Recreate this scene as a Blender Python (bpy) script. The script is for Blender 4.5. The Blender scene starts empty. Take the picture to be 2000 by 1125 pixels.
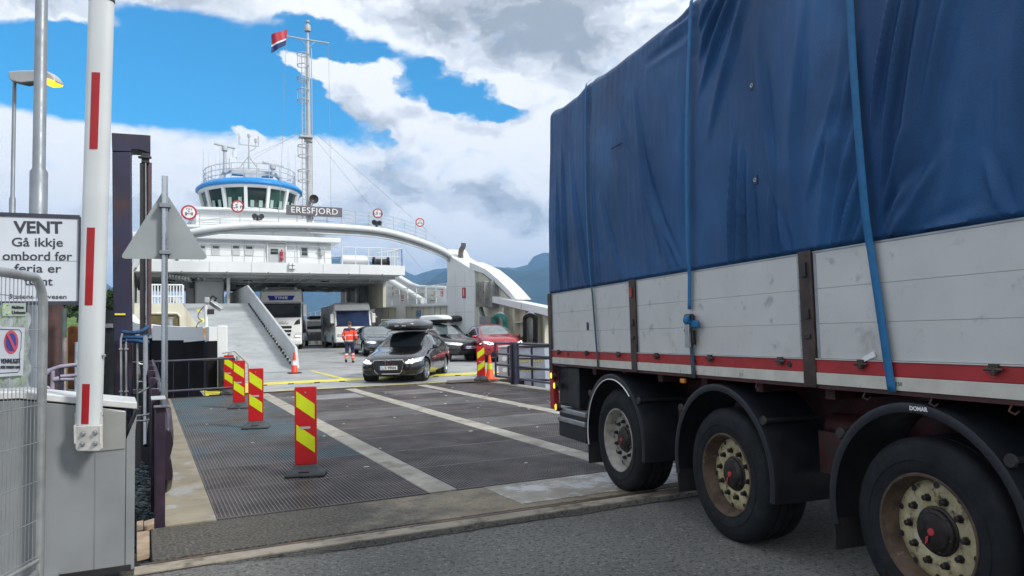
import bpy, math, random
from mathutils import Vector, Matrix, noise
from mathutils.bvhtree import BVHTree
R = math.radians
PI = math.pi
scene = bpy.context.scene
C = scene.collection
random.seed(7)

# ------------------------------------------------------------------ camera
FL = 1444.0                      # focal length in pixels of a 2000 px wide frame
EYE = 1.5
_th, _ph, _ro = R(26.5), math.atan(90.5 / FL), R(1.4)
_s, _c, _sp, _cp = math.sin(_th), math.cos(_th), math.sin(_ph), math.cos(_ph)
FWD = Vector((_s * _cp, _c * _cp, _sp))
_r0 = Vector((_c, -_s, 0)); _u0 = Vector((-_s * _sp, -_c * _sp, _cp))
RGT = _r0 * math.cos(_ro) - _u0 * math.sin(_ro)
UPV = _r0 * math.sin(_ro) + _u0 * math.cos(_ro)
cam_d = bpy.data.cameras.new('camera')
cam = bpy.data.objects.new('camera', cam_d); C.objects.link(cam)
cam.matrix_world = Matrix(((RGT.x, UPV.x, -FWD.x, 0), (RGT.y, UPV.y, -FWD.y, 0), (RGT.z, UPV.z, -FWD.z, EYE), (0, 0, 0, 1)))
cam_d.sensor_width = 36; cam_d.lens = 36 * FL / 2000
cam_d.clip_start = 0.05; cam_d.clip_end = 60000
scene.camera = cam

def ray(u, v):
    return FWD + RGT * ((u - 1000) / FL) + UPV * ((562.5 - v) / FL)
def at_t(u, v, t): r = ray(u, v) * t; return Vector((r.x, r.y, EYE + r.z))
def at_y(u, v, y): return at_t(u, v, y / ray(u, v).y)
def at_x(u, v, x): return at_t(u, v, x / ray(u, v).x)
def at_z(u, v, z): return at_t(u, v, (z - EYE) / ray(u, v).z)

# ------------------------------------------------------------------ sky and light
SUN_AZ, SUN_EL = R(146), R(41)      # azimuth from +Y towards +X
w = bpy.data.worlds.new('World'); scene.world = w; w.use_nodes = True
nt = w.node_tree; nt.nodes.clear()
def N(t, **k):
    n = nt.nodes.new(t)
    for a, b in k.items(): setattr(n, a, b)
    return n
def L(a, b): nt.links.new(a, b)
def M_(op, a, b=None, clamp=False):
    n = N('ShaderNodeMath', operation=op, use_clamp=clamp)
    for i, x in enumerate((a, b)):
        if x is None: continue
        if isinstance(x, (int, float)): n.inputs[i].default_value = x
        else: L(x, n.inputs[i])
    return n.outputs[0]
def azel(u, v):
    d = ray(u, v).normalized()
    return math.degrees(math.atan2(d.x, d.y)), math.degrees(math.asin(d.z))
out = N('ShaderNodeOutputWorld')
sky = N('ShaderNodeTexSky', sky_type='NISHITA'); sky.sun_disc = False
sky.sun_elevation = SUN_EL; sky.sun_rotation = SUN_AZ; sky.air_density = 1.0; sky.dust_density = 0.6; sky.ozone_density = 2.2
tc = N('ShaderNodeTexCoord')
sep = N('ShaderNodeSeparateXYZ'); L(tc.outputs['Generated'], sep.inputs[0])
az = M_('MULTIPLY', M_('ARCTAN2', sep.outputs[0], sep.outputs[1]), 57.2958)
el = M_('MULTIPLY', M_('ARCSINE', sep.outputs[2]), 57.2958)
comb = N('ShaderNodeCombineXYZ'); L(az, comb.inputs[0]); L(el, comb.inputs[1])
def fbm(vec, scale, detail, rough=0.55, dist=0.0, sy=1.6, off=(0, 0, 0)):
    mp = N('ShaderNodeMapping'); mp.inputs['Scale'].default_value = (1, sy, 1); mp.inputs['Location'].default_value = off
    L(vec, mp.inputs[0])
    n = N('ShaderNodeTexNoise'); n.inputs['Scale'].default_value = scale; n.inputs['Detail'].default_value = detail
    n.inputs['Roughness'].default_value = rough; n.inputs['Distortion'].default_value = dist
    L(mp.outputs[0], n.inputs[0]); return n
# ragged edges: warp the angular coordinates before the large cloud masses are placed
wn = fbm(comb.outputs[0], 0.16, 8, 0.62, 0.0)
ws = N('ShaderNodeVectorMath', operation='SUBTRACT'); L(wn.outputs['Color'], ws.inputs[0]); ws.inputs[1].default_value = (0.5, 0.5, 0.5)
wm = N('ShaderNodeVectorMath', operation='MULTIPLY'); L(ws.outputs[0], wm.inputs[0]); wm.inputs[1].default_value = (7.5, 4.2, 0)
wa = N('ShaderNodeVectorMath', operation='ADD'); L(comb.outputs[0], wa.inputs[0]); L(wm.outputs[0], wa.inputs[1])
# gentler warp for the smooth long bank of cloud on the left
wm2 = N('ShaderNodeVectorMath', operation='MULTIPLY'); L(ws.outputs[0], wm2.inputs[0]); wm2.inputs[1].default_value = (3.0, 1.2, 0)
wa2 = N('ShaderNodeVectorMath', operation='ADD'); L(comb.outputs[0], wa2.inputs[0]); L(wm2.outputs[0], wa2.inputs[1])
def blob(u, v, ru, rv, rot, amp, vec=None, inner=0.35):
    a, e = azel(u, v); a2, _e = azel(u + ru, v); _a, e2 = azel(u, v - rv)
    mp = N('ShaderNodeMapping', vector_type='TEXTURE')
    mp.inputs['Location'].default_value = (a, e, 0); mp.inputs['Rotation'].default_value = (0, 0, R(rot))
    mp.inputs['Scale'].default_value = (abs(a2 - a), abs(e2 - e), 1)
    L((vec or wa).outputs[0], mp.inputs[0])
    ln = N('ShaderNodeVectorMath', operation='LENGTH'); L(mp.outputs[0], ln.inputs[0])
    mr = N('ShaderNodeMapRange', interpolation_type='SMOOTHSTEP')
    L(ln.outputs['Value'], mr.inputs[0]); mr.inputs[1].default_value = inner; mr.inputs[2].default_value = 1.25
    mr.inputs[3].default_value = amp; mr.inputs[4].default_value = 0
    return mr.outputs[0]
def total(base, items):
    s = base
    for it in items: s = M_('ADD', s, it)
    return s
n1 = fbm(comb.outputs[0], 0.11, 9, 0.6, 0.3, 1.9, (3.1, 7.7, 0))
base = M_('MULTIPLY', M_('SUBTRACT', n1.outputs['Fac'], 0.5), 1.1)
holes = [  # clear blue sky
    blob(450, 72, 240, 40, -4, -1.0, wa2, .5), blob(660, 88, 110, 30, -10, -0.9), blob(570, 190, 70, 60, 0, -.8), blob(830, 130, 40, 26, 20, -.7),
    blob(120, 140, 330, 88, -2, -1.35, wa2, 0.6), blob(400, 150, 290, 92, -5, -1.35, wa2, 0.6), blob(250, 180, 340, 70, -4, -1.1, wa2, 0.6),
    blob(640, 70, 150, 45, -12, -0.9), blob(590, 225, 130, 48, -8, -1.1), blob(735, 262, 36, 16, 0, -.5),
    blob(905, 190, 95, 48, -20, -1.25), blob(985, 215, 60, 22, 0, -0.9), blob(800, 150, 40, 60, 30, -0.7), blob(60, 105, 200, 50, 0, -0.8, wa2),
]
puffs = [  # cloud pushed back into it
    blob(605, 125, 75, 26, -8, 1.5), blob(690, 150, 85, 55, -25, 1.5), blob(760, 205, 75, 42, -30, 1.3), blob(850, 235, 60, 20, 0, 0.8),
    blob(480, 262, 45, 14, 0, 1.0), blob(90, 15, 160, 24, 0, 0.7), blob(380, -15, 260, 34, 0, 0.9), blob(690, 5, 120, 30, 10, 0.8), blob(560, 120, 30, 10, 0, .8),
]
n4 = fbm(wa2.outputs[0], 0.42, 10, 0.68, 0.4, 1.5, (5, 2, 0))
dens = total(M_('ADD', M_('ADD', base, 0.66), M_('MULTIPLY', M_('SUBTRACT', n4.outputs['Fac'], 0.5), 1.3)), holes + puffs)
cm = N('ShaderNodeMapRange', interpolation_type='SMOOTHSTEP'); L(dens, cm.inputs[0]); cm.inputs[1].default_value = -0.22; cm.inputs[2].default_value = 0.62
mask = cm.outputs[0]
# brightness inside the clouds
n2 = fbm(wa.outputs[0], 0.13, 8, 0.52, 0.2, 1.7, (11, 3, 0))
n3 = fbm(wa.outputs[0], 0.5, 9, 0.62, 0.2, 1.5, (1, 13, 0))
sh = M_('ADD', M_('MULTIPLY', M_('SUBTRACT', n2.outputs['Fac'], 0.5), 2.3), M_('MULTIPLY', M_('SUBTRACT', n3.outputs['Fac'], 0.5), 1.15))
grey = [
    blob(1000, 60, 300, 120, -10, 0.50, wa, .2), blob(1250, -60, 420, 160, 0, 0.35, wa, .2), blob(950, 400, 250, 60, -8, 0.30, wa, .2), blob(760, 380, 130, 70, 0, 0.26, wa, .2),
    blob(360, 390, 120, 50, 0, 0.10, wa, .2), blob(60, 380, 170, 60, 0, 0.05, wa, .2), blob(700, 215, 50, 40, -30, 0.25, wa, .1), blob(330, 5, 120, 25, 0, .35, wa, .2), blob(120,10,150,30,0,.25,wa,.2),
    blob(700, 330, 60, 30, 0, .2, wa, .1),
]
white = [
    blob(250, 280, 420, 40, -4, -0.55, wa2, .3), blob(960, 300, 170, 45, 12, -0.55, wa, .2), blob(760, 120, 120, 60, -40, -0.6, wa, .2), blob(700, 150, 110, 60, -30, -0.5, wa, .2),
    blob(900, 470, 260, 32, 0, -0.45, wa, .2), blob(930, 20, 80, 40, 0, -0.25, wa, .2), blob(480, 330, 260, 70, 0, -0.42, wa, .2), blob(120, 330, 300, 90, 0, -0.35, wa, .2), blob(610, 120, 90, 40, 0, -.5, wa, .2), blob(880, 500, 120, 30, 0, -.2, wa, .2),
]
shade = total(M_('ADD', sh, 0.22), grey + white)
ramp = N('ShaderNodeValToRGB'); L(shade, ramp.inputs[0]); ramp.color_ramp.interpolation = 'EASE'
cr = ramp.color_ramp; cr.elements[0].position = 0.12; cr.elements[0].color = (0.84, 0.84, 0.84, 1)
cr.elements[1].position = 1.0; cr.elements[1].color = (0.30, 0.325, 0.355, 1)
e_ = cr.elements.new(0.42); e_.color = (0.62, 0.645, 0.675, 1)
e_ = cr.elements.new(0.7); e_.color = (0.43, 0.455, 0.49, 1)
# the deep clear blue overhead, lifted slightly towards cyan
hs = N('ShaderNodeMix', data_type='RGBA', blend_type='MULTIPLY'); hs.inputs[0].default_value = 1
L(sky.outputs[0], hs.inputs['A']); hs.inputs['B'].default_value = (0.085, 0.70, 0.93, 1)
bg1 = N('ShaderNodeBackground'); L(hs.outputs['Result'], bg1.inputs[0]); bg1.inputs[1].default_value = 0.15
bg2 = N('ShaderNodeBackground'); L(ramp.outputs[0], bg2.inputs[0]); bg2.inputs[1].default_value = 1.0
mx = N('ShaderNodeMixShader'); L(mask, mx.inputs[0]); L(bg1.outputs[0], mx.inputs[1]); L(bg2.outputs[0], mx.inputs[2])
L(mx.outputs[0], out.inputs[0])
w.cycles.sampling_method = 'MANUAL'; w.cycles.sample_map_resolution = 512

sun_d = bpy.data.lights.new('sun', 'SUN'); sun_d.energy = 2.3; sun_d.angle = R(10); sun_d.color = (1.0, 0.955, 0.89)
sun = bpy.data.objects.new('sun', sun_d); C.objects.link(sun)
sd = Vector((math.sin(SUN_AZ) * math.cos(SUN_EL), math.cos(SUN_AZ) * math.cos(SUN_EL), math.sin(SUN_EL)))
sun.rotation_euler = sd.to_track_quat('Z', 'Y').to_euler()
scene.view_settings.view_transform = 'Standard'; scene.view_settings.look = 'None'
scene.view_settings.exposure = 0.53; scene.view_settings.gamma = 1.0
scene.cycles.max_bounces = 6; scene.cycles.diffuse_bounces = 3; scene.cycles.glossy_bounces = 3; scene.cycles.transmission_bounces = 4
scene.cycles.transparent_max_bounces = 6; scene.cycles.volume_bounces = 0; scene.cycles.sample_clamp_indirect = 6
scene.cycles.caustics_reflective = False; scene.cycles.caustics_refractive = False

# ------------------------------------------------------------------ materials
MATS = {}
def mat(name, col, rough=0.5, metal=0.0, var=0.12, vscale=3.0, bump=0.0, bscale=40.0, dirt=None, streak=None, coat=0.0, spec=0.5, emit=None, alpha=1.0, trans=0.0, mottle=None):
    """Principled material: base colour with noise variation, optional dirt patches, vertical streaks, mottled second colour and bump."""
    if name in MATS: return MATS[name]
    m = bpy.data.materials.new(name); MATS[name] = m; m.use_nodes = True
    t = m.node_tree; b = t.nodes['Principled BSDF']
    b.inputs['Roughness'].default_value = rough; b.inputs['Metallic'].default_value = metal
    b.inputs['Specular IOR Level'].default_value = spec; b.inputs['Coat Weight'].default_value = coat; b.inputs['Coat Roughness'].default_value = 0.05
    b.inputs['Alpha'].default_value = alpha; b.inputs['Transmission Weight'].default_value = trans
    c4 = tuple(col) + (1,)
    tcn = t.nodes.new('ShaderNodeTexCoord'); obj_ = tcn.outputs['Object']
    def noise_(sc, det=4, scale3=(1, 1, 1), rough_=0.6):
        mp = t.nodes.new('ShaderNodeMapping'); mp.inputs['Scale'].default_value = scale3; t.links.new(obj_, mp.inputs[0])
        n = t.nodes.new('ShaderNodeTexNoise'); n.inputs['Scale'].default_value = sc; n.inputs['Detail'].default_value = det; n.inputs['Roughness'].default_value = rough_
        t.links.new(mp.outputs[0], n.inputs[0]); return n.outputs['Fac']
    def mixc(fac, a, bcol, blend='MIX'):
        x = t.nodes.new('ShaderNodeMix'); x.data_type = 'RGBA'; x.blend_type = blend
        if isinstance(fac, float): x.inputs[0].default_value = fac
        else: t.links.new(fac, x.inputs[0])
        for sock, val in ((x.inputs['A'], a), (x.inputs['B'], bcol)):
            if isinstance(val, tuple): sock.default_value = val
            else: t.links.new(val, sock)
        return x.outputs['Result']
    def rng(fac, a, bb, lo=0.0, hi=1.0):
        x = t.nodes.new('ShaderNodeMapRange'); t.links.new(fac, x.inputs[0]); x.interpolation_type = 'SMOOTHSTEP'
        x.inputs[1].default_value = a; x.inputs[2].default_value = bb; x.inputs[3].default_value = lo; x.inputs[4].default_value = hi
        return x.outputs[0]
    cur = c4
    if var > 0:
        lo = tuple(x * (1 - var) for x in col) + (1,); hi = tuple(min(1, x * (1 + var)) for x in col) + (1,)
        cur = mixc(rng(noise_(vscale, 6), 0.3, 0.7), lo, hi)
    if mottle:
        mcol, msc, a, bb = mottle
        cur = mixc(rng(noise_(msc, 7), a, bb), cur, tuple(mcol) + (1,))
    if dirt:
        dcol, dsc, a, bb = dirt
        cur = mixc(rng(noise_(dsc, 8, rough_=0.7), a, bb), cur, tuple(dcol) + (1,))
    if streak:
        scol, ssc, a, bb = streak
        cur = mixc(rng(noise_(ssc, 5, (1, 1, 0.06)), a, bb), cur, tuple(scol) + (1,))
    if isinstance(cur, tuple): b.inputs['Base Color'].default_value = cur
    else: t.links.new(cur, b.inputs['Base Color'])
    if var > 0:
        t.links.new(rng(noise_(vscale * 2.3, 5), 0.25, 0.75, max(0.02, rough - 0.08), min(1, rough + 0.10)), b.inputs['Roughness'])
    if bump > 0:
        bn = t.nodes.new('ShaderNodeBump'); bn.inputs['Strength'].default_value = bump; bn.inputs['Distance'].default_value = 0.02
        t.links.new(noise_(bscale, 6), bn.inputs['Height']); t.links.new(bn.outputs[0], b.inputs['Normal'])
    if emit:
        b.inputs['Emission Color'].default_value = tuple(emit[0]) + (1,); b.inputs['Emission Strength'].default_value = emit[1]
    return m

# ------------------------------------------------------------------ mesh builder
class MB:
    def __init__(s): s.v = []; s.f = []
    def add(s, vs, fs):
        o = len(s.v); s.v += [tuple(x) for x in vs]; s.f += [tuple(i + o for i in f) for f in fs]; return s
    def box(s, a, b):
        x0, y0, z0 = a; x1, y1, z1 = b
        return s.add([(x0, y0, z0), (x1, y0, z0), (x1, y1, z0), (x0, y1, z0), (x0, y0, z1), (x1, y0, z1), (x1, y1, z1), (x0, y1, z1)],
                     [(0, 3, 2, 1), (4, 5, 6, 7), (0, 1, 5, 4), (1, 2, 6, 5), (2, 3, 7, 6), (3, 0, 4, 7)])
    def beam(s, p, q, w_, h_=None, up=(0, 0, 1)):
        """rectangular bar from p to q"""
        p = Vector(p); q = Vector(q); d = (q - p).normalized(); h_ = h_ or w_
        u = Vector(up)
        if abs(d.dot(u)) > 0.98: u = Vector((0, 1, 0))
        sx = d.cross(u).normalized() * (w_ / 2); sy = sx.cross(d).normalized() * (h_ / 2)
        vs = [p - sx - sy, p + sx - sy, p + sx + sy, p - sx + sy, q - sx - sy, q + sx - sy, q + sx + sy, q - sx + sy]
        return s.add(vs, [(0, 3, 2, 1), (4, 5, 6, 7), (0, 1, 5, 4), (1, 2, 6, 5), (2, 3, 7, 6), (3, 0, 4, 7)])
    def tube(s, pts, r, n=8, closed=False, caps=True):
        pts = [Vector(p) for p in pts]; m = len(pts); rs = r if isinstance(r, (list, tuple)) else [r] * m
        vs = []; prev = None
        for i, p in enumerate(pts):
            if closed: d = pts[(i + 1) % m] - pts[i - 1]
            else: d = pts[min(i + 1, m - 1)] - pts[max(i - 1, 0)]
            d = d.normalized() if d.length > 1e-9 else Vector((0, 0, 1))
            if prev is None:
                a = Vector((0, 0, 1)) if abs(d.z) < 0.9 else Vector((0, 1, 0))
                e1 = d.cross(a).normalized()
            else:
                e1 = prev - d * prev.dot(d)
                e1 = e1.normalized() if e1.length > 1e-6 else d.orthogonal().normalized()
            prev = e1; e2 = d.cross(e1)
            for k in range(n):
                t = 2 * PI * k / n; vs.append(p + (e1 * math.cos(t) + e2 * math.sin(t)) * rs[i])
        fs = []
        for i in range(m if closed else m - 1):
            j = (i + 1) % m
            for k in range(n):
                k2 = (k + 1) % n; fs.append((i * n + k, i * n + k2, j * n + k2, j * n + k))
        if caps and not closed:
            fs.append(tuple(range(n))[::-1]); fs.append(tuple((m - 1) * n + k for k in range(n)))
        return s.add(vs, fs)
    def cyl(s, p, q, r, r2=None, n=16): return s.tube([p, q], [r, r if r2 is None else r2], n)
    def prism(s, poly, d, base=None):
        """extrude a planar 3D polygon by the vector d"""
        d = Vector(d); a = [Vector(p) for p in poly]; n = len(a)
        b = [p + d for p in a]
        nn = Vector((0, 0, 0))
        for i in range(n): nn += a[i].cross(a[(i + 1) % n])
        fs = [tuple(range(n)), tuple(range(2 * n - 1, n - 1, -1))] + [(i, i + n, (i + 1) % n + n, (i + 1) % n) for i in range(n)]
        if nn.dot(d) > 0: fs = [tuple(reversed(f)) for f in fs]
        return s.add(a + b, fs)
    def lathe(s, prof, o=(0, 0, 0), ax=(0, 0, 1), n=32, closed=False):
        """profile of (radius, height) along axis ax from origin o"""
        o = Vector(o); ax = Vector(ax).normalized(); e1 = ax.orthogonal().normalized(); e2 = ax.cross(e1); vs = []
        for r_, h_ in prof:
            for k in range(n):
                t = 2 * PI * k / n; vs.append(o + ax * h_ + (e1 * math.cos(t) + e2 * math.sin(t)) * max(r_, 1e-4))
        fs = []; m = len(prof)
        for i in range(m if closed else m - 1):
            j = (i + 1) % m
            for k in range(n):
                k2 = (k + 1) % n; fs.append((i * n + k, i * n + k2, j * n + k2, j * n + k))
        return s.add(vs, fs)
    def grid(s, fn, nu, nv, flip=False):
        vs = [fn(i / nu, j / nv) for j in range(nv + 1) for i in range(nu + 1)]; fs = []
        for j in range(nv):
            for i in range(nu):
                a = j * (nu + 1) + i; f = (a, a + 1, a + nu + 2, a + nu + 1); fs.append(f[::-1] if flip else f)
        return s.add(vs, fs)
    def xf(s, mtx):
        s.v = [tuple(mtx @ Vector(p)) for p in s.v]; return s
    def mesh(s, name):
        me = bpy.data.meshes.new(name); me.from_pydata([tuple(p) for p in s.v], [], s.f); me.update(); return me

WORLD = {}   # world matrices of parents
def tag(o, label=None, cat=None, group=None, kind=None):
    for k, v in (('label', label), ('category', cat), ('group', group), ('kind', kind)):
        if v: o[k] = v
    return o
def finish(me, smooth=35):
    if smooth:
        me.polygons.foreach_set('use_smooth', [True] * len(me.polygons)); me.set_sharp_from_angle(angle=R(smooth))
def obj(name, mb, m, parent=None, world=False, bevel=0, smooth=35, seg=2, loc=None, rot=None, label=None):
    me = mb if isinstance(mb, bpy.types.Mesh) else mb.mesh(name)
    if m is not None:
        me.materials.clear(); me.materials.append(m)
    finish(me, smooth)
    o = bpy.data.objects.new(name, me); C.objects.link(o)
    if loc is not None: o.location = loc
    if rot is not None: o.rotation_euler = rot
    if parent is not None:
        o.parent = parent
        if world: o.matrix_parent_inverse = WORLD[parent.name].inverted()
        WORLD[o.name] = (WORLD[parent.name] if not world else Matrix()) @ Matrix.LocRotScale(o.location, o.rotation_euler, None)
    else: WORLD[o.name] = Matrix.LocRotScale(o.location, o.rotation_euler, None)
    if bevel:
        bv = o.modifiers.new('bevel', 'BEVEL'); bv.width = bevel; bv.segments = seg; bv.limit_method = 'ANGLE'; bv.angle_limit = R(40)
    if label: o['label'] = label
    return o
def thing(name, label, cat, loc=(0, 0, 0), rotz=0, group=None, rot=None):
    o = bpy.data.objects.new(name, None); C.objects.link(o); o.empty_display_size = 0.2
    o.location = loc; o.rotation_euler = rot or (0, 0, rotz); tag(o, label, cat, group)
    WORLD[o.name] = Matrix.LocRotScale(o.location, o.rotation_euler, None); return o
def dup(root, loc=None, rotz=None, label=None, group=None):
    r = root.copy(); C.objects.link(r)
    if loc is not None: r.location = loc
    if rotz is not None: r.rotation_euler = (0, 0, rotz)
    if label: r['label'] = label
    if group: r['group'] = group
    def rec(src, dst):
        for ch in list(src.children):
            c = ch.copy(); C.objects.link(c); c.parent = dst; c.matrix_parent_inverse = ch.matrix_parent_inverse.copy(); rec(ch, c)
    rec(root, r); return r
def text_mb(body, size, depth=0.004, bold=0.0, align='CENTER', space=1.0, sx=1.0):
    cu = bpy.data.curves.new('lettering', 'FONT'); cu.body = body; cu.size = size; cu.extrude = depth / 2; cu.offset = bold
    cu.align_x = align; cu.align_y = 'CENTER'; cu.space_character = space; cu.resolution_u = 3
    o = bpy.data.objects.new('lettering_tmp', cu); C.objects.link(o)
    me = bpy.data.meshes.new_from_object(o.evaluated_get(bpy.context.evaluated_depsgraph_get()))
    bpy.data.objects.remove(o); bpy.data.curves.remove(cu)
    mb = MB(); mb.v = [(v.co.x * sx, v.co.y, v.co.z) for v in me.vertices]; mb.f = [tuple(p.vertices) for p in me.polygons]
    bpy.data.meshes.remove(me); return mb
def plane_mtx(o, xdir, ydir):
    """matrix laying local XY text onto a plane with origin o"""
    x = Vector(xdir).normalized(); y = Vector(ydir); y = (y - x * y.dot(x)).normalized(); z = x.cross(y)
    return Matrix(((x.x, y.x, z.x, o[0]), (x.y, y.y, z.y, o[1]), (x.z, y.z, z.z, o[2]), (0, 0, 0, 1)))
def rail(mb, pts, h=1.0, r=0.02, levels=(1.0, 0.66, 0.33), every=1, post_r=None, n=6):
    """guard rail along a list of foot points"""
    pts = [Vector(p) for p in pts]
    for i, p in enumerate(pts):
        if i % every == 0: mb.tube([p, p + Vector((0, 0, h))], post_r or r, n)
    for l in levels: mb.tube([p + Vector((0, 0, h * l)) for p in pts], r, n)
    return mb
def arc_pts(p0, p1, n): return [Vector(p0).lerp(Vector(p1), i / n) for i in range(n + 1)]

def interp(tab, x):
    if x <= tab[0][0]: return tab[0][1]
    for (a, b), (c_, d_) in zip(tab, tab[1:]):
        if x <= c_: return b + (d_ - b) * (x - a) / (c_ - a)
    return tab[-1][1]
DECK = [(19.15, 0.20), (22, 0.27), (32, 0.44), (36, 0.60), (46, 0.90), (60, 1.05), (110, 1.1)]
def deckz(y): return interp(DECK, y)
BR0, BR1 = 6.80, 19.05
def bridgez(y): return 0.004 + (y - BR0) / (BR1 - BR0) * 0.196
def on_surf(u, v, zf, y=25.0):
    for _ in range(40): p = at_z(u, v, zf(y)); y = y * 0.7 + 0.3 * max(5, min(110, p.y))
    return p

# ================================================================== SETTING
M = {}
M['asphalt'] = mat('asphalt', (0.165, 0.168, 0.160), 0.85, var=0.25, vscale=0.5, bump=1.0, bscale=60, dirt=((0.40, 0.395, 0.36), 42, 0.56, 0.66), mottle=((0.060, 0.061, 0.060), 30, 0.48, 0.66))
M['concrete'] = mat('concrete', (0.24, 0.205, 0.145), 0.7, var=0.2, vscale=2.2, bump=0.35, bscale=60, dirt=((0.12, 0.105, 0.08), 1.6, 0.50, 0.66), mottle=((0.17, 0.15, 0.115), 24, 0.5, 0.62))
M['wet_concrete'] = mat('sandy_concrete', (0.27, 0.235, 0.17), 0.35, var=0.2, vscale=3, bump=0.15, bscale=60, dirt=((0.46, 0.47, 0.48), 1.5, 0.50, 0.56), mottle=((0.13, 0.11, 0.08), 1.1, 0.52, 0.66))
M['steel_edge'] = mat('worn_rail_steel', (0.10, 0.075, 0.06), 0.45, 0.4, var=0.3, vscale=5, dirt=((0.22, 0.125, 0.06), 5, 0.48, 0.68))
M['sandstone'] = mat('pale_threshold', (0.32, 0.285, 0.23), 0.8, var=0.2, vscale=4, bump=0.3, bscale=80, dirt=((0.10, 0.085, 0.06), 3, 0.48, 0.66))

# quay ground with an edge at Y = 5.55 (the sea and the bridge lie beyond it)
QE = 5.5
g = MB()
gx = [-60, -20, -2, .4, 1.1, 2, 6, 20, 100]
g.grid(lambda a, b: (gx[round(a * 8)], -60 + (QE + 60) * b, 0 if gx[round(a * 8)] < 1 else -.035), 8, 4)
g.add([(-60, QE, 0), (100, QE, 0), (100, QE, -5), (-60, QE, -5)], [(0, 3, 2, 1)])
tag(obj('ground', g, M['asphalt'], smooth=0), kind='structure')
# threshold: dark steel rail channel and worn concrete sill between asphalt and bridge
s1 = MB().box((-0.05, QE + 0.001, -0.5), (12, QE + 0.16, 0.012))
tag(obj('kerb', s1, M['sandstone'], bevel=0.004), kind='structure')
s2 = MB().box((-0.02, QE + 0.162, -0.5), (12, QE + 0.30, -0.02)).box((-0.02, QE + 0.20, -0.02), (12, QE + 0.235, 0.006))
tag(obj('road_rail', s2, M['steel_edge'], bevel=0.003), kind='structure')
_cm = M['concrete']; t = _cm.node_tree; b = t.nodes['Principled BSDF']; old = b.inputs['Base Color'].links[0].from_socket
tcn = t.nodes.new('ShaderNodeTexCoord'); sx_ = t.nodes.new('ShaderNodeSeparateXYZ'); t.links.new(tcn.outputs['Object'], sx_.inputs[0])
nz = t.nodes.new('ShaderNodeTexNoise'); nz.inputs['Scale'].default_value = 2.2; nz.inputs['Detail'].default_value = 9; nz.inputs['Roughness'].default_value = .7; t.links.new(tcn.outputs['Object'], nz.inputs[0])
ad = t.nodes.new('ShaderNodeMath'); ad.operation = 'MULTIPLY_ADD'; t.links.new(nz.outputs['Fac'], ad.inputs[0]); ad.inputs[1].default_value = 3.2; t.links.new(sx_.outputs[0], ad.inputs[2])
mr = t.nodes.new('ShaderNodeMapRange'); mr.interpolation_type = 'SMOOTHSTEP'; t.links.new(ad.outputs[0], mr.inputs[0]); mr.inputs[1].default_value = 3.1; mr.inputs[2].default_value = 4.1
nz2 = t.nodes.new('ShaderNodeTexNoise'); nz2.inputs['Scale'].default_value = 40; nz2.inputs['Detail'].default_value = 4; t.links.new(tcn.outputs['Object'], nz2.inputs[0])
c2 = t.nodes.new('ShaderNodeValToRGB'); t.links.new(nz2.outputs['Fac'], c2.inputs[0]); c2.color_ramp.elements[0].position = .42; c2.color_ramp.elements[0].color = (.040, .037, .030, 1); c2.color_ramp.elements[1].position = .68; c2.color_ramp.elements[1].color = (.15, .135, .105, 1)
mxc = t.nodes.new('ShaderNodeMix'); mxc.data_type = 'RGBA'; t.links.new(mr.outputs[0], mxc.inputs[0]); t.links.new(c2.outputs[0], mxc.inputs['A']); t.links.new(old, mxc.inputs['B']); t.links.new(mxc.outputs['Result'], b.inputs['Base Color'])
s3 = MB().box((0.06, QE + 0.302, -0.6), (12, BR0 - 0.02, 0.0))
tag(obj('pavement', s3, M['concrete'], bevel=0.006), kind='structure')
M['dark_patch'] = mat('dark_worn_asphalt', (0.060, 0.056, 0.046), 0.6, var=.3, vscale=2, bump=.8, bscale=50, dirt=((.17, .155, .12), 34, .56, .66), mottle=((.12, .085, .05), 2.2, .54, .70))
tag(obj('road', MB().box((3.0, QE + 0.42, 0.0005), (6.8, BR0 - 0.03, 0.0045)), M['wet_concrete'], smooth=0), kind='structure')

# irregular broken joint between asphalt and kerb
random.seed(11); jm = MB(); px0, py0 = -.05, QE - .035
while px0 < 7:
    px1 = px0 + random.uniform(.05, .14); py1 = QE - .04 + random.uniform(-.022, .022)
    jm.add([(px0, py0 - random.uniform(.006, .012), -.0298 if px0 > 1.1 else .004), (px1, py1 - random.uniform(.006, .012), -.0298 if px1 > 1.1 else .004), (px1, py1 + .008, -.0298 if px1 > 1.1 else .004), (px0, py0 + .008, -.0298 if px0 > 1.1 else .004)], [(0, 1, 2, 3)]); px0, py0 = px1, py1
tag(obj('road', jm, mat('crack_dark', (.03, .028, .025), .9, var=.2), smooth=0), kind='structure')

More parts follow.
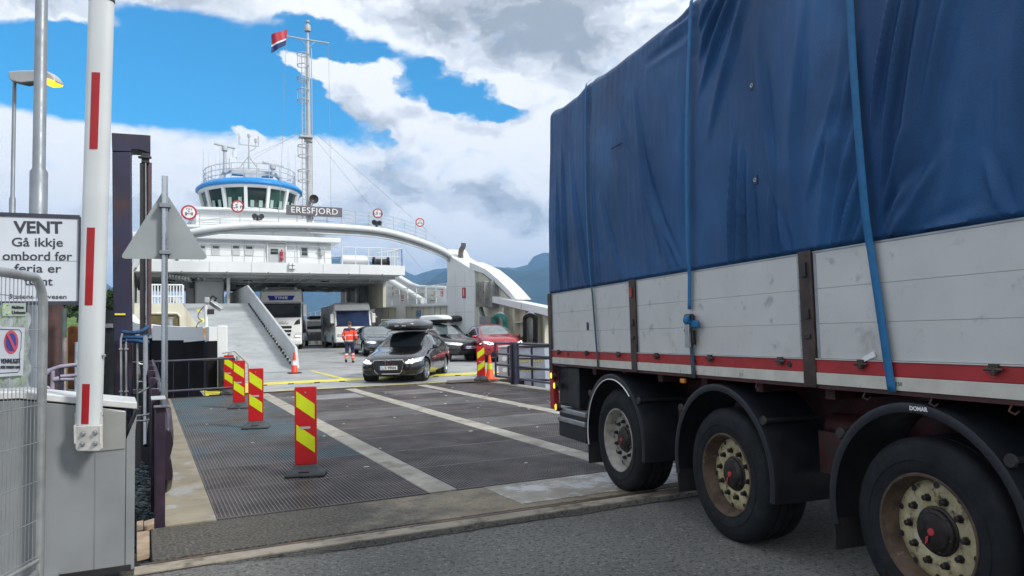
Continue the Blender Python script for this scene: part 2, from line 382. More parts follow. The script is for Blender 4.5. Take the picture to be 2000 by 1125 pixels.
# water: one sheet to the horizon
wm_ = bpy.data.materials.new('sea_water'); wm_.use_nodes = True
t = wm_.node_tree; b = t.nodes['Principled BSDF']
b.inputs['Base Color'].default_value = (0.006, 0.016, 0.02, 1); b.inputs['Roughness'].default_value = 0.12; b.inputs['IOR'].default_value = 1.33
tcn = t.nodes.new('ShaderNodeTexCoord'); nn = t.nodes.new('ShaderNodeTexNoise'); nn.inputs['Scale'].default_value = 3.5; nn.inputs['Detail'].default_value = 5
t.links.new(tcn.outputs['Object'], nn.inputs[0]); bn = t.nodes.new('ShaderNodeBump'); bn.inputs['Strength'].default_value = 0.9; bn.inputs['Distance'].default_value = 0.25
t.links.new(nn.outputs['Fac'], bn.inputs['Height']); t.links.new(bn.outputs[0], b.inputs['Normal'])
tag(obj('water', MB().add([(-9000, QE + 0.01, -1.9), (12000, QE + 0.01, -1.9), (12000, 14000, -1.9), (-9000, 14000, -1.9)], [(0, 1, 2, 3)]), wm_, smooth=0), kind='structure')

# mountains on the far side of the fjord: ridge heights follow the outline in the photograph, each range with its own distance and depth
M['forest'] = mat('far_forest', (0.030, 0.050, 0.038), 0.95, var=0.3, vscale=0.004, mottle=((0.07, 0.095, 0.055), 0.0035, 0.55, 0.7), dirt=((0.12, 0.12, 0.11), 0.006, 0.63, 0.75), spec=0.1)
def ridge(name, pts, dist, depth, seed, mt):
    """pts: outline of the crest as seen from the quay; the slope falls toward the viewer down to the water"""
    crest = []
    for (u0, v0), (u1, v1) in zip(pts, pts[1:]):
        n = max(2, int(abs(u1 - u0) / 6))
        for i in range(n): crest.append((u0 + (u1 - u0) * i / n, v0 + (v1 - v0) * i / n))
    crest.append(pts[-1]); m = MB(); nu = len(crest) - 1; nv = 26
    def fn(a, b):
        u, v = crest[min(nu, int(round(a * nu)))]
        top = at_t(u, v, dist); d = Vector((top.x, top.y, 0)); d.normalize()
        hz = max(1.0, top.z + 2)
        if b <= 0.7:      # front slope
            k = b / 0.7; prof = k ** 1.25
            p = Vector((top.x, top.y, 0)) - d * depth * (1 - k)
            z = -3 + hz * prof
            sp = noise.fractal(Vector((p.x * 0.0016 + seed, p.y * 0.0016, 0)), 0.9, 2.1, 6)
            z += sp * hz * 0.55 * math.sin(PI * min(1, k)) * (0.4 + 0.6 * k)
            z += noise.noise(Vector((p.x * .01, p.y * .01, seed))) * hz * 0.012
        else:
            k = (b - 0.7) / 0.3; p = Vector((top.x, top.y, 0)) + d * depth * 1.2 * k; z = -3 + hz * max(0.0, 1 - k) ** 1.3
        return (p.x, p.y, max(z, -3))
    m.grid(fn, nu, nv)
    return tag(obj(name, m, mt, smooth=60), kind='structure')
ridge('mountains', [(-900, 600), (-300, 560), (100, 545), (205, 548), (240, 575), (330, 600), (480, 570), (560, 540), (610, 512), (650, 500), (668, 498), (700, 503), (745, 510), (780, 522), (810, 536), (826, 531), (850, 524), (900, 519), (960, 521), (1000, 524), (1030, 517), (1042, 500), (1060, 493), (1090, 492), (1150, 500), (1400, 470), (1900, 520), (2600, 480), (3400, 560)], 6800, 1500, 3.3, M['forest'])
ridge('mountains', [(560, 640), (700, 575), (800, 556), (840, 545), (880, 520), (925, 510), (960, 518), (1010, 528), (1050, 525), (1120, 500), (1300, 480), (1800, 500), (2600, 520), (3500, 600)], 4800, 1300, 8.1, M['forest'])

# green headland on the left
M['grass'] = mat('grass', (0.075, 0.15, 0.022), 0.9, var=0.35, vscale=0.8, bump=0.5, bscale=6, mottle=((0.13, 0.17, 0.05), 0.6, 0.5, 0.7))
hcrest = [(-500, 560), (-200, 585), (40, 600), (110, 606), (160, 612), (200, 596), (235, 600), (262, 640), (300, 668)]
hl = MB()
def hfn(a, b):
    u = -500 + 800 * a; v = interp2(hcrest, u); top = at_t(u, v, 120); d = Vector((top.x, top.y, 0)).normalized(); k = min(1, b / .7)
    p = Vector((top.x, top.y, 0)) - d * 62 * (1 - k) + (d * 40 * (b - .7) / .3 if b > .7 else Vector())
    z = -2.2 + (top.z + 2.2) * (k ** .8 if b <= .7 else 1 - .3 * (b - .7) / .3) + noise.fractal(Vector((p.x * .08, p.y * .08, 1)), 1, 2, 4) * .35
    return (p.x, p.y, z)
def interp2(tab, x):
    if x <= tab[0][0]: return tab[0][1]
    for (a, b), (c_, d_) in zip(tab, tab[1:]):
        if x <= c_: return b + (d_ - b) * (x - a) / (c_ - a)
    return tab[-1][1]
hl.grid(hfn, 70, 40)
tag(obj('hills', hl, M['grass']), kind='structure')
M['leaf'] = mat('bush_leaves', (0.030, 0.058, 0.016), 0.8, var=.5, vscale=.9, mottle=((0.055, 0.095, 0.022), 1.2, .5, .65))
M['bark'] = mat('bark', (0.06, 0.05, 0.04), .9, var=.3)
def tree(u, v0, v1, t_, seed, label):
    rnd = random.Random(seed); c_ = at_t(u, v1, t_); top = at_t(u, v0, t_).z; h_ = top - c_.z
    T0 = thing('tree', label, 'tree', (c_.x, c_.y, c_.z), group='trees on the headland')
    tk = MB().tube([(c_.x, c_.y, c_.z - .5), (c_.x + .1, c_.y, c_.z + h_ * .4), (c_.x, c_.y + .1, c_.z + h_ * .75)], [.16, .12, .05], 7)
    for k in range(5): a = rnd.random() * 6.28; tk.tube([(c_.x, c_.y, c_.z + h_ * (.25 + .1 * k)), (c_.x + math.cos(a) * h_ * .3, c_.y + math.sin(a) * h_ * .3, c_.z + h_ * (.45 + .1 * k))], [.06, .02], 5)
    obj('trunk', tk, M['bark'], T0, world=True)
    m = MB(); cl_ = [(rnd.gauss(0, .30) * h_, rnd.gauss(0, .30) * h_, rnd.uniform(.2, .92) * h_, rnd.uniform(.14, .26) * h_) for _ in range(22)]
    for _ in range(2600):
        cx_, cy_, cz_, r_ = rnd.choice(cl_); d = Vector((rnd.gauss(0, 1), rnd.gauss(0, 1), rnd.gauss(0, 1))).normalized() * r_ * rnd.random() ** .4
        p = Vector((c_.x + cx_ * (1.1 - .5 * cz_ / h_), c_.y + cy_ * (1.1 - .5 * cz_ / h_), c_.z + cz_)) + d; e1 = Vector((rnd.gauss(0, 1), rnd.gauss(0, 1), rnd.gauss(0, 1))).normalized() * .17; e2 = e1.orthogonal().normalized() * .11
        m.add([p - e1, p + e2, p + e1, p - e2], [(0, 1, 2, 3)])
    obj('crown', m, M['leaf'], T0, world=True, smooth=0)
for args in ((100, 590, 618, 92, 1, 'dark green bushy tree on the headland behind the rusty pile'), (128, 586, 620, 88, 2, 'dark green tree on the headland just right of the rusty pile'), (152, 592, 622, 84, 3, 'low dark bush on the headland left of the barrier arm'), (211, 566, 612, 86, 4, 'dark tree on the headland between barrier arm and lifting tower'), (60, 585, 618, 95, 5, 'dark tree on the headland behind the wire mesh fence')): tree(*args)

# haze
hb = MB().box((-14000, -300, -6), (17000, 14000, 900))
hz = bpy.data.materials.new('haze_air'); hz.use_nodes = True; t = hz.node_tree; t.nodes.clear()
o_ = t.nodes.new('ShaderNodeOutputMaterial'); pv = t.nodes.new('ShaderNodeVolumePrincipled')
pv.inputs['Color'].default_value = (0.28, 0.56, 1.0, 1); pv.inputs['Density'].default_value = 0.00014; pv.inputs['Anisotropy'].default_value = 0.0
t.links.new(pv.outputs[0], o_.inputs['Volume'])
HAZE = tag(obj('haze', hb, hz, smooth=0), kind='stuff')

# ================================================================== FERRY
CX = 6.9                                   # centre line of ferry and bridge
M['white'] = mat('ferry_white', (0.68, 0.715, 0.735), 0.38, var=0.05, vscale=0.6, bump=0.05, bscale=1.3, streak=((0.46, 0.42, 0.33), 2.2, 0.62, 0.80), spec=0.4)
M['white_grey'] = mat('ferry_light_grey', (0.44, 0.47, 0.49), 0.45, var=0.07, vscale=0.7, streak=((0.36, 0.35, 0.31), 2.0, 0.6, 0.8))
M['cream'] = mat('ferry_cream', (0.58, 0.57, 0.47), 0.5, var=0.08, vscale=1.2, streak=((0.42, 0.37, 0.27), 2.5, 0.58, 0.78))
M['dark_grey'] = mat('ferry_dark_wall', (0.20, 0.21, 0.215), 0.55, var=0.15, vscale=1)
M['ceiling'] = mat('ferry_ceiling', (0.72, 0.72, 0.69), 0.6, var=0.1, vscale=1)
M['deck'] = mat('ferry_deck_paint', (0.33, 0.345, 0.35), 0.5, var=0.15, vscale=0.7, bump=0.15, bscale=30, dirt=((0.15, 0.155, 0.15), 1.1, 0.5, 0.72), streak=((0.36, 0.37, 0.37), 1.2, 0.55, 0.7))
M['ramp'] = mat('ramp_grey', (0.34, 0.365, 0.375), 0.5, var=0.12, vscale=1.3, dirt=((0.24, 0.25, 0.25), 1.6, 0.5, 0.75))
M['yellow'] = mat('yellow_marking', (0.72, 0.64, 0.07), 0.5, var=0.12, vscale=2, dirt=((0.45, 0.42, 0.20), 3, 0.56, 0.7))
M['hull_black'] = mat('hull_black', (0.007, 0.007, 0.009), 0.75, var=0.3, vscale=1, spec=.15, dirt=((0.06, 0.05, 0.045), 1.5, 0.62, 0.75))
M['blue_roof'] = mat('blue_roof', (0.008, 0.23, 0.60), 0.35, var=0.06, vscale=1)
M['glass'] = mat('bridge_glass', (0.018, 0.035, 0.034), 0.06, var=0.0, spec=0.9)
M['glass_green'] = mat('green_glass', (0.030, 0.075, 0.068), 0.08, var=0.35, vscale=0.9, spec=0.8)
M['rubber'] = mat('black_rubber', (0.014, 0.014, 0.015), 0.8, var=0.2, vscale=8)
M['black'] = mat('black_fitting', (0.02, 0.02, 0.022), 0.5, var=0.2, vscale=5)
M['galv'] = mat('galvanised_steel', (0.36, 0.38, 0.39), 0.42, 0.55, var=0.15, vscale=6)
M['galv_paint'] = mat('mast_paint', (0.42, 0.45, 0.47), 0.45, 0.1, var=0.08, vscale=2)
M['sign_grey'] = mat('name_board_grey', (0.115, 0.11, 0.135), 0.5, var=0.08, vscale=2)
M['letter_white'] = mat('letter_white', (0.72, 0.74, 0.76), 0.5, var=0.0)
M['letter_dark'] = mat('letter_dark', (0.035, 0.04, 0.055), 0.5, var=0.0)
M['sign_red'] = mat('sign_red', (0.42, 0.02, 0.045), 0.4, var=0.05)
M['stainless'] = mat('stainless', (0.40, 0.39, 0.37), 0.3, 0.8, var=0.2, vscale=1.5, streak=((0.24, 0.23, 0.21), 3, 0.5, 0.7))
M['teal'] = mat('teal_hose', (0.02, 0.26, 0.22), 0.5, var=0.2, vscale=6)
M['orange_red'] = mat('signal_red', (0.75, 0.055, 0.02), 0.5, var=0.08, vscale=4)

F = thing('ferry', 'large white car ferry with open bow, blue wheelhouse roof and tall mast', 'ferry', (CX, 19.2, 0))
FW = dict(parent=F, world=True)
# --- car deck (one sheet that follows the sheer), lip with yellow bands
dk = MB()
ys = [19.2, 20, 21, 22, 24, 27, 32, 36, 41, 46, 52, 60, 80, 100]
def side_l(y): return interp([(19.2, 1.3), (21.4, 1.3), (24, 0.25), (30, -0.25), (36, -0.5), (110, -0.5)], y)
def side_r(y): return interp([(19.2, 9.9), (20.5, 10.2), (22.5, 12.9), (25.5, 15.3), (36, 15.6), (110, 15.6)], y)
dk.grid(lambda a, b: (side_l(ys[round(b * 13)]) * (1 - a) + side_r(ys[round(b * 13)]) * a, ys[round(b * 13)], deckz(ys[round(b * 13)])), 10, 13)
hullm = MB()
for s_ in (0, 1):
    for y0, y1 in zip(ys, ys[1:]):
        f = side_r if s_ else side_l
        a = (f(y0), y0, deckz(y0) - 0.01); b_ = (f(y1), y1, deckz(y1) - 0.01); c_ = (f(y1), y1, -2.2); d_ = (f(y0), y0, -2.2)
        hullm.add([a, b_, c_, d_], [(0, 1, 2, 3) if s_ == 0 else (3, 2, 1, 0)])
hullm.box((1.3, 19.2, -2.2), (9.9, 19.3, 0.12))
deck_o = obj('car_deck', dk, M['deck'], smooth=60, **FW)
obj('hull', hullm, M['hull_black'], smooth=20, **FW)
yl = MB()
def band(x0, x1, y0, y1, dz=0.005, n=8):
    yl.grid(lambda a, b: (x0 + (x1 - x0) * a, y0 + (y1 - y0) * b, deckz(y0 + (y1 - y0) * b) + dz), n, 3)
band(1.35, 9.6, 19.26, 19.58); band(1.5, 13.0, 21.55, 22.5); band(1.35, 2.7, 19.59, 21.54)
yl.add([(5.35, 27.3, deckz(27.3) + .006), (5.47, 27.3, deckz(27.3) + .006), (5.5, 22.46, deckz(22.46) + .006), (5.33, 22.46, deckz(22.46) + .006)], [(0, 3, 2, 1)])
obj('yellow_marking', yl, M['yellow'], smooth=0, **FW)
pd = MB()
for i in range(14): x = 2.9 + i * 0.72; pd.box((x, 21.40, deckz(21.4) + 0.001), (x + 0.16, 21.50, deckz(21.4) + 0.025))
pd.box((1.4, 19.205, 0.13), (9.8, 19.25, 0.23))
obj('lashing_pads', pd, M['black'], bevel=0.01, **FW)

# --- deckhouse lowest band (spans the opening), ceiling
def arc_x(x, r=60.0):    # forward bulge of the superstructure fronts
    return (x - 6.9) ** 2 / (2 * r)
def bow_slab(mb, x0, x1, yf, yb, z0, z1, rr=60, n=24, zslope=0.0):
    top = []; bot = []
    for i in range(n + 1):
        x = x0 + (x1 - x0) * i / n; top.append((x, yf + arc_x(x, rr), z1)); bot.append((x, yf + arc_x(x, rr) + zslope, z0))
    m = len(mb.v); vs = bot + top + [(x1, yb, z0), (x0, yb, z0), (x1, yb, z1), (x0, yb, z1)]; k = n + 1; fs = []
    for i in range(n): fs.append((i, i + 1, k + i + 1, k + i))
    a = 2 * k
    fs.append(tuple(range(k - 1, -1, -1)) + (a + 1, a)); fs.append(tuple(k + i for i in range(k)) + (a + 2, a + 3))
    fs.append((k - 1, a, a + 2, 2 * k - 1)); fs.append((a + 1, 0, k, a + 3)); fs.append((a, a + 1, a + 3, a + 2))
    mb.add(vs, fs); return mb
obj('deckhouse_fascia', bow_slab(MB(), -0.9, 14.5, 43.6, 44.2, 5.33, 5.92, 90), M['white'], **FW)
obj('deckhouse_ceiling', MB().box((-0.5, 44.201, 5.30), (14.3, 57, 5.42)), M['ceiling'], smooth=0, **FW)
rb = MB()
for i in range(10): y = 45 + i * 1.28; rb.box((-0.4, y, 5.13), (14.2, y + 0.10, 5.299))
for x in (1.5, 4.0, 6.5, 9.0, 11.5): rb.box((x, 44.3, 5.08), (x + 0.12, 56.9, 5.128))
obj('ceiling_beams', rb, M['white_grey'], smooth=0, **FW)
pl_ = MB()
for x in (2.7, 3.0, 7.9, 8.2, 12.4): pl_.tube([(x, 44.4, 5.02), (x, 56.8, 5.02)], 0.05, 6)
for i in range(5): pl_.tube([(0.5, 46 + i * 2.2, 4.98), (13.8, 46 + i * 2.2, 4.98)], 0.03, 6)
obj('pipework', pl_, M['galv'], **FW)
for i in range(3):
    for x in (1.1, 5.3, 9.9): obj('ceiling_lamp', MB().box((x, 46.5 + i * 4.1, 5.0), (x + 0.5, 46.65 + i * 4.1, 5.12)), M['black'], smooth=0, **FW)
# --- upper walls
def bowed_wall(x0, x1, yf, z0, z1, rr=60, depth=12.0, n=24, rake=0.0):
    return bow_slab(MB(), x0, x1, yf, yf + depth, z0, z1, rr, n, -rake)
obj('deckhouse_wall', bowed_wall(-0.2, 10.25, 45.3, 5.925, 7.32, 70, 11, rake=0.18), M['white'], **FW)
obj('deckhouse_roof', bow_slab(MB(), -0.6, 10.75, 44.75, 57.5, 7.325, 7.62, 60), M['white'], bevel=0.04, **FW)
obj('wheelhouse_base', bowed_wall(2.75, 9.65, 47.3, 7.625, 9.38, 26, 8, rake=0.15), M['white'], **FW)
obj('wheelhouse_ledge', bow_slab(MB(), 2.55, 9.9, 46.95, 56, 9.38, 9.55, 22), M['white'], bevel=0.03, **FW)
obj('bridge_wing', bow_slab(MB(), 1.6, 10.6, 46.2, 56, 8.2, 8.34, 30), M['white'], bevel=0.03, **FW)
obj('deckhouse_side_wall', MB().box((10.26, 46.4, 5.925), (10.40, 56.3, 7.3)), M['white'], smooth=0, **FW)

# windows of the deckhouse: frame with a recessed pane, placed on the wall face
def wall_y(x, yf=45.3, rr=70): return yf + arc_x(x, rr)
def window(u0, v0, u1, v1, name='window', pane='glass', d=0.02, blind=True):
    a = at_y(u0, v0, 45.4); b_ = at_y(u1, v1, 45.4); x0, x1, z1, z0 = a.x, b_.x, a.z, b_.z
    def wy(z): return -0.18 * (7.32 - z) / 1.395
    yw = wall_y((x0 + x1) / 2); fr = MB(); t_ = 0.055
    y0 = yw + wy(z0) - 0.03; y1 = yw + wy(z1) - 0.03
    for (xa, za, xb, zb) in ((x0, z0, x1, z0 + t_), (x0, z1 - t_, x1, z1), (x0, z0 + t_, x0 + t_, z1 - t_), (x1 - t_, z0 + t_, x1, z1 - t_)):
        fr.prism([(xa, yw + wy(za) - 0.045, za), (xb, yw + wy(za) - 0.045, za), (xb, yw + wy(zb) - 0.045, zb), (xa, yw + wy(zb) - 0.045, zb)], (0, 0.09, 0))
    f = obj(name, fr, M['white_grey'], smooth=0, **FW)
    p = MB().add([(x0 + t_, yw + wy(z0) - 0.02, z0 + t_), (x1 - t_, yw + wy(z0) - 0.02, z0 + t_), (x1 - t_, yw + wy(z1) - 0.02, z1 - t_), (x0 + t_, yw + wy(z1) - 0.02, z1 - t_)], [(0, 1, 2, 3)])
    obj('pane', p, M[pane], parent=f, world=True, smooth=0)
    if blind:
        zm = z0 + (z1 - z0) * 0.66
        obj('blind', MB().add([(x0 + t_, yw + wy(z0) - 0.03, z0 + t_), (x1 - t_, yw + wy(z0) - 0.03, z0 + t_), (x1 - t_, yw + wy(zm) - 0.03, zm), (x0 + t_, yw + wy(zm) - 0.03, zm)], [(0, 1, 2, 3)]), M['galv_paint'], parent=f, world=True, smooth=0)
for q in ((386, 479, 402, 498), (413, 479, 429, 499), (452, 479, 468, 499), (478, 480, 494, 500)): window(*q)
window(586, 483, 601, 502, blind=False)
window(340, 505, 350, 517, blind=False)
# door recess with the red extinguisher
a = at_y(523, 475, 45.35); b_ = at_y(556, 521, 45.35)
x0, x1, z1, z0 = a.x, b_.x, a.z, 5.94; yw = wall_y((x0 + x1) / 2) - 0.18
dfr = MB()
for q in (((x0 - .08, yw - .05, z0), (x0, yw + .3, z1)), ((x1, yw - .05, z0), (x1 + .08, yw + .3, z1)), ((x0 - .08, yw - .05, z1), (x1 + .08, yw + .3, z1 + .08))): dfr.box(*q)
dfo = obj('door_frame', dfr, M['white'], bevel=0.01, **FW)
obj('door', MB().box((x0 + 0.03, yw - 0.012, z0 + .01), (x1 - 0.03, yw + 0.01, z1 - 0.03)), M['white_grey'], parent=dfo, world=True)
obj('door_window', MB().box((x0 + 0.12, yw - 0.03, z0 + .62), (x0 + 0.55, yw - 0.013, z1 - 0.35)), M['glass'], parent=dfo, world=True, smooth=0)
obj('fire_extinguisher', MB().cyl((x1 - .22, yw - .12, z0 + .25), (x1 - .22, yw - .12, z0 + .8), .09).cyl((x1 - .22, yw - .12, z0 + .8), (x1 - .22, yw - .12, z0 + .9), .04), M['sign_red'], **FW)
lp = MB()
for i in (0, 1):
    for j in (0, 1): lp.box((7.42 + i * .2, 43.42, 5.55 + j * .2), (7.58 + i * .2, 43.6, 5.71 + j * .2))
obj('deck_lamp', lp, M['letter_white'], bevel=0.02, **FW)
# raised pipes and seams on the walls
sm = MB()
for z in (6.02, 8.5, 8.62, 9.0): sm.tube([(x, (45.08 if z < 7 else 47.08) + arc_x(x, 70 if z < 7 else 26), z) for x in [ -0.1 + i * .6 for i in range(17)] if (z < 7 or 2.8 < x < 9.6)], 0.018, 5)
obj('wall_pipe', sm, M['galv_paint'], **FW)
# big white cowl ventilator and search lights near the mast foot
obj('searchlight', MB().cyl((4.45, 35.0, 7.12), (4.45, 34.8, 7.12), .10, .12).cyl((4.75, 35.0, 7.12), (4.75, 34.8, 7.12), .10, .12).box((4.55, 35.0, 6.95), (4.65, 35.06, 7.2)).beam((4.4, 35.03, 7.0), (4.8, 35.03, 7.0), .04), M['black'], **FW)
obj('searchlight', MB().cyl((10.05, 35.0, 7.12), (9.98, 34.85, 7.1), .10, .12).cyl((10.35, 35.1, 7.12), (10.28, 34.95, 7.1), .09, .11).box((10.1, 35.0, 6.9), (10.2, 35.06, 7.2)).beam((10.0, 35.03, 7.0), (10.4, 35.03, 7.0), .04), M['black'], **FW)
# rail along deckhouse deck edge (4 thin wires)
rl = MB(); pts = [(x, 43.7 + arc_x(x, 90), 5.92) for x in [-0.7 + i * 0.85 for i in range(14)]]
rail(rl, pts, 1.0, 0.014, (1.0, 0.66, 0.33), 2, 0.02, 5)
obj('guard_rail', rl, M['galv_paint'], **FW)
rl = MB(); pts = [(x, 43.9, 5.92) for x in (10.6, 11.4, 12.2, 13.0, 13.8, 14.3)]
rail(rl, pts, 1.05, 0.025, (1.0, 0.5), 1, 0.03, 6); rail(rl, [(14.3, 43.9 + i, 5.92) for i in range(6)], 1.05, 0.025, (1.0, 0.5), 1, 0.03, 6)
for i in range(9): rl.tube([(12.9 + i * .17, 44.6, 5.95), (12.9 + i * .17, 44.6, 6.75 + .03 * i)], .02, 5)
rl.tube([(12.9, 44.6, 6.75), (14.3, 44.6, 7.0)], .025, 5)
obj('guard_rail', rl, M['white'], **FW)
obj('winch', MB().cyl((12.6, 44.3, 6.15), (13.5, 44.3, 6.15), .2, n=12).cyl((12.6, 44.3, 6.15), (12.66, 44.3, 6.15), .34, n=12).cyl((13.5, 44.3, 6.15), (13.56, 44.3, 6.15), .34, n=12).box((12.5, 44.1, 5.93), (13.6, 44.6, 6.02)), M['black'], **FW)
obj('liferaft_canister', MB().lathe([(0.0, -.8), (.28, -.78), (.33, -.7), (.33, .7), (.28, .78), (0.0, .8)], (11.6, 45.0, 6.28), (1, 0, 0), 16), M['white'], **FW)

# --- wheelhouse: oval plan, panes leaning outward
WC = Vector((6.48, 53.0, 0)); RX, RY = 2.86, 3.3
def wh(t, rx, ry, z): return Vector((WC.x + rx * math.sin(t), WC.y - ry * math.cos(t), z))
NP = 14; z0w, z1w = 10.02, 11.50
TT = [-PI + 2 * PI * i / NP + PI / NP for i in range(NP + 1)]
body = MB()
def ring(rx, ry, z): return [wh(t, rx, ry, z) for t in TT[:-1]]
body.add(ring(RX, RY, 9.5) + ring(RX * .99, RY * .99, z0w), [(i, (i + 1) % NP, NP + (i + 1) % NP, NP + i) for i in range(NP)])
obj('wheelhouse_wall', body, M['white'], smooth=20, **FW)
fr = MB()
ox = 0.34
for i in range(NP):
    p = wh(TT[i], RX, RY, z0w); q = wh(TT[i], RX + ox, RY + ox, z1w)
    fr.beam(p, q, 0.20, 0.24)
    p2 = wh(TT[i + 1], RX, RY, z0w + .03); fr.beam(wh(TT[i], RX, RY, z0w + .03), p2, .12, .1)
    fr.beam(wh(TT[i], RX + ox, RY + ox, z1w - .06), wh(TT[i + 1], RX + ox, RY + ox, z1w - .06), .16, .16)
fro = obj('wheelhouse_window_frame', fr, M['white'], bevel=0.02, **FW)
for i in range(NP):
    k = 0.985
    a = wh(TT[i], RX * k, RY * k, z0w + .05); b_ = wh(TT[i + 1], RX * k, RY * k, z0w + .05)
    c_ = wh(TT[i + 1], (RX + ox) * k, (RY + ox) * k, z1w - .08); d_ = wh(TT[i], (RX + ox) * k, (RY + ox) * k, z1w - .08)
    obj('wheelhouse_window', MB().add([a, b_, c_, d_], [(0, 1, 2, 3)]), M['glass_green'] if i % 2 else M['glass'], parent=fro, world=True, smooth=0)
# consoles and blinds standing inside, seen through low in the panes
cs = MB()
for i in range(3, NP - 3):
    t_ = (TT[i] + TT[i + 1]) / 2; p = wh(t_, RX * 1.0 + .02, RY * 1.0 + .02, 10.12)
    for k in (-.35, .3):
        e = Vector((math.cos(t_), math.sin(t_), 0)); o2 = Vector((math.sin(t_), -math.cos(t_), 0))
        pp = p + e * k * (1 if i % 2 else .8) + o2 * (-.02)
        cs.prism([pp - e * .11, pp + e * .11, pp + e * .11 + Vector((0, 0, .42 + .1 * (i % 3))) + o2 * .09, pp - e * .11 + Vector((0, 0, .42 + .1 * (i % 3))) + o2 * .09], o2 * .03)
obj('console', cs, mat('pale_green_blind', (.30, .42, .38), .5), parent=fro, world=True, smooth=0)
rf = MB(); prof = [(0.45, 11.50), (0.66, 11.53), (0.86, 11.62), (0.84, 11.74), (0.50, 11.96), (-1.2, 12.16)]
nn_ = 48; vs = []
for dr, z in prof:
    for k in range(nn_):
        t_ = 2 * PI * k / nn_; rr = max(0.3, 1); vs.append(wh(t_, RX + dr * .72, RY + dr * .72, z))
fs = []
for i in range(len(prof) - 1):
    for k in range(nn_):
        k2 = (k + 1) % nn_; fs.append((i * nn_ + k, i * nn_ + k2, (i + 1) * nn_ + k2, (i + 1) * nn_ + k))
fs.append(tuple((len(prof) - 1) * nn_ + k for k in range(nn_))); fs.append(tuple(range(nn_ - 1, -1, -1)))
rf.add(vs, fs); obj('wheelhouse_roof', rf, M['blue_roof'], smooth=30, **FW)
eave = MB(); vs = []
for dr, z in ((0.40, 11.34), (0.60, 11.43), (0.62, 11.52), (0.3, 11.5)):
    for k in range(nn_): vs.append(wh(2 * PI * k / nn_, RX + dr * .72 , RY + dr * .72, z))
fs = [(i * nn_ + k, i * nn_ + (k + 1) % nn_, (i + 1) * nn_ + (k + 1) % nn_, (i + 1) * nn_ + k) for i in range(3) for k in range(nn_)]
obj('wheelhouse_eave', eave.add(vs, fs), M['white'], smooth=30, **FW)
# roof rail
rr_ = MB(); pts = [wh(-2.4 + 4.8 * i / 18, RX + .12, RY + .12, 11.92) for i in range(19)]
rail(rr_, pts, 1.05, .022, (1, .66, .33), 1, .028, 6)
for i in (0, 1, 3, 6, 12, 14, 16): rr_.tube([pts[i] + Vector((0, 0, .9)), pts[i] + Vector((0, 0, 2.6))], [.02, .006], 5)
obj('roof_rail', rr_, M['galv_paint'], **FW)
# radar gantry, scanners, antenna mast
gn = MB().tube([(4.45, 52.2, 12.0), (4.75, 52.2, 12.75), (5.1, 52.2, 12.95), (8.0, 52.2, 12.9), (8.35, 52.2, 12.6), (8.6, 52.2, 12.0)], .17, 10)
gn.box((5.2, 51.95, 12.65), (7.9, 52.5, 13.0)); gn.prism([(6.1, 51.9, 12.05), (6.9, 51.9, 12.05), (7.2, 51.9, 12.9), (5.95, 51.9, 12.9)], (0, .8, 0))
obj('radar_gantry', gn, M['galv_paint'], bevel=.02, **FW)
def scanner(x, z0_, z1_, y, half, tilt):
    p = obj('radar_pedestal', MB().cyl((x, y, z0_), (x, y, z1_ - .35), .13, .10, 12).lathe([(.12, 0), (.2, .05), (.2, .28), (.1, .36)], (x, y, z1_ - .38), n=12), M['galv_paint'], **FW)
    obj('radar_scanner', MB().beam((x - half, y, z1_ + tilt), (x + half, y, z1_ - tilt), .16, .12), M['white_grey'], parent=p, world=True, bevel=.02)
q = at_y(439, 285, 52.0); scanner(q.x, 12.7, q.z, 52.0, .66, .10)
q = at_y(533, 321, 51.6); scanner(q.x, 12.7, q.z, 51.6, .70, .10)
q = at_y(455, 312, 52.3)
obj('equipment_box', MB().box((q.x - .25, 52, 12.9), (q.x + .15, 52.4, q.z + .1)).box((q.x - .02, 52, q.z + .1), (q.x + .25, 52.3, q.z + .65)), M['white'], bevel=.02, **FW)
am = MB(); q = at_y(486, 265, 52.2); bx, tz = q.x, q.z
am.cyl((bx, 52.2, 12.9), (bx, 52.2, tz), .07, .04, 8)
for s_ in (-1, 1): am.tube([(bx + .75 * s_, 52.2, 12.95), (bx, 52.2, 14.0)], .035, 6); am.tube([(bx + s_ * .62, 52.2, tz + .05), (bx + s_ * .62, 52.2, tz - .65)], .03, 6)
am.tube([(bx - .62, 52.2, tz - .65), (bx + .62, 52.2, tz - .68)], .03, 6); am.tube([(bx, 52.2, 14.3), (bx + .42, 52.2, 14.6), (bx + .45, 52.2, 15.2)], .03, 6); am.cyl((bx + .45, 52.2, 15.0), (bx + .45, 52.2, 15.25), .09, n=8)
am.cyl((bx, 52.2, tz - .1), (bx, 52.2, tz + .08), .1, n=8)
obj('antenna_mast', am, M['galv_paint'], **FW)

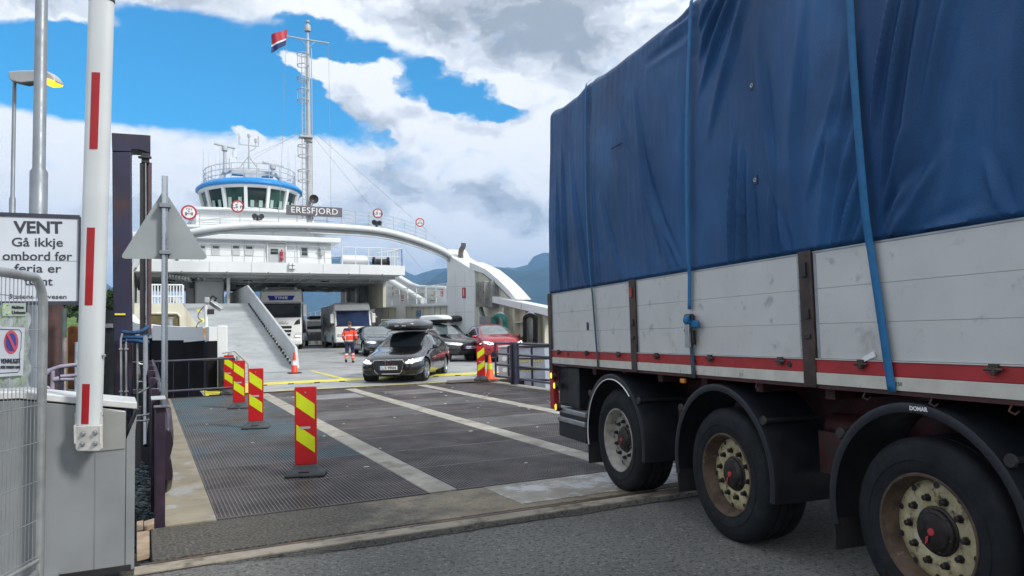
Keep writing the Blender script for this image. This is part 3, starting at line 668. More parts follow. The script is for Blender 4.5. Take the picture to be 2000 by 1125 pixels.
# --- bow arch: main tube, lower pipes, walkway rail
AY = 35.5
archpx = [(262, 520), (275, 492), (300, 471), (340, 459), (380, 452), (440, 442), (520, 439), (600, 440), (660, 443), (720, 447), (760, 453), (800, 464), (840, 478), (872, 492), (885, 505)]
def arch_y(u): return AY + 3.2 * (max(0.0, abs(u - 590) - 60) / 240.0) ** 2 if u > 590 else AY + 2.0 * (max(0.0, abs(u - 590) - 60) / 270.0) ** 2
ap = [at_y(u, v, arch_y(u)) for u, v in archpx]
def smooth_pts(p, it=3):
    for _ in range(it):
        q_ = [p[0]]
        for a, b_ in zip(p, p[1:]): q_ += [a * .75 + b_ * .25, a * .25 + b_ * .75]
        p = q_ + [p[-1]]
    return p
aps = smooth_pts(ap, 2)
obj('bow_arch', MB().tube(aps, 0.145, 12), M['white'], smooth=60, **FW)
obj('bow_arch_box', MB().tube([p + Vector((0, .35, .0)) for p in aps[14:]], 0.15, 10).tube([p + Vector((0, .15, -.23 - .0 * i)) for i, p in enumerate(aps)], 0.055, 8).tube([p + Vector((0, .05, -.36)) for p in aps[30:-3]], 0.035, 6), M['white_grey'], smooth=60, **FW)
def on_arch(x):
    for a, b_ in zip(aps, aps[1:]):
        if a.x <= x <= b_.x: return a.lerp(b_, (x - a.x) / max(1e-6, b_.x - a.x))
    return aps[-1]
rl = MB(); xs = [7.2 + i * .72 for i in range(10)]
rail(rl, [on_arch(x) + Vector((0, .3, .1)) for x in xs], .8, .014, (1, .75, .5, .25), 1, .018, 5)
xs = [1.4 + i * .85 for i in range(7)]
rail(rl, [on_arch(x) + Vector((0, .3, .1)) for x in xs], .75, .012, (1, .5), 1, .016, 5)
obj('arch_rail', rl, M['galv_paint'], **FW)
# weld seams and small fittings on the plating
for x in (1.0, 3.2, 5.4, 9.4, 11.6): obj('weld_seam', MB().tube([(x, 43.59 + arc_x(x, 90), 5.35), (x, 43.59 + arc_x(x, 90), 5.90)], .012, 4), M['white_grey'], **FW)
for x in (.8, 2.4, 5.2, 8.2, 9.5): obj('weld_seam', MB().tube([(x, 45.09 + arc_x(x, 70), 5.95), (x, 45.27 + arc_x(x, 70), 7.3)], .010, 4), M['white_grey'], **FW)
for x in (1.8, 4.1, 6.3, 8.6, 10.9, 13.0): obj('deck_light', MB().cyl((x, 43.52 + arc_x(x, 90), 5.26), (x, 43.52 + arc_x(x, 90), 5.36), .05, n=8), M['dark_grey'], **FW)
obj('wall_lamp', MB().box((9.55, 45.0, 6.55), (9.75, 45.15, 6.95)).box((9.5, 44.95, 6.95), (9.85, 45.2, 7.02)), M['galv_paint'], bevel=.02, **FW)
# --- round traffic signs on the arch
def round_sign(u, v, r, kind):
    c0 = at_y(u, v, arch_y(u) - .35); to = Vector((0 - c0.x, 0 - c0.y, 0)).normalized(); to = (to * .6 + Vector((0, -1, 0)) * .4).normalized()
    e1 = Vector((-to.y, to.x, 0)).normalized() * 1.0
    p = obj('limit_sign', MB().lathe([(.001, 0), (r, 0), (r, .03), (.001, .03)], c0, to, 28), M['sign_red'], **FW)
    obj('sign_face', MB().lathe([(.001, .031), (r * .76, .031), (r * .76, .036), (.001, .036)], c0, to, 28), M['letter_white'], parent=p, world=True)
    x = Vector((-to.y, to.x, 0)); x = x if x.x > 0 else -x
    o_ = c0 + to * .038
    P = lambda a, b_: o_ + x * a * r + Vector((0, 0, b_ * r))
    mb = MB()
    if kind[0] == 'h':
        tm = text_mb(kind[1], r * .9, .004, r * .02); tm.xf(plane_mtx(o_ - Vector((0, 0, 0)), x, (0, 0, 1))); mb.add(tm.v, tm.f)
        for s_ in (-1, 1): mb.add([P(-.16, .68 * s_), P(.16, .68 * s_), P(0, .48 * s_)], [(0, 1, 2)] if s_ < 0 else [(0, 2, 1)])
    else:
        tm = text_mb(kind[1], r * .42, .004, r * .012); tm.xf(plane_mtx(o_ + Vector((0, 0, r * .42)), x, (0, 0, 1))); mb.add(tm.v, tm.f)
        n_ = 2 if kind[0] == 'w' else 1
        for s_ in (-1, 1):
            for k in range(2): xx = s_ * (.28 + k * .16); mb.prism([P(xx - .05, -.4), P(xx + .05, -.4), P(xx + .05, .02), P(xx - .05, .02)], to * .003)
        mb.prism([P(-.28, -.22), P(.28, -.22), P(.28, -.15), P(-.28, -.15)], to * .003)
        mb.add([P(-.14, .16), P(.14, .16), P(0, -.04)], [(0, 2, 1)])
    obj('lettering', mb, M['letter_dark'], parent=p, world=True, smooth=0)
round_sign(369, 415, .335, ('w', '7,5 t')); round_sign(464, 403.5, .285, ('h', '2,5 m')); round_sign(737.5, 417, .245, ('h', '5,0 m')); round_sign(820, 434.5, .235, ('w', '13 t'))
# name board
c0 = at_y(614.5, 412.5, AY - .2); wB, hB = 2.62, .46
xd = Vector((1, 0, 0))
nb = obj('name_board', MB().box((c0.x - wB / 2, c0.y - .03, c0.z - hB / 2), (c0.x + wB / 2, c0.y + .03, c0.z + hB / 2)), M['sign_grey'], bevel=.01, **FW)
tm = text_mb('ERESFJORD', .40, .01, .002, space=1.08); wid = max(p[0] for p in tm.v) - min(p[0] for p in tm.v)
tm.xf(Matrix.Diagonal((2.18 / wid, 1, 1, 1))); tm.xf(plane_mtx(c0 + Vector((0, -.037, 0)), (1, 0, 0), (0, 0, 1)))
obj('lettering', tm, M['letter_white'], parent=nb, world=True, smooth=0)
# --- mast on the arch
MX, MY = 7.02, 35.6
ms = MB().tube([(MX, MY, 6.7), (MX, MY, 11.5), (MX, MY, 14.8), (MX, MY, 16.1)], [.115, .11, .085, .065], 14).cyl((MX, MY, 16.1), (MX, MY, 16.9), .05, .045, 10).cyl((MX, MY, 16.85), (MX, MY, 16.92), .10, n=12)
ms.lathe([(.14, 0), (.16, .1), (.14, .3)], (MX, MY, 16.4), n=10)
masto = obj('mast', ms, M['galv_paint'], smooth=50, **FW)
ya = at_y(564, 47, MY); yb_ = at_y(650, 62, MY)
ymid = Vector((MX, MY, 15.9))
obj('yard', MB().tube([(MX - 1.0, MY - .06, 15.98), (MX, MY - .06, 15.95), (MX + 1.02, MY - .06, 15.95)], .035, 6).tube([(MX - .35, MY - .05, 15.95), (MX, MY - .05, 15.55), (MX + .35, MY - .05, 15.95)], .02, 6), M['galv_paint'], parent=masto, world=True)
ld = MB()
for s_ in (0, 1): ld.tube([(MX - .16 - .17 * s_ * 1, MY - .18, 7.2), (MX - .16 - .17 * s_, MY - .18, 15.2)], .022, 5)
for i in range(32): z = 7.4 + i * .245; ld.tube([(MX - .33, MY - .18, z), (MX - .16, MY - .18, z)], .014, 5)
ld.tube([(MX + .17, MY, 7.2), (MX + .17, MY, 15.6)], .025, 6)
for i in range(26): z = 7.4 + i * .31; ld.tube([(MX + .10, MY, z), (MX + .17, MY, z)], .012, 5)
obj('mast_ladder', ld, M['galv_paint'], parent=masto, world=True)
for (z0_, z1_) in ((14.6, 15.15), (13.9, 14.0), (12.9, 13.4), (10.2, 10.7), (9.0, 9.5)):
    cg = MB()
    for z in (z0_, z1_): cg.tube([(MX - .28 + .26 * math.cos(t_), MY - .2 + .3 * math.sin(t_), z) for t_ in [PI * .15 + 1.9 * PI * i / 14 for i in range(15)]], .022, 5)
    for t_ in (PI * .8, PI, PI * 1.25): cg.tube([(MX - .28 + .26 * math.cos(t_), MY - .2 + .3 * math.sin(t_), z0_), (MX - .28 + .26 * math.cos(t_), MY - .2 + .3 * math.sin(t_), z1_)], .01, 5)
    obj('ladder_cage', cg, M['galv_paint'], parent=masto, world=True)
obj('mast_platform', MB().prism([(MX - .45, MY - .35, 11.1), (MX + .15, MY - .35, 11.1), (MX + .2, MY + .1, 11.1), (MX - .45, MY + .1, 11.1)], (0, 0, .08)).cyl((MX, MY, 10.95), (MX, MY, 11.3), .2, n=12), M['galv_paint'], parent=masto, world=True)
obj('horn', MB().lathe([(.05, .35), (.07, .1), (.2, .0), (.22, -.02), (.17, .02), (.02, .06)], at_y(613, 389, MY - .35), (0, 1, 0), 20), M['black'], parent=masto, world=True)
# stays and halyards
st = MB()
top = (MX, MY, 12.0)

for p, q_ in (((MX + .1, MY, 11.6), at_y(872, 484, arch_y(872))), ((MX + .1, MY, 11.4), at_y(826, 528, 46)), ((MX - .1, MY, 11.6), (6.6, 52, 13.8)), ((MX - .1, MY, 11.5), (6.3, 52, 13.9)), ((MX - 1.0, MY, 15.95), (MX - 1.35, MY, 7.6)), ((MX + 1.0, MY, 15.95), (MX + 1.05, MY, 7.3)), ((1.7, 35.4, 7.2), (2.9, 47, 10)), ((1.6, 35.4, 7.1), (3.0, 47, 9.6))): st.tube([p, q_], .008, 4)
st.tube([at_y(498, 473, 44), at_y(485, 558, 44)], .012, 4)
obj('rigging', st, M['galv'], **FW)

# --- right bow quarter: pillar with the arch foot, sloping wing, boxes
XR = 15.3
def PX(u, v, x=XR): return at_x(u, v, x)
pil = [PX(*p) for p in ((864, 494), (875, 487), (883, 502), (917, 523), (926, 525), (926, 692), (873, 692), (873, 522), (871, 508))]
obj('bow_pillar', MB().prism(pil, (1.1, 0, 0)), M['white'], bevel=.04, smooth=20, **FW)
wing = [PX(*p, x=XR +0.12) for p in ((917, 523), (919, 512), (946, 529), (972, 548), (990, 566), (1007, 584), (1062, 599), (1062, 625), (1000, 625), (926, 640))]
wing_in = [PX(*p, x=XR +0.20) for p in ((926, 526), (944, 536), (966, 555), (984, 573), (998, 588), (1064, 606), (1064, 720), (926, 720))]
obj('bow_wing', MB().prism(wing_in, (.25, 0, 0)), M['cream'], smooth=20, **FW)
edge = [PX(*p, x=XR +0.00) for p in ((919, 514), (932, 520), (948, 529), (972, 549), (990, 566), (1006, 585))]
em = MB()
for a, b_ in zip(edge, edge[1:]): em.beam(a, b_, .10, .14)
obj('wing_edge', MB().prism([PX(*p, x=XR -0.02) for p in ((917, 512), (932, 518), (950, 527), (974, 547), (992, 565), (1009, 585), (1003, 587), (986, 570), (968, 553), (944, 534), (926, 528), (917, 524))], (.75, 0, 0)), M['white'], smooth=30, **FW)
obj('bulwark_cap', MB().prism([PX(*p, x=XR -0.25) for p in ((961, 579), (1019, 591), (1063, 600), (1110, 612), (1110, 628), (1063, 616), (1018, 605), (961, 591))], (.6, 0, 0)), M['white'], smooth=20, bevel=.02, **FW)
obj('joint', MB().beam(PX(1018, 590, XR -0.26), PX(1018, 606, XR -0.26), .03, .03), M['white_grey'], **FW)
sf = MB()
for u in (980, 1001, 1022, 1043, 1060): sf.prism([PX(u, 600, XR -0.05), PX(u + 4, 600, XR -0.05), PX(u + 4, 725, XR -0.05), PX(u, 725, XR -0.05)], (.25, 0, 0))
for v in (628, 655, 672, 690): sf.prism([PX(1004, v, XR +0.00), PX(1020, v, XR +0.00), PX(1020, v + 3, XR +0.00), PX(1004, v + 3, XR +0.00)], (.18, 0, 0))
obj('bulwark_frame', sf, M['cream'], smooth=0, **FW)
cb = obj('stainless_cabinet', MB().prism([PX(*p, x=XR -0.45) for p in ((929, 551), (946, 549), (946, 599), (929, 600))], (.6, 0, 0)), M['stainless'], bevel=.015, **FW)
obj('cabinet_side', MB().box((XR - .2, PX(960, 560, XR -0.20).y, PX(960, 600, XR -0.20).z), (XR + .18, PX(947, 560, XR -0.20).y, PX(960, 548, XR -0.20).z)), M['galv'], parent=cb, world=True)
obj('cabinet_leg', MB().beam(PX(938, 600, XR -0.20), PX(948, 632, XR -0.20), .14, .2), M['dark_grey'], parent=cb, world=True)
obj('control_box', MB().prism([PX(*p, x=XR -0.30) for p in ((936, 618), (958, 618), (958, 634), (936, 634))], (.4, 0, 0)), M['dark_grey'], bevel=.02, **FW)
obj('vent_grille', MB().prism([PX(*p, x=XR -0.05) for p in ((961, 557), (966, 558), (966, 576), (961, 575))], (.1, 0, 0)), M['dark_grey'], **FW)
ex = PX(900, 503, XR +0.50)
obj('exhaust_pipe', MB().tube([ex, ex + Vector((0, 0, .25)), ex + Vector((.0, -.08, .40)), ex + Vector((.05, -.28, .6)), ex + Vector((.05, -.32, .78))], [.15, .15, .15, .14, .14], 14).cyl(ex + Vector((0, .7, -.05)), ex + Vector((0, .7, .2)), .1, n=10), mat('rusty_pipe', (.16, .14, .14), .6, .4, var=.3, vscale=5), smooth=50, **FW)
for v in (560, 610, 655): obj('weld_seam', MB().tube([PX(873, v, XR - .002), PX(925, v - 1, XR - .002)], .010, 4), M['white_grey'], **FW)
for u in (889, 908): obj('weld_seam', MB().tube([PX(u, 530, XR - .002), PX(u, 690, XR - .002)], .010, 4), M['white_grey'], **FW)
def plaque(u0, v0, u1, v1, txt, x):
    p = obj('number_plaque', MB().prism([at_x(u0, v0, x), at_x(u1, v0, x), at_x(u1, v1, x), at_x(u0, v1, x)], (.03, 0, 0)), M['sign_red'], **FW)
    c_ = at_x((u0 + u1) / 2, (v0 + v1) / 2, x - .006); h_ = (at_x(u0, v0, x).z - at_x(u0, v1, x).z)
    tm = text_mb(txt, h_ * .95, .004, .012); tm.xf(plane_mtx(c_, (0, -1, 0), (0, 0, 1))); obj('lettering', tm, M['letter_white'], parent=p, world=True, smooth=0)
plaque(902.5, 562, 908.5, 582, '1', XR - .04)
# right side walkway between deckhouse and pillar
WK = [at_x(*p, XR) for p in ((712, 602), (728, 600), (800, 595), (873, 591), (873, 690), (712, 676))]
wall = MB().prism(WK, (.3, 0, 0))
obj('side_wall', wall, M['white'], smooth=0, **FW)
def recess(u0, v0, u1, v1, u2, v2):
    p = [at_x(u0, v0, XR - .03), at_x(u1, v0 - 2, XR - .03), at_x(u1, v1, XR - .03), at_x(u0, v1, XR - .03)]
    a = obj('locker_opening', MB().prism(p, (.02, 0, 0)), M['cream'], smooth=0, **FW)
    mm = MB(); mm.beam(at_x(u0 - 1, v0, XR - .12), at_x(u1 + 1, v0 - 2, XR - .12), .14, .07)
    n_ = int((u1 - u0) / 11)
    for i in range(n_ + 1): u = u0 + (u1 - u0) * i / n_; mm.beam(at_x(u, v0, XR - .06), at_x(u, v1, XR - .06), .05, .05)
    obj('frame', mm, M['white_grey'], parent=a, world=True)
recess(733, 602, 771, 650, 0, 0); recess(793, 599, 871, 650, 0, 0)
obj('locker_box', MB().prism([at_x(*p, XR - .1) for p in ((812, 607), (820, 606), (820, 618), (812, 618))], (.06, 0, 0)), mat('blue_panel', (.1, .2, .35), .5), **FW)
ow = MB().prism([at_x(*p, XR +1.20) for p in ((748, 522), (762, 527), (780, 541), (800, 553), (820, 559), (873, 561), (885, 600), (745, 600))], (.3, 0, 0))
obj('outer_bulwark', ow, M['white'], smooth=30, **FW)
obj('bulwark_rim', MB().tube([at_x(*p, XR +1.15) for p in ((748, 523), (762, 528), (780, 542), (800, 554), (820, 560), (873, 562))], .11, 8), M['white'], **FW)
obj('walkway_floor', MB().prism([(XR + .31, at_x(728, 600, XR).y, 3.0), (XR + 1.19, at_x(728, 600, XR).y, 3.0), (XR + 1.19, 39.3, 3.0), (XR + .31, 39.3, 3.0)], (0, 0, .05)), M['white_grey'], smooth=0, **FW)
obj('brace', MB().tube([at_x(744, 537, XR +0.40), at_x(828, 589, XR +0.40)], .2, 12), M['white'], smooth=50, **FW)
rl = MB(); rail(rl, [at_x(725, 599, XR).lerp(at_x(873, 590, XR), i / 9) for i in range(10)], 1.05, .025, (1, .66, .33), 1, .03, 6)
obj('walkway_rail', rl, M['white'], **FW)
plaque(860.5, 564, 865, 580, '2', XR + .55); plaque(783.5, 574, 787.5, 588, '3', XR + .55)
lk = MB()
for i, (u, v) in enumerate(((757, 560), (772, 567), (757, 572), (800, 573), (815, 571), (815, 580), (838, 570), (838, 580))):
    lk.prism([at_x(u, v, XR +1.10), at_x(u + 9, v - .5, XR +1.10), at_x(u + 9, v + 6, XR +1.10), at_x(u, v + 6.5, XR +1.10)], (.09, 0, 0))
obj('bulwark_pocket', lk, M['cream'], smooth=0, **FW)
# inboard walls under the deckhouse
obj('casing_wall', MB().box((13.6, 50.2, .75), (14.25, 57, 5.3)), M['dark_grey'], smooth=0, **FW)
obj('side_house_wall', MB().prism([at_x(*p, 13.9) for p in ((708, 540), (748, 536), (748, 600), (708, 606))], (.2, 0, 0)), M['cream'], smooth=0, **FW)
for y in (51.6, 54.5): obj('casing_column', MB().box((13.45, y, .8), (13.6, y + .5, 5.2)), M['white'], smooth=0, **FW)
for x, sg_ in ((13.9, 1), (-.6, -1)):
    obj('far_side_wall', MB().prism([(x, 57.01, .8), (x, 57.01, 4.6), (x, 62, 3.3), (x, 96, 3.4), (x, 100, .9)], (.3 * sg_, 0, 0)), M['cream'], smooth=0, **FW)
cr_ = MB(); rail(cr_, [(12.9, 47 + i * 2, .95) for i in range(18)], 1.1, .03, (1, .6), 1, .035, 6); rail(cr_, [(12.9, 47 + i * 2, 2.9) for i in range(18)], .9, .03, (1, .6), 1, .035, 6); cr_.box((12.85, 46.5, 2.8), (13.44, 82, 2.9))
obj('gangway_rail', cr_, M['galv_paint'], **FW)
for y in range(58, 84, 3): obj('wall_rib', MB().box((13.6, y, .9), (13.89, y + .14, 3.2)), M['cream'], smooth=0, **FW)
# left casing under the deckhouse, passage and lattice
a = at_y(381, 540, 46); b_ = at_y(438, 596, 46)
obj('casing_block', MB().box((a.x, 46, .8), (b_.x, 52, 5.29)), M['white_grey'], bevel=.15, seg=3, **FW)
obj('corner_post', MB().cyl((b_.x + .15, 45.2, .8), (b_.x + .15, 45.2, 5.29), .1, n=10), M['white'], **FW)
obj('casing_door', MB().box((a.x - .45, 46.3, .9), (a.x - .05, 47, 4.6)), M['dark_grey'], smooth=0, **FW)
obj('left_side_wall', MB().box((-.7, 44.6, .75), (-.45, 57, 5.3)), M['dark_grey'], smooth=0, **FW)
# --- left bow: bulwark with white cap and black plating
lb = [(1.78, 20.6), (1.72, 21.4), (1.2, 22.2), (.45, 23.4), (.05, 25.5), (-.15, 28), (-.3, 31), (-.45, 35.6)]
topz = [1.88, 1.90, 1.92, 2.0, 2.12, 2.3, 2.55, 2.8]
cap = MB(); blk = MB(); inn = MB()
for i in range(len(lb) - 1):
    (x0, y0), (x1, y1) = lb[i], lb[i + 1]; h0, h1 = topz[i], topz[i + 1]
    d = Vector((x1 - x0, y1 - y0, 0)).normalized(); nrm = Vector((-d.y, d.x, 0)) * 1.0   # outboard
    if nrm.x > 0: nrm = -nrm
    a = Vector((x0, y0, 0)) + nrm * .28; b_ = Vector((x1, y1, 0)) + nrm * .28
    for mb, za, zb, zc, zd, off in ((cap, h0 - .36, h1 - .42, h0, h1, 0), (blk, -1.9, -1.9, h0 - .361, h1 - .421, .03)):
        P0 = Vector((x0 + off, y0, za)); P1 = Vector((x1 + off, y1, zb)); P2 = Vector((x1 + off, y1, zd)); P3 = Vector((x0 + off, y0, zc))
        Q0 = Vector((a.x - off, a.y, za)); Q1 = Vector((b_.x - off, b_.y, zb)); Q2 = Vector((b_.x - off, b_.y, zd)); Q3 = Vector((a.x - off, a.y, zc))
        mb.add([P0, P1, P2, P3, Q0, Q1, Q2, Q3], [(0, 1, 2, 3), (7, 6, 5, 4), (3, 2, 6, 7), (0, 3, 7, 4), (1, 5, 6, 2), (0, 4, 5, 1)])
obj('bow_bulwark', cap, M['white'], smooth=25, **FW)
obj('bow_plating', blk, M['hull_black'], smooth=25, **FW)
obj('rust_streak', MB().add([at_y(396, 641, 20.55), at_y(404, 641, 20.55), at_y(401, 662, 20.55), at_y(398, 660, 20.55)], [(0, 1, 2, 3)]), mat('rust_run', (.42, .27, .12), .7, var=.3, vscale=8), smooth=0, **FW)
obj('bulwark_end', MB().box((1.70, 20.58, .3), (1.95, 21.3, 1.91)), M['white'], bevel=.02, **FW)
# left side deck: cream wall with rounded opening, white picket rail, deck gear
y_ = 33.0
def PY(u, v, y=y_): return at_y(u, v, y)
obj('side_deck_wall', MB().prism([PY(262, 592), PY(355, 592), PY(392, 640), PY(392, 660), PY(262, 660)], (0, .4, 0)), M['cream'], smooth=0, **FW)
op = MB().prism([PY(296, 615, y_ - .01), PY(346, 615, y_ - .01), PY(350, 620, y_ - .01), PY(351, 650, y_ - .01), PY(296, 650, y_ - .01)], (0, .005, 0))
obj('mooring_opening', op, mat('olive_opening', (.10, .085, .03), .6, var=.3, vscale=2), smooth=0, **FW)
tr_ = MB()
tpts = [PY(290, 612, y_ - .04), PY(346, 612, y_ - .04), PY(352, 619, y_ - .04), PY(353, 650, y_ - .04)]
tr_.tube(tpts, .05, 8); obj('opening_frame', tr_, M['cream'], **FW)
obj('mooring_bitt', MB().cyl(PY(332, 640, 30), PY(332, 622, 30), .10, n=12).cyl(PY(332, 622, 30), PY(332, 620, 30), .13, n=12).box(PY(326, 640, 30) + Vector((0, -.1, -.1)), PY(338, 640, 30) + Vector((0, .1, 0))), M['galv'], **FW)
pk = MB()
a = PY(296, 592); b_ = PY(357, 592); zt = PY(300, 556).z
for i in range(11): p = a.lerp(b_, i / 10); pk.tube([(p.x, p.y + .1, a.z), (p.x, p.y + .1, zt)], .03 if i % 5 else .05, 6)
for z in (zt, a.z + (zt - a.z) * .36): pk.tube([(a.x, a.y + .1, z), (b_.x, b_.y + .1, z)], .04, 6)
obj('picket_rail', pk, M['white'], **FW)
obj('deck_machinery', MB().cyl(PY(338, 590, 34.5), PY(338, 583, 34.5) , .3, n=12).box(PY(322, 598, 34.2), PY(332, 584, 34.2) + Vector((0, .4, 0))).cyl(PY(341, 590, 34.2), PY(348, 590, 34.2), .28, n=14), M['dark_grey'], bevel=.03, **FW)
obj('deck_machinery', MB().cyl(PY(344, 594, 33.8), PY(354, 588, 33.8), .25, .3, n=14), M['white'], **FW)
obj('left_pillar', MB().prism([at_x(260, 512, -.5), at_x(274, 508, -.5), at_x(278, 600, -.5), at_x(280, 660, -.5), at_x(258, 660, -.5)], (-.6, 0, 0)), M['cream'], smooth=0, **FW)
# stiffened plating seen under the left wing
sp_ = MB()
for i in range(9): p = at_y(320 + i * 6, 536 + i * 1.0, 44.5); sp_.beam(p, p + Vector((.9, 7, -.1)), .08, .15)
obj('wing_stiffener', sp_, M['white'], smooth=0, **FW)
# ---- hoistable car ramp
RX0, RX1 = 1.75, 4.9
ry = [(27.4, deckz(27.4) + .02), (40.9, 3.46), (53, 3.6)]
rm = MB()
for (ya_, za_), (yb2, zb2) in zip(ry, ry[1:]):
    rm.add([(RX0, ya_, za_), (RX1, ya_, za_), (RX1, yb2, zb2), (RX0, yb2, zb2), (RX0, ya_, za_ - .22 if za_ > 1 else za_ - .015), (RX1, ya_, za_ - .22 if za_ > 1 else za_ - .015), (RX1, yb2, zb2 - .22), (RX0, yb2, zb2 - .22)], [(0, 1, 2, 3), (7, 6, 5, 4), (0, 3, 7, 4), (2, 1, 5, 6), (0, 4, 5, 1)])
ramp_o = obj('car_ramp', rm, M['ramp'], smooth=0, **FW)
for s_, X in ((1, RX1), (0, RX0 - .09)):
    sdp = MB().prism([(X, 27.2, deckz(27.2) + .12), (X, 27.6, 1.22), (X, 41.5, 4.45), (X, 53, 4.62), (X, 53, 3.62), (X, 40.9, 3.48), (X, 27.3, deckz(27.3) + .12)] if s_ else [(X, 31, 1.15), (X, 33, 1.75), (X, 40.9, 3.6), (X, 40.9, 3.40), (X, 31, 1.05)], (.09, 0, 0))
    obj('ramp_side_panel', sdp, M['white_grey'] if s_ else M['white'], parent=ramp_o, world=True, smooth=0)
for i in range(26): y = 27.8 + i * .5; z = interp(ry, y); obj('kerb_block', MB().box((RX1 - .06, y, z + .03), (RX1 - .005, y + .18, z + .12)), M['black'], parent=ramp_o, world=True, smooth=0)
ym = MB()
for y in (36.2, 38.6): z = interp(ry, y); ym.add([(RX0 + .55, y, z + .005), (RX0 + .75, y, z + .005), (RX0 + .75, y + .8, z + .195), (RX0 + .55, y + .8, z + .195)], [(0, 1, 2, 3)])
obj('yellow_marking', ym, M['yellow'], parent=ramp_o, world=True, smooth=0)
# hinge parts at the lip left: steps, hydraulic, small grating ladder
hg = MB().box((1.98, 20.6, .25), (2.06, 21.2, 1.2)).box((2.2, 20.6, .25), (2.26, 21.0, 1.1))
for i in range(6): hg.beam((1.98 + .0, 20.7 + i * .12, .3 + i * .05), (2.0, 20.7 + i * .12, 1.2), .02)
hg.tube([(1.8, 20.4, 1.2), (2.1, 20.4, 1.25), (2.45, 20.5, .9), (2.5, 20.5, .3)], .03, 6)
obj('gate_frame', hg, M['galv_paint'], **FW)
obj('hinge_block', MB().box((1.72, 20.2, .25), (1.92, 20.56, 1.1)).box((1.76, 20.0, .5), (1.9, 20.2, .8)), M['black'], bevel=.02, **FW)

# ---- things hanging on or standing by the ferry
fa = at_y(562, 57, MY); fb_ = at_y(558, 88, MY)
def flag_part(t0, t1):
    m = MB()
    def fn(a, b):
        t_ = t0 + (t1 - t0) * b
        hoist = fa.lerp(fb_, t_); fly = Vector((-.80, -.10, -.42)) * a
        rip = Vector((.05, .14, .05)) * math.sin(a * 7 + t_ * 2) * a
        return hoist + fly + rip - Vector((0, 0, .12 * a * t_)) + Vector((.1*t_*a, 0, 0))
    return m.grid(fn, 14, 4)
fo = thing('flag', 'small red, white and blue flag flying from the yard of the ferry mast', 'flag', tuple(fb_))
obj('red_cloth', flag_part(0, .56), M['sign_red'], fo, world=True, smooth=80)
obj('white_cloth', flag_part(.56, .66), M['letter_white'], fo, world=True, smooth=80)
obj('blue_cloth', flag_part(.66, 1), mat('navy_cloth', (.012, .04, .16), .7), fo, world=True, smooth=80)
def hose(name, label, u0, u1, v0, v1, mt, n_):
    t_ = thing(name, label, 'hose', tuple(PX((u0 + u1) / 2, v1, XR - .3)), group='coiled hoses hung on the bow bulwark')
    m = MB(); random.seed(n_)
    for i in range(n_):
        du = (i / n_) * 7.5; x = XR - .38 + .045 * (i % 4)
        a0 = u0 + du * .75 + random.random(); a1 = u1 - du - random.random(); b0 = v0 + du * .7 + random.random(); b1 = v1 - du * .6 - random.random() * 5
        pts = []
        for k in range(20):
            an = PI * k / 19
            pts.append(PX((a0 + a1) / 2 - math.cos(an) * (a1 - a0) / 2, b0 + 9 - math.sin(an) * 9, x))
        for k in range(12):
            an = PI * k / 11; pts.append(PX((a0 + a1) / 2 + math.cos(an) * (a1 - a0) / 2, b1 - 8 + math.sin(an) * 8, x))
        m.tube(pts, .028, 6, closed=True)
    obj('coil', m, mt, t_, world=True, smooth=60)
    h = MB().tube([PX((u0 + u1) / 2 - 9 * math.cos(PI * k / 12), v0 + 6 - 9 * math.sin(PI * k / 12), XR - .34) for k in range(13)], .025, 6)
    h.tube([PX((u0 + u1) / 2 - 9, v0 + 6, XR - .34), PX((u0 + u1) / 2 + 9, v0 + 6, XR - .34)], .025, 6).tube([PX((u0 + u1) / 2, v0 - 3, XR - .34), PX((u0 + u1) / 2, v0 + 6, XR - .34)], .02, 6)
    h.beam(PX((u0 + u1) / 2, v0 + 6, XR - .34), PX((u0 + u1) / 2, v0 + 6, XR + .1), .05)
    obj('hanger', h, M['white'], t_, world=True)
hose('hose', 'coiled teal hose hanging on the cream bulwark behind the red car', 963, 990, 613, 676, M['teal'], 16)
hose('hose', 'coiled black hose hanging on the cream bulwark beside the trailer', 1022, 1050, 613, 683, M['rubber'], 18)
obj('hose_box', MB().prism([PX(*p, x=XR - .28) for p in ((1031, 628), (1042, 628), (1042, 663), (1031, 663))], (.2, 0, 0)), M['galv'], bevel=.02, **FW)
# surveillance camera on post at the left bow
cp = thing('surveillance_camera', 'grey surveillance camera and floodlight on a short white post atop the bow bulwark', 'camera', (1.5, 21.4, 1.9))
cw = dict(parent=cp, world=True)
def CP(u, v, y=21.2): return at_y(u, v, y)
obj('post', MB().tube([CP(403, 640), CP(402, 592)], .045, 8), M['white'], **cw)
obj('base_plate', MB().box(CP(396, 641) + Vector((0, -.08, 0)), CP(411, 638) + Vector((0, .1, 0))), M['white'], **cw)
obj('camera_housing', MB().tube([CP(411, 589), CP(433, 604)], .085, 4), M['galv'], bevel=.01, smooth=0, **cw)
obj('floodlight', MB().box(CP(399, 592) + Vector((0, -.1, 0)), CP(409, 581) + Vector((0, .1, 0))), M['galv_paint'], bevel=.02, **cw)
obj('lamp_bracket', MB().tube([CP(409, 583), CP(416, 578), CP(423, 582), CP(418, 589)], .035, 6).box(CP(405, 614) + Vector((0, -.06, 0)), CP(418, 604) + Vector((0, .1, 0))), M['black'], **cw)
obj('cable', MB().tube(smooth_pts([CP(402, 595), CP(392, 605), CP(386, 616), CP(388, 623), CP(397, 627), CP(388, 629), CP(384, 636), CP(384, 641)]), .012, 6), M['black'], **cw)

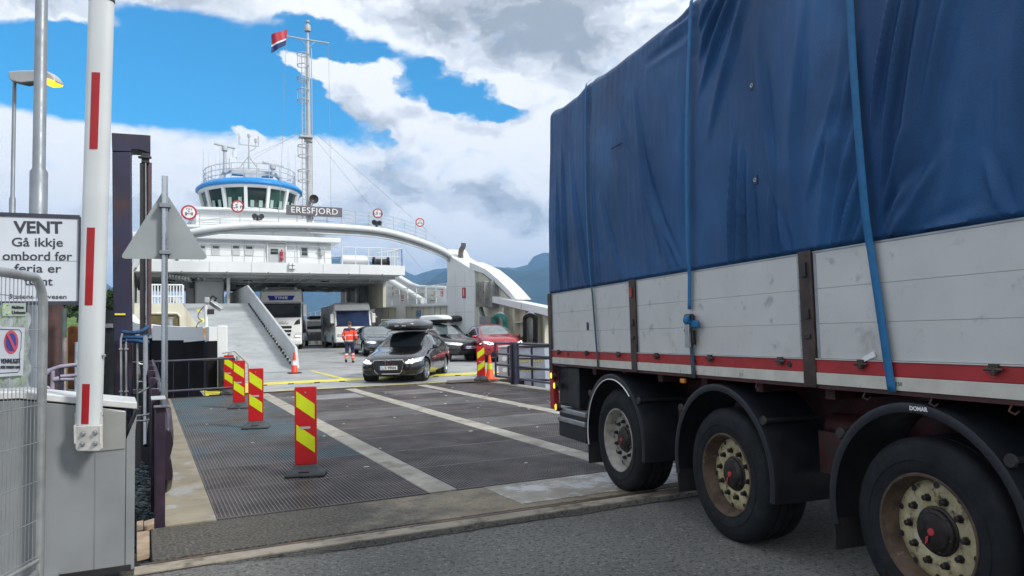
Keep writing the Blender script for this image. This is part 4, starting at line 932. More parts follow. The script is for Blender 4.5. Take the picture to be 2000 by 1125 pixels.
# ================================================================== BRIDGE (link span)
M['grate'] = mat('steel_grating', (0.165, 0.150, 0.150), 0.45, 0.3, var=0.3, vscale=1.5, dirt=((0.29, 0.27, 0.24), 2.3, 0.56, 0.78))
M['grate_blue'] = mat('blue_reflection_grating', (0.165, 0.155, 0.157), 0.45, 0.3, var=0.3, vscale=1.2, mottle=((0.135, 0.20, 0.235), 0.45, 0.42, 0.62))  # blue reflection on the left lane, painted into the bar colour
M['grate_light'] = mat('newer_grating', (0.24, 0.235, 0.235), 0.5, 0.3, var=0.2, vscale=1.5)
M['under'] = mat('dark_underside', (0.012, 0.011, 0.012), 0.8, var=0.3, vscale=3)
M['strip'] = mat('worn_pale_strip', (0.33, 0.315, 0.27), 0.7, var=0.2, vscale=2.5, bump=.15, bscale=60, dirt=((0.19, 0.175, 0.14), 2.2, 0.5, 0.68), mottle=((0.44, 0.43, 0.40), 3.5, .56, .68))
M['purple'] = mat('purple_brown_paint', (0.026, 0.014, 0.030), 0.35, var=0.35, vscale=3, mottle=((0.055, 0.036, 0.06), 2.5, 0.5, 0.7), coat=0.25)
M['tower'] = mat('tower_paint', (0.013, 0.013, 0.042), 0.5, var=0.3, vscale=1.3, mottle=((0.042, 0.019, 0.024), 1.1, 0.46, 0.60), dirt=((0.09, 0.05, 0.04), 4, 0.66, 0.76))
M['navy_rail'] = mat('navy_rail_paint', (0.026, 0.026, 0.05), 0.35, var=0.3, vscale=6, coat=0.3)
M['chrome'] = mat('polished_rod', (0.30, 0.31, 0.33), 0.3, 1.0, var=0.1, vscale=3)
M['hose_blue'] = mat('blue_wrapped_hose', (0.012, 0.06, 0.16), 0.7, var=0.4, vscale=25)
slope = math.atan((bridgez(BR1) - bridgez(BR0)) / (BR1 - BR0))
B = thing('link_bridge', 'hinged steel-grating road bridge with pale strips leading from the quay to the ferry', 'bridge', ((.2 + 8.9) / 2, BR0, 0))
BW = dict(parent=B, world=True)
def bz(y): return bridgez(y)
def bslab(mb, x0, x1, y0, y1, dz0, dz1):
    vs = [(x0, y0, bz(y0) + dz0), (x1, y0, bz(y0) + dz0), (x1, y1, bz(y1) + dz0), (x0, y1, bz(y1) + dz0), (x0, y0, bz(y0) + dz1), (x1, y0, bz(y0) + dz1), (x1, y1, bz(y1) + dz1), (x0, y1, bz(y1) + dz1)]
    return mb.add(vs, [(0, 3, 2, 1), (4, 5, 6, 7), (0, 1, 5, 4), (1, 2, 6, 5), (2, 3, 7, 6), (3, 0, 4, 7)])
lanes = [(0.56, 2.46), (2.74, 4.62), (4.90, 6.55), (6.83, 8.60)]
strips = [(2.46, 2.74), (4.62, 4.90), (6.55, 6.83)]
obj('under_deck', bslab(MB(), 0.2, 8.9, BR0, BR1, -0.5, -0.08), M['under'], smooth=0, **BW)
panel_l = (BR1 - BR0 - 0.02) / 10
for li, (x0, x1) in enumerate(lanes):
    for pi_ in range(10):
        ya = BR0 + 0.01 + pi_ * panel_l; yb2 = ya + panel_l - 0.006
        g = MB()
        nx = int(round((x1 - x0 - .02) / 0.034))
        for i in range(nx + 1):
            x = x0 + 0.01 + (x1 - x0 - .02) * i / nx; bslab(g, x - .0038, x + .0038, ya, yb2, -0.032, 0.0)
        ny = int(panel_l / 0.055)
        for j in range(1, ny):
            y = ya + (yb2 - ya) * j / ny; bslab(g, x0 + .006, x1 - .006, y - .0035, y + .0035, -0.022, -0.002)
        for y in (ya, yb2 - .012): bslab(g, x0 + .004, x1 - .004, y, y + .012, -0.035, 0.001)
        mt = M['grate']
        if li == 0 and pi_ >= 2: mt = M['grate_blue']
        if (li, pi_) in ((1, 8), (1, 5), (2, 3), (2, 6), (3, 4)): mt = M['grate_light']
        if (li, pi_) in ((1, 8), (2, 8)):
            bslab(g, x0 + .3, x1 - .1, ya + .05, yb2 - .1, 0.0005, 0.004)
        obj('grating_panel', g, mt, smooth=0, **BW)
for x0, x1 in strips: obj('pale_strip', bslab(MB(), x0 + .001, x1 - .001, BR0 + .01, BR1 - .01, -0.05, 0.004), M['strip'], bevel=.003, **BW)
obj('side_margin', bslab(MB(), 0.165, 0.559, BR0 + .01, BR1 - .01, -0.05, 0.003), mat('sandy_margin', (0.27, 0.235, 0.165), 0.55, var=.2, vscale=2, bump=.15, bscale=50, mottle=((.36, .36, .36), 1.7, .55, .66), dirt=((.15, .12, .08), 2.5, .55, .7)), bevel=.003, **BW)
obj('side_margin', bslab(MB(), 8.601, 8.90, BR0 + .01, BR1 - .01, -0.05, 0.003), M['strip'], bevel=.003, **BW)
obj('end_plate', MB().box((.25, BR1 + .002, -.1), (8.9, BR1 + .13, .185)).box((.25, BR1 + .132, -.12), (8.9, BR1 + .148, .21)), M['steel_edge'], bevel=.004, **BW)
bt = MB()
random.seed(5)
for i in range(46):
    li = random.choice(lanes); x = random.uniform(*li); y = random.uniform(BR0 + .4, BR1 - 1); bslab(bt, x, x + random.uniform(.02, .06), y, y + random.uniform(.015, .04), 0.0015, 0.006)
obj('grating_clips', bt, M['letter_white'], smooth=0, **BW)
obj('ship_flap', MB().prism([(7.4, 18.9, .215), (8.9, 18.75, .215), (8.9, 19.7, .225), (7.7, 19.7, .225)], (0, 0, .02)), M['steel_edge'], bevel=.004, **BW)

# left parapet: boxed beam with two rolls between plate posts
def pprof(x0):
    return [(x0, .12), (x0 + .05, .08), (x0 + .12, .12), (x0 + .145, .25), (x0 + .12, .40), (x0 + .09, .46), (x0 + .12, .54), (x0 + .15, .66), (x0 + .12, .86), (x0 + .05, .93), (x0, .90)]
pf = [(.16 + (x - .10) * .62, z) for x, z in pprof(.10)]
pb = MB(); secs = [(7.25, .55), (7.45, .85), (7.7, 1.0), (BR1 + .1, 1.0)]
vs = []
for y, k in secs:
    for x, z in pf: vs.append((.19 + (x - .19) * (.4 + .6 * k), y, bz(max(y, BR0)) + .5 + (z - .5) * k))
n_ = len(pf); fs = [tuple(range(n_)), tuple(range(3 * n_ + n_ - 1, 3 * n_ - 1, -1))]
for i in range(3):
    for k in range(n_): fs.append((i * n_ + k, (i + 1) * n_ + k, (i + 1) * n_ + (k + 1) % n_, i * n_ + (k + 1) % n_))
obj('parapet_beam', pb.add(vs, fs), M['purple'], smooth=50, bevel=.01, **BW)
obj('parapet_post', MB().box((.085, 6.82, -.35), (.165, 6.95, .96)).box((.075, 6.78, .961), (.20, 7.0, .975)), M['purple'], bevel=.006, **BW)
for y in (9.2, 11.3, 13.4, 15.5, 17.6): obj('parapet_post', MB().box((.075, y, -.4 + bz(y)), (.158, y + .13, .95 + bz(y))), M['purple'], bevel=.006, **BW)
obj('parapet_cap', MB().box((.06, 7.4, .99), (.18, 7.75, 1.005)), M['white_grey'], bevel=.003, **BW)
gr_ = MB()
for z in (1.06, .36): gr_.tube([(-.9, BR1 + .0, z), (.5, BR1, z + .01), (1.95, BR1, z + .03)], .028, 8)
for x in (-.5, .3, .62, .95, 1.3, 1.65): gr_.tube([(x, BR1, .15), (x, BR1, 1.06)], .008, 5)
gr_.box((-.55, BR1 - .05, .0), (-.35, BR1 + .05, 1.05)); gr_.tube([(1.95, BR1, .15), (1.95, BR1, 1.09)], .03, 8)
obj('end_rail', gr_, M['navy_rail'], **BW)
# right guard rail
RXX = 8.78
def rsec(name, y0, y1):
    g = MB(); n = 3
    for z in (1.08, .78, .48, .16):
        za, zb = bz(y0) + z, bz(y1) + z; g.tube([(RXX, y0, za), (RXX, y1, zb)], .032, 8)
    for y in (y0, y1): g.tube([(RXX, y, bz(y) + .16), (RXX, y, bz(y) + 1.08)], .032, 8)
    return obj(name, g, M['navy_rail'], smooth=50, **BW)
for a, b_ in ((18.75, 17.75), (17.35, 15.35), (15.15, 13.15), (12.95, 10.95), (10.75, 8.75)): rsec('guard_rail', a, b_)
for y in (17.50, 15.20, 13.00, 10.80, 8.6): obj('rail_post', MB().box((RXX - .06, y - .02, bz(y) - .05), (RXX + .06, y + .22, bz(y) + 1.12)).box((RXX - .09, y + .06, bz(y) - .05), (RXX + .09, y + .14, bz(y) + 1.06)), M['navy_rail'], bevel=.006, **BW)
rs = MB()
for z in (1.15, .8, .5, .2): rs.tube([(9.5, 19.4, z), (9.9, 18.7, z), (10.3, 17.8, z)], .03, 8)
for p in ((9.5, 19.4), (9.9, 18.7), (10.3, 17.8)): rs.tube([(*p, 0), (*p, 1.15)], .035, 8)
obj('fender_rail', rs, M['navy_rail'], **BW)

# pale steel cabinet behind the right rail
a = at_y(974, 745, 20.0); b_ = at_y(1066, 745, 19.0)
cab = thing('steel_cabinet', 'pale blue-white steel cabinet with yellow writing behind the navy bridge rail', 'cabinet', (a.x, a.y, -.1))
cW = dict(parent=cab, world=True); d = Vector((b_.x - a.x, b_.y - a.y, 0)); dn = d.normalized(); bk = Vector((-dn.y, dn.x, 0))
M['cab_blue'] = mat('pale_blue_metal', (0.42, 0.47, 0.56), 0.45, .1, var=.1, vscale=3, streak=((.3, .33, .38), 3, .55, .75))
obj('body', MB().prism([a + Vector((0, 0, -.25)), b_ + Vector((0, 0, -.25)), Vector((b_.x, b_.y, 1.09)), Vector((a.x, a.y, 1.09))], bk * .7), M['cab_blue'], bevel=.02, smooth=0, **cW)
obj('lid', MB().prism([a + Vector((-.03, -.05, 1.12 - a.z)), b_ + Vector((.03, -.05, 1.12 - b_.z)), b_ + Vector((.03, -.05, 1.17 - b_.z)), a + Vector((-.03, -.05, 1.17 - a.z))], bk * .8), M['white'], bevel=.01, **cW)
obj('leg', MB().box((a.x + .1, a.y - .1, -1.2), (b_.x - .1, a.y + .3, -.12)), M['dark_grey'], **cW)
for i, s_ in enumerate(('NØDSTOPP', 'FERJEKAI')):
    yt = MB()
    tm = text_mb(s_, .17, .004, .004); c_ = a.lerp(b_, .66) - bk * .006; tm.xf(plane_mtx(Vector((c_.x, c_.y, .72 - i * .24)), dn, (0, 0, 1))); yt.add(tm.v, tm.f)
    obj('lettering', yt, M['yellow'], smooth=0, **cW)
hd = MB()
for k in (.14, .3): 
    for z in (.78, .45): c_ = a.lerp(b_, k) - bk * .03; hd.lathe([(.001, 0), (.07, 0), (.07, .02), (.001, .02)], Vector((c_.x, c_.y, z)), -bk, 14)
obj('porthole', hd, M['letter_white'], **cW)

# ================================================================== TRAFFIC DELINEATORS AND CONES
M['reflex_red'] = mat('reflective_red', (0.50, 0.008, 0.012), 0.35, var=0.08, vscale=5, dirt=((.22, .02, .015), 6, .56, .76), streak=((.30, .03, .02), 20, .6, .75))
M['reflex_yellow'] = mat('reflective_yellow_green', (0.60, 0.72, 0.01), 0.35, var=0.05, vscale=5, emit=((.5, .62, .0), .10))
M['reflex_yellow'].node_tree.nodes['Principled BSDF'].inputs['Emission Strength'].default_value = 0
def delineator(loc, rz, label, flip=1):
    t_ = thing('traffic_delineator', label, 'delineator', loc, rz, 'striped traffic delineators')
    Wd, z0_, z1_ = .228, .115, .955
    obj('panel', MB().box((-Wd / 2, -.02, z0_), (Wd / 2, .02, z1_)), M['reflex_red'], t_, bevel=.006)
    e = MB()
    for s_ in (-1, 1):
        for i in range(26): z = z0_ + .03 + i * .031; e.box((s_ * Wd / 2 - .003, -.021, z), (s_ * Wd / 2 + .003, .021, z + .014))
    obj('ribbed_edge', e, M['reflex_red'], t_, smooth=0)
    for zc in (.755, .395):
        hw = Wd / 2 - .016; sl = .072 * flip; h_ = .083
        q = [(-hw, -.0215, zc - h_ + sl), (hw, -.0215, zc - h_ - sl), (hw, -.0215, zc + h_ - sl), (-hw, -.0215, zc + h_ + sl)]
        obj('yellow_stripe', MB().prism(q, (0, .0025, 0)), M['reflex_yellow'], t_, smooth=0)
    obj('bolt', MB().lathe([(.001, .006), (.008, .006), (.01, 0)], (0, -.021, .895), (0, -1, 0), 8), M['galv'], t_)
    obj('maker_label', MB().box((-.055, -.0245, .50), (.05, -.0215, .525)), M['galv_paint'], t_, bevel=.001)
    pr = [(.21, .15, 0), (.205, .145, .035), (.13, .085, .085), (.125, .08, .115)]
    vs = [(sx * a_, sy * b2, z) for a_, b2, z in pr for sx, sy in ((-1, -1), (1, -1), (1, 1), (-1, 1))]
    fs = [(3, 2, 1, 0), (12, 13, 14, 15)] + [(i * 4 + k, i * 4 + (k + 1) % 4, (i + 1) * 4 + (k + 1) % 4, (i + 1) * 4 + k) for i in range(3) for k in range(4)]
    bs = obj('rubber_base', MB().add(vs, fs), mat('recycled_rubber', (0.055, 0.062, 0.07), .75, var=.25, vscale=9, bump=.3, bscale=60), t_, bevel=.015)
    obj('grip_slot', MB().box((-.06, -.135, .05), (.05, -.108, .058)), M['black'], bs, smooth=0)
    return t_
for (u, v, y0, rz, lb) in ((598, 928, 8, 20, 'red and yellow striped delineator board nearest the quay, tallest in view'), (500, 836, 12, 14, 'striped delineator board second from the quay on the grating'), (467, 797, 15, 12, 'striped delineator board third from the quay, overlapping the farthest one'), (447, 770, 18.5, 12, 'striped delineator board farthest from the quay, beside the ferry lip')):
    p = on_surf(u, v, bridgez, y0); delineator((p.x, p.y, bridgez(p.y)), R(-rz), lb)
p = at_z(940, 742, .25); delineator((p.x, p.y, .245), R(-24), 'striped delineator board at the right end of the bridge beside the orange cone', -1)

def cone(loc, label, h, body, band, base=.17, two=False, tipcol=None):
    t_ = thing('traffic_cone', label, 'cone', loc, 0, 'traffic cones at the ferry bow')
    k = h / .75
    obj('base', MB().box((-base, -base, 0), (base, base, .035)), M['rubber'] if two else body, t_, bevel=.01)
    obj('cone_body', MB().lathe([(.14 * k, .036), (.125 * k, .06 * k), (.035 * k, h), (.02, h + .002)], n=20), body, t_)
    z0_, z1_ = h * .42, h * .66
    f = lambda z: .125 * k + (.035 - .125) * k * (z - .06 * k) / (h - .06 * k) + .003
    obj('reflective_band', MB().lathe([(f(z0_), z0_), (f(z1_), z1_)], n=20), band, t_)
    if two: obj('cone_tip', MB().lathe([(f(h * .78), h * .78), (.04 * k, h + .01), (.045 * k, h + .05), (.001, h + .06)], n=16), tipcol or body, t_)
    return t_
p = at_y(575, 719, 26.3); cone((p.x, p.y, deckz(p.y)), 'red and white striped cone at the foot of the car ramp', .66, M['orange_red'], M['letter_white'], .21, True)
# widen the white middle of that cone
M['orange'] = mat('cone_orange', (0.85, 0.10, 0.02), 0.5, var=.05)
p = at_z(957, 741, .24); cone((p.x, p.y, .24), 'orange cone with yellow band by the end of the right rail', .68, M['orange'], M['reflex_yellow'])
p = at_z(949, 740, .245) + Vector((0.05, .30, 0)); cone((p.x, p.y, .245), 'orange cone half hidden behind the front orange cone', .66, M['orange'], M['reflex_yellow'])

# ================================================================== LIFTING TOWER AND LEFT SIDE
T = thing('lifting_tower', 'tall purple-brown steel tower with hydraulic cylinder and blue hoses lifting the bridge', 'tower', (-.42, 17.2, -1.9)); TW = dict(parent=T, world=True)
def TP(u, v, y=17.0): return at_y(u, v, y)
q = lambda u, v, y=17.0: TP(u, v, y)
obj('column', MB().prism([q(219, 296), q(257, 297), q(259, 820), q(222, 820)], (0, .5, 0)).prism([q(222, 820), q(259, 820), q(262, 1000), q(222, 1000)], (0, .5, 0)), M['tower'], bevel=.02, smooth=20, **TW)
obj('head_beam', MB().prism([q(218, 259), q(294, 264), q(294, 300), q(273, 293), q(258, 292), q(257, 296.5), q(219, 295.5)], (0, .5, 0)), M['tower'], bevel=.015, smooth=20, **TW)
cy = MB().cyl(q(291, 318, 17.1), q(290, 655, 17.1), .055, n=14)
obj('cylinder_barrel', cy, mat('brown_violet', (.075, .045, .05), .45, var=.25, vscale=3), smooth=50, **TW)
obj('guide_plate', MB().prism([q(273, 318), q(284, 318), q(284, 660), q(273, 660)], (0, .12, 0)), M['black'], smooth=0, **TW)
obj('guide_rod', MB().cyl(q(284.5, 318, 16.95), q(286, 640, 16.95), .013, n=8), M['chrome'], **TW)
obj('clevis', MB().box(q(276, 318) + Vector((0, -.03, 0)), q(292, 300) + Vector((0, .2, 0))).cyl(q(270, 307, 16.95), q(296, 308, 16.95), .03, n=8), M['black'], bevel=.01, **TW)
obj('piston_rod', MB().cyl(q(284, 658, 16.4), q(285, 870, 14.5), .045, n=12), M['chrome'], smooth=50, **TW)
hs_ = MB()
for k, (v0, dv) in enumerate(((644, 6), (655, 4), (662, 3))):
    hs_.tube(smooth_pts([q(240, v0 + 4 + k, 16.8), q(250, v0 + dv, 16.7), q(266, v0 + dv, 16.6), q(280, v0 + 2 - k * -2, 16.6), q(289, v0 - 6 + k * 6, 16.7)], 2), .04, 8)
obj('blue_hose', hs_, M['hose_blue'], smooth=60, **TW)
pp = MB()
for u, v0, v1 in ((236, 655, 790), (246, 664, 790), (268, 664, 800)): pp.tube([q(u + 3, v0 - 4, 16.7), q(u, v0 + 8, 16.7), q(u + 1, v1, 16.7)], .02, 6); 
for u, v in ((236, 681), (247, 681), (236, 764), (247, 764)): pp.box(q(u - 4, v + 2, 16.65), q(u + 4, v - 1, 16.65) + Vector((0, .06, 0)))
obj('steel_pipe', pp, M['galv'], **TW)
obj('maker_tape', MB().prism([q(224, 612, 16.97), q(245, 612, 16.97), q(245, 615.5, 16.97), q(224, 615.5, 16.97)], (0, .02, 0)), M['yellow'], smooth=0, **TW)
# second dark guide frame and piles left of the tower
gf = thing('guide_frame', 'black-brown steel guide frame standing left of the lifting tower', 'frame', (-1.1, 18.3, -1.9)); gw = dict(parent=gf, world=True)
obj('frame_plate', MB().prism([q(196, 606, 18.2), q(221, 606, 18.2), q(224, 1000, 18.2), q(140, 1000, 18.2), q(150, 760, 18.2)], (0, .3, 0)), mat('dark_green_black', (.02, .028, .03), .5, var=.4, vscale=2), smooth=0, **gw)
obj('cross_bar', MB().prism([q(196, 632, 18.1), q(222, 632, 18.1), q(222, 640, 18.1), q(196, 640, 18.1)], (0, .09, 0)), M['galv_paint'], smooth=0, **gw)
def pile(u0, u1, v0, y, mt, label, name='mooring_pile', cat='pile', v1=1000, dz=0):
    c_ = at_y((u0 + u1) / 2, v0, y); r_ = (at_y(u1, v0, y).x - at_y(u0, v0, y).x) / 2
    return tag(obj(name, MB().lathe([(.001, c_.z), (r_ * .95, c_.z), (r_, c_.z - .05), (r_, -2.4)], (c_.x, c_.y, 0), n=18), mt, smooth=50), label, cat, 'piles left of the bridge')
rust = mat('rusty_pile', (0.075, 0.042, 0.04), .8, var=.35, vscale=2, dirt=((.13, .06, .03), 3, .5, .7))
pile(92, 124, 590, 17.5, rust, 'thick brown rusty steel pile behind the notice sign')
pile(120, 131, 603, 17.0, mat('green_grey_pile', (.07, .09, .09), .6, var=.2, vscale=3), 'slim green-grey pile beside the thick rusty pile')
pile(122, 131, 660, 15.8, mat('worn_pink_wood', (.25, .20, .20), .8, var=.4, vscale=6), 'worn pinkish timber pile in front of the green-grey pile')
pile(146, 153, 668, 15.8, mat('pale_pipe', (.28, .32, .38), .5, var=.2, vscale=6), 'pale blue-grey pipe pile left of the barrier arm')
rb_ = tag(obj('rust_block', MB().prism([q(132, 640, 19), q(137, 636, 19), q(151, 637, 19), q(157, 662, 19), q(157, 760, 19), q(132, 760, 19)], (0, .6, 0)), mat('orange_rust', (.19, .07, .025), .9, var=.4, vscale=3, bump=.5, bscale=12), bevel=.03, smooth=20), 'orange rusty steel block among the piles left of the bridge', 'steel block')
pr_ = thing('quay_railing', 'pale purple tubular railing at the left foot of the lifting tower', 'railing', (-1.6, 13, 0)); pw = dict(parent=pr_, world=True)
g = MB()
def Q(u, v, y=13.0): return at_y(u, v, y)
g.tube([Q(82, 738), Q(100, 722), Q(118, 716), Q(152, 712)], .03, 8).tube([Q(82, 725), Q(104, 722)], .025, 8).tube([Q(103, 724), Q(102, 790)], .03, 8).tube([Q(118, 735), Q(150, 733)], .025, 8).tube([Q(118, 741), Q(145, 741)], .025, 8).tube([Q(84, 752), Q(104, 762)], .02, 8).tube([Q(104, 742), Q(116, 740)], .04, 8)
obj('rails', g, mat('pale_purple', (.30, .28, .36), .4, var=.2, vscale=6), smooth=60, **pw)
obj('post', MB().box(Q(113, 790), Q(124, 718) + Vector((0, .1, 0))).box(Q(113, 1000), Q(124, 790.2) + Vector((0, .1, 0))), M['navy_rail'], **pw)
# dark machinery under and behind (pump house)
ph = thing('bridge_machinery', 'dark steel machinery frame with pale pipes below the tower between cabinet and bridge', 'machinery', (-.2, 17.5, -1.9)); pw2 = dict(parent=ph, world=True)
obj('cross_frame', MB().box((-.95, 18.4, -1.2), (-.05, 18.7, .1)).box((-.8, 19, .35), (.1, 19.2, .45)), M['dark_grey'], smooth=0, **pw2)
g = MB()
for i, (u0, v0, u1, v1, y) in enumerate(((268, 745, 295, 742, 17), (268, 765, 300, 760, 17), (266, 812, 300, 806, 12), (266, 822, 300, 818, 12), (270, 768, 303, 748, 15), (266, 705, 280, 712, 18))): g.tube([at_y(u0, v0, y), at_y((u0 + u1) / 2, (v0 + v1) / 2 + 2, y), at_y(u1, v1, y)], .015, 6)
g.tube([at_y(268, 705, 18.0), at_y(272, 730, 18), at_y(271, 740, 18)], .03, 6)
obj('pipes', g, M['galv'], **pw2)
# timber boards in the gap
for (pts, lb) in (([(267, 1039, .0), (292, 1036, .0), (292, 1080, .0), (267, 1086, .0)], 'tan plywood board lying in the gap beside the steel cabinet'),):
    tb = MB().prism([at_z(u, v, z) for u, v, z in pts], (0, 0, -.04))
    tag(obj('board', tb, mat('plywood', (.36, .27, .19), .8, var=.25, vscale=6), bevel=.004, smooth=20), lb, 'board', 'boards in the gap')
tb = MB().prism([at_z(267, 1018, -.06), at_z(280, 1016, -.06), at_z(280, 1034, -.06), at_z(267, 1036, -.06)], (0, 0, -.05)).prism([at_z(281, 1018, -.05), at_z(304, 1011, -.05), at_z(304, 1021, -.05), at_z(281, 1028, -.05)], (0, 0, -.05))
tag(obj('board', tb, mat('plywood', (.36, .27, .19)), bevel=.004, smooth=20), 'narrow tan boards at the water end of the gap', 'board', 'boards in the gap')
tag(obj('quay_ledge', MB().box((-.5, QE + .01, -1.2), (-.0, 6.55, -.12)), M['concrete'], smooth=0), 'low concrete ledge under the boards', 'ledge')

# ================================================================== QUAY FURNITURE AT LEFT
def V(u, v, t_): return at_t(u, v, t_)
M['brushed'] = mat('brushed_cabinet_steel', (0.25, 0.27, 0.285), 0.45, 0.25, var=0.12, vscale=1.2, bump=.08, bscale=200, streak=((.13, .12, .11), 5.0, .66, .80))
BC = thing('barrier_cabinet', 'brushed steel barrier cabinet with sloping white-edged top behind the mesh fence', 'cabinet', (V(170, 1115, 4.9).x, V(170, 1115, 4.9).y, 0)); bw = dict(parent=BC, world=True)
tC = 4.9
fA = V(262, 1115, 4.93); fB = V(-190, 1115, 4.75)
ax = Vector((1, 0, 0)); LEN = 2.9; bk = Vector((-.03, 1, 0))
def CF(s, z, d=0.0): return Vector((fA.x, fA.y, 0)) - ax * s + bk * d + Vector((0, 0, z))     # s metres left of the right corner
topz_ = [(0, 1.055), (.22, 1.10), (.66, 1.175), (LEN, 1.18)]
face = [CF(.055, 0), CF(.055, 1.05), CF(.22, 1.085), CF(.66, 1.16), CF(LEN, 1.165), CF(LEN, 0)]
obj('body', MB().prism(face, bk * .55), M['brushed'], smooth=20, bevel=.006, **bw)
obj('corner_flange', MB().prism([CF(.0, 0), CF(.0, .90), CF(-.01, 1.02), CF(.052, .86), CF(.052, 0)], bk * .5), M['brushed'], smooth=0, **bw)
tp = [CF(-.01, 1.058), CF(.22, 1.094), CF(.66, 1.168), CF(LEN, 1.172)]; tq = [p + Vector((0, 0, .045)) for p in tp]
obj('top_cover', MB().prism(tp + tq[::-1], bk * .57 + Vector((0, 0, .0))).xf(Matrix.Translation(-bk * .012)), mat('cover_white', (.58, .60, .60), .4, var=.12, vscale=4), smooth=20, bevel=.006, **bw)
obj('face_plate', MB().prism([CF(.06, .80, -.008), CF(.06, 1.045, -.008), CF(.28, 1.08, -.008), CF(.28, .795, -.008)], bk * .006), mat('lighter_plate', (.33, .34, .33), .4, .4, var=.1, vscale=2), bevel=.002, **bw)
obj('seam', MB().prism([CF(.23, .02, -.003), CF(.236, .02, -.003), CF(.236, .79, -.003), CF(.23, .79, -.003)], bk * .002), M['dark_grey'], smooth=0, **bw)
obj('plinth', MB().prism([CF(.02, .0, -.012), CF(.02, .035, -.012), CF(LEN, .035, -.012), CF(LEN, .0, -.012)], bk * .01), M['black'], smooth=0, **bw)
# barrier arm
tA = 4.78
BA = thing('road_barrier', 'raised white barrier arm with red stripes bolted to the steel cabinet', 'barrier', tuple(V(173, 860, tA))); aw = dict(parent=BA, world=True)
p0 = V(173.5, 832, tA); p1 = V(198.5, 3, tA + .05); dr = (p1 - p0).normalized(); sx = RGT; sx = (sx - dr * sx.dot(dr)).normalized(); sy = dr.cross(sx)
def arm(pa, pb_, w_, d_, n=20):
    m = MB(); vs = []
    for p, k in ((pa, 1.0), (pb_, .97)):
        for i in range(n):
            t_ = 2 * PI * i / n; c_, s_ = math.cos(t_), math.sin(t_); c_ = math.copysign(abs(c_) ** .75, c_); s_ = math.copysign(abs(s_) ** .75, s_)
            vs.append(p + (sx * c_ * w_ / 2 + sy * s_ * d_ / 2) * k)
    m.add(vs, [(i, (i + 1) % n, n + (i + 1) % n, n + i) for i in range(n)] + [tuple(range(n - 1, -1, -1)), tuple(range(n, 2 * n))]); return m
obj('arm_tube', arm(p0, p1, .158, .10), mat('arm_white', (.60, .64, .66), .35, var=.05, vscale=2, streak=((.48, .50, .50), 4, .6, .8)), smooth=50, **aw)
obj('arm_joint', arm(p1, p1 + dr * .02, .162, .104), M['black'], smooth=50, **aw)
obj('arm_tube', arm(p1 + dr * .021, p1 + dr * 1.6, .142, .09), MATS['arm_white'], smooth=50, **aw)
Lp = (p1 - p0).length
def stripe(v0, v1, lbl=None):
    a = (832 - v0) / 829 * Lp; b2 = (832 - v1) / 829 * Lp
    m = MB(); n = 6
    def fn(i, j):
        x = (-.5 + i) * .058 + .006; yy = -.0515 - 0.0 + .004 * (abs(x) / .03) ** 2
        return p0 + dr * (a + (b2 - a) * j) + sx * x + sy * yy * (1 if sy.dot(FWD) > 0 else -1)
    m.grid(fn, n, 8); return obj('red_stripe', m, mat('stripe_red', (.36, .008, .014), .4, var=.05), smooth=60, **aw)
stripe(826, 749); stripe(598, 448); stripe(296, 147)
bp = MB().prism([V(148, 833, tA - .07), V(197, 831, tA - .07), V(199, 876, tA - .07), V(194, 881, tA - .07), V(151, 881, tA - .07), V(147, 876, tA - .07)], FWD * .016)
br = obj('bracket', bp, mat('bracket_white', (.55, .55, .53), .4, var=.15, vscale=8), smooth=20, bevel=.003, **aw)
obj('bracket_side', MB().beam(V(148, 828, tA), V(149, 862, tA), .012, .16).beam(V(198, 828, tA), V(198, 862, tA), .012, .16).beam(V(147, 829, tA - .01), V(200, 827, tA - .01), .012, .15), MATS['bracket_white'], **aw)
for u, v in ((162, 847), (186, 845), (161, 867), (186, 866)):
    c_ = V(u, v, tA - .072); obj('bolt', MB().lathe([(.001, .014), (.010, .014), (.012, .010), (.012, .004), (.017, .003), (.017, 0)], c_, -FWD, 12), M['galv'], parent=br, world=True)
for u, v, s_ in ((158, 700, -1), (200, 694, 1), (152, 811, -1), (196, 811, 1)): c_ = V(u, v, tA); obj('stud', MB().cyl(c_, c_ + sx * s_ * .02, .009, n=8), M['galv'], **aw)


# mesh fence panel
FP = thing('mesh_fence', 'galvanised temporary mesh fence panel with rounded corner at the left edge', 'fence', (V(76, 1147, 4.6).x, V(76, 1147, 4.6).y, 0)); fw = dict(parent=FP, world=True)
fA_ = V(76, 1140, 4.6); fB_ = V(-60, 1140, 4.6); fA_.z = 0
t0d = Vector((fA_.x, fA_.y, 0)); dirn = (Vector((V(0, 800, 4.22).x, V(0, 800, 4.22).y, 0)) - t0d).normalized()
def FQ(s, z): return t0d + dirn * s + Vector((0, 0, z))
topF = 1.93
tube_ = [FQ(0, .02), FQ(0, topF - .20)] + [FQ(.13 - .13 * math.cos(PI / 2 * k / 6), topF - .20 + .20 * math.sin(PI / 2 * k / 6)) for k in range(1, 7)] + [FQ(1.6, topF)]
obj('tube_frame', MB().tube(tube_, .028, 12).tube([FQ(0, .17), FQ(1.6, .17)], .014, 8), M['galv'], smooth=60, **fw)
wm2_ = MB()
for i in range(1, 38): s_ = .042 * i; wm2_.tube([FQ(s_, .17), FQ(s_, topF - .02 - (0 if s_ > .16 else .12 - s_ * .7))], .0022, 4)
for z in (.2, .42, .66, .9, 1.13, 1.37, 1.6, 1.8): wm2_.tube([FQ(.0, z), FQ(1.6, z)], .0026, 4)
obj('wire_mesh', wm2_, M['galv'], smooth=0, **fw)
ft = FQ(0, 0)
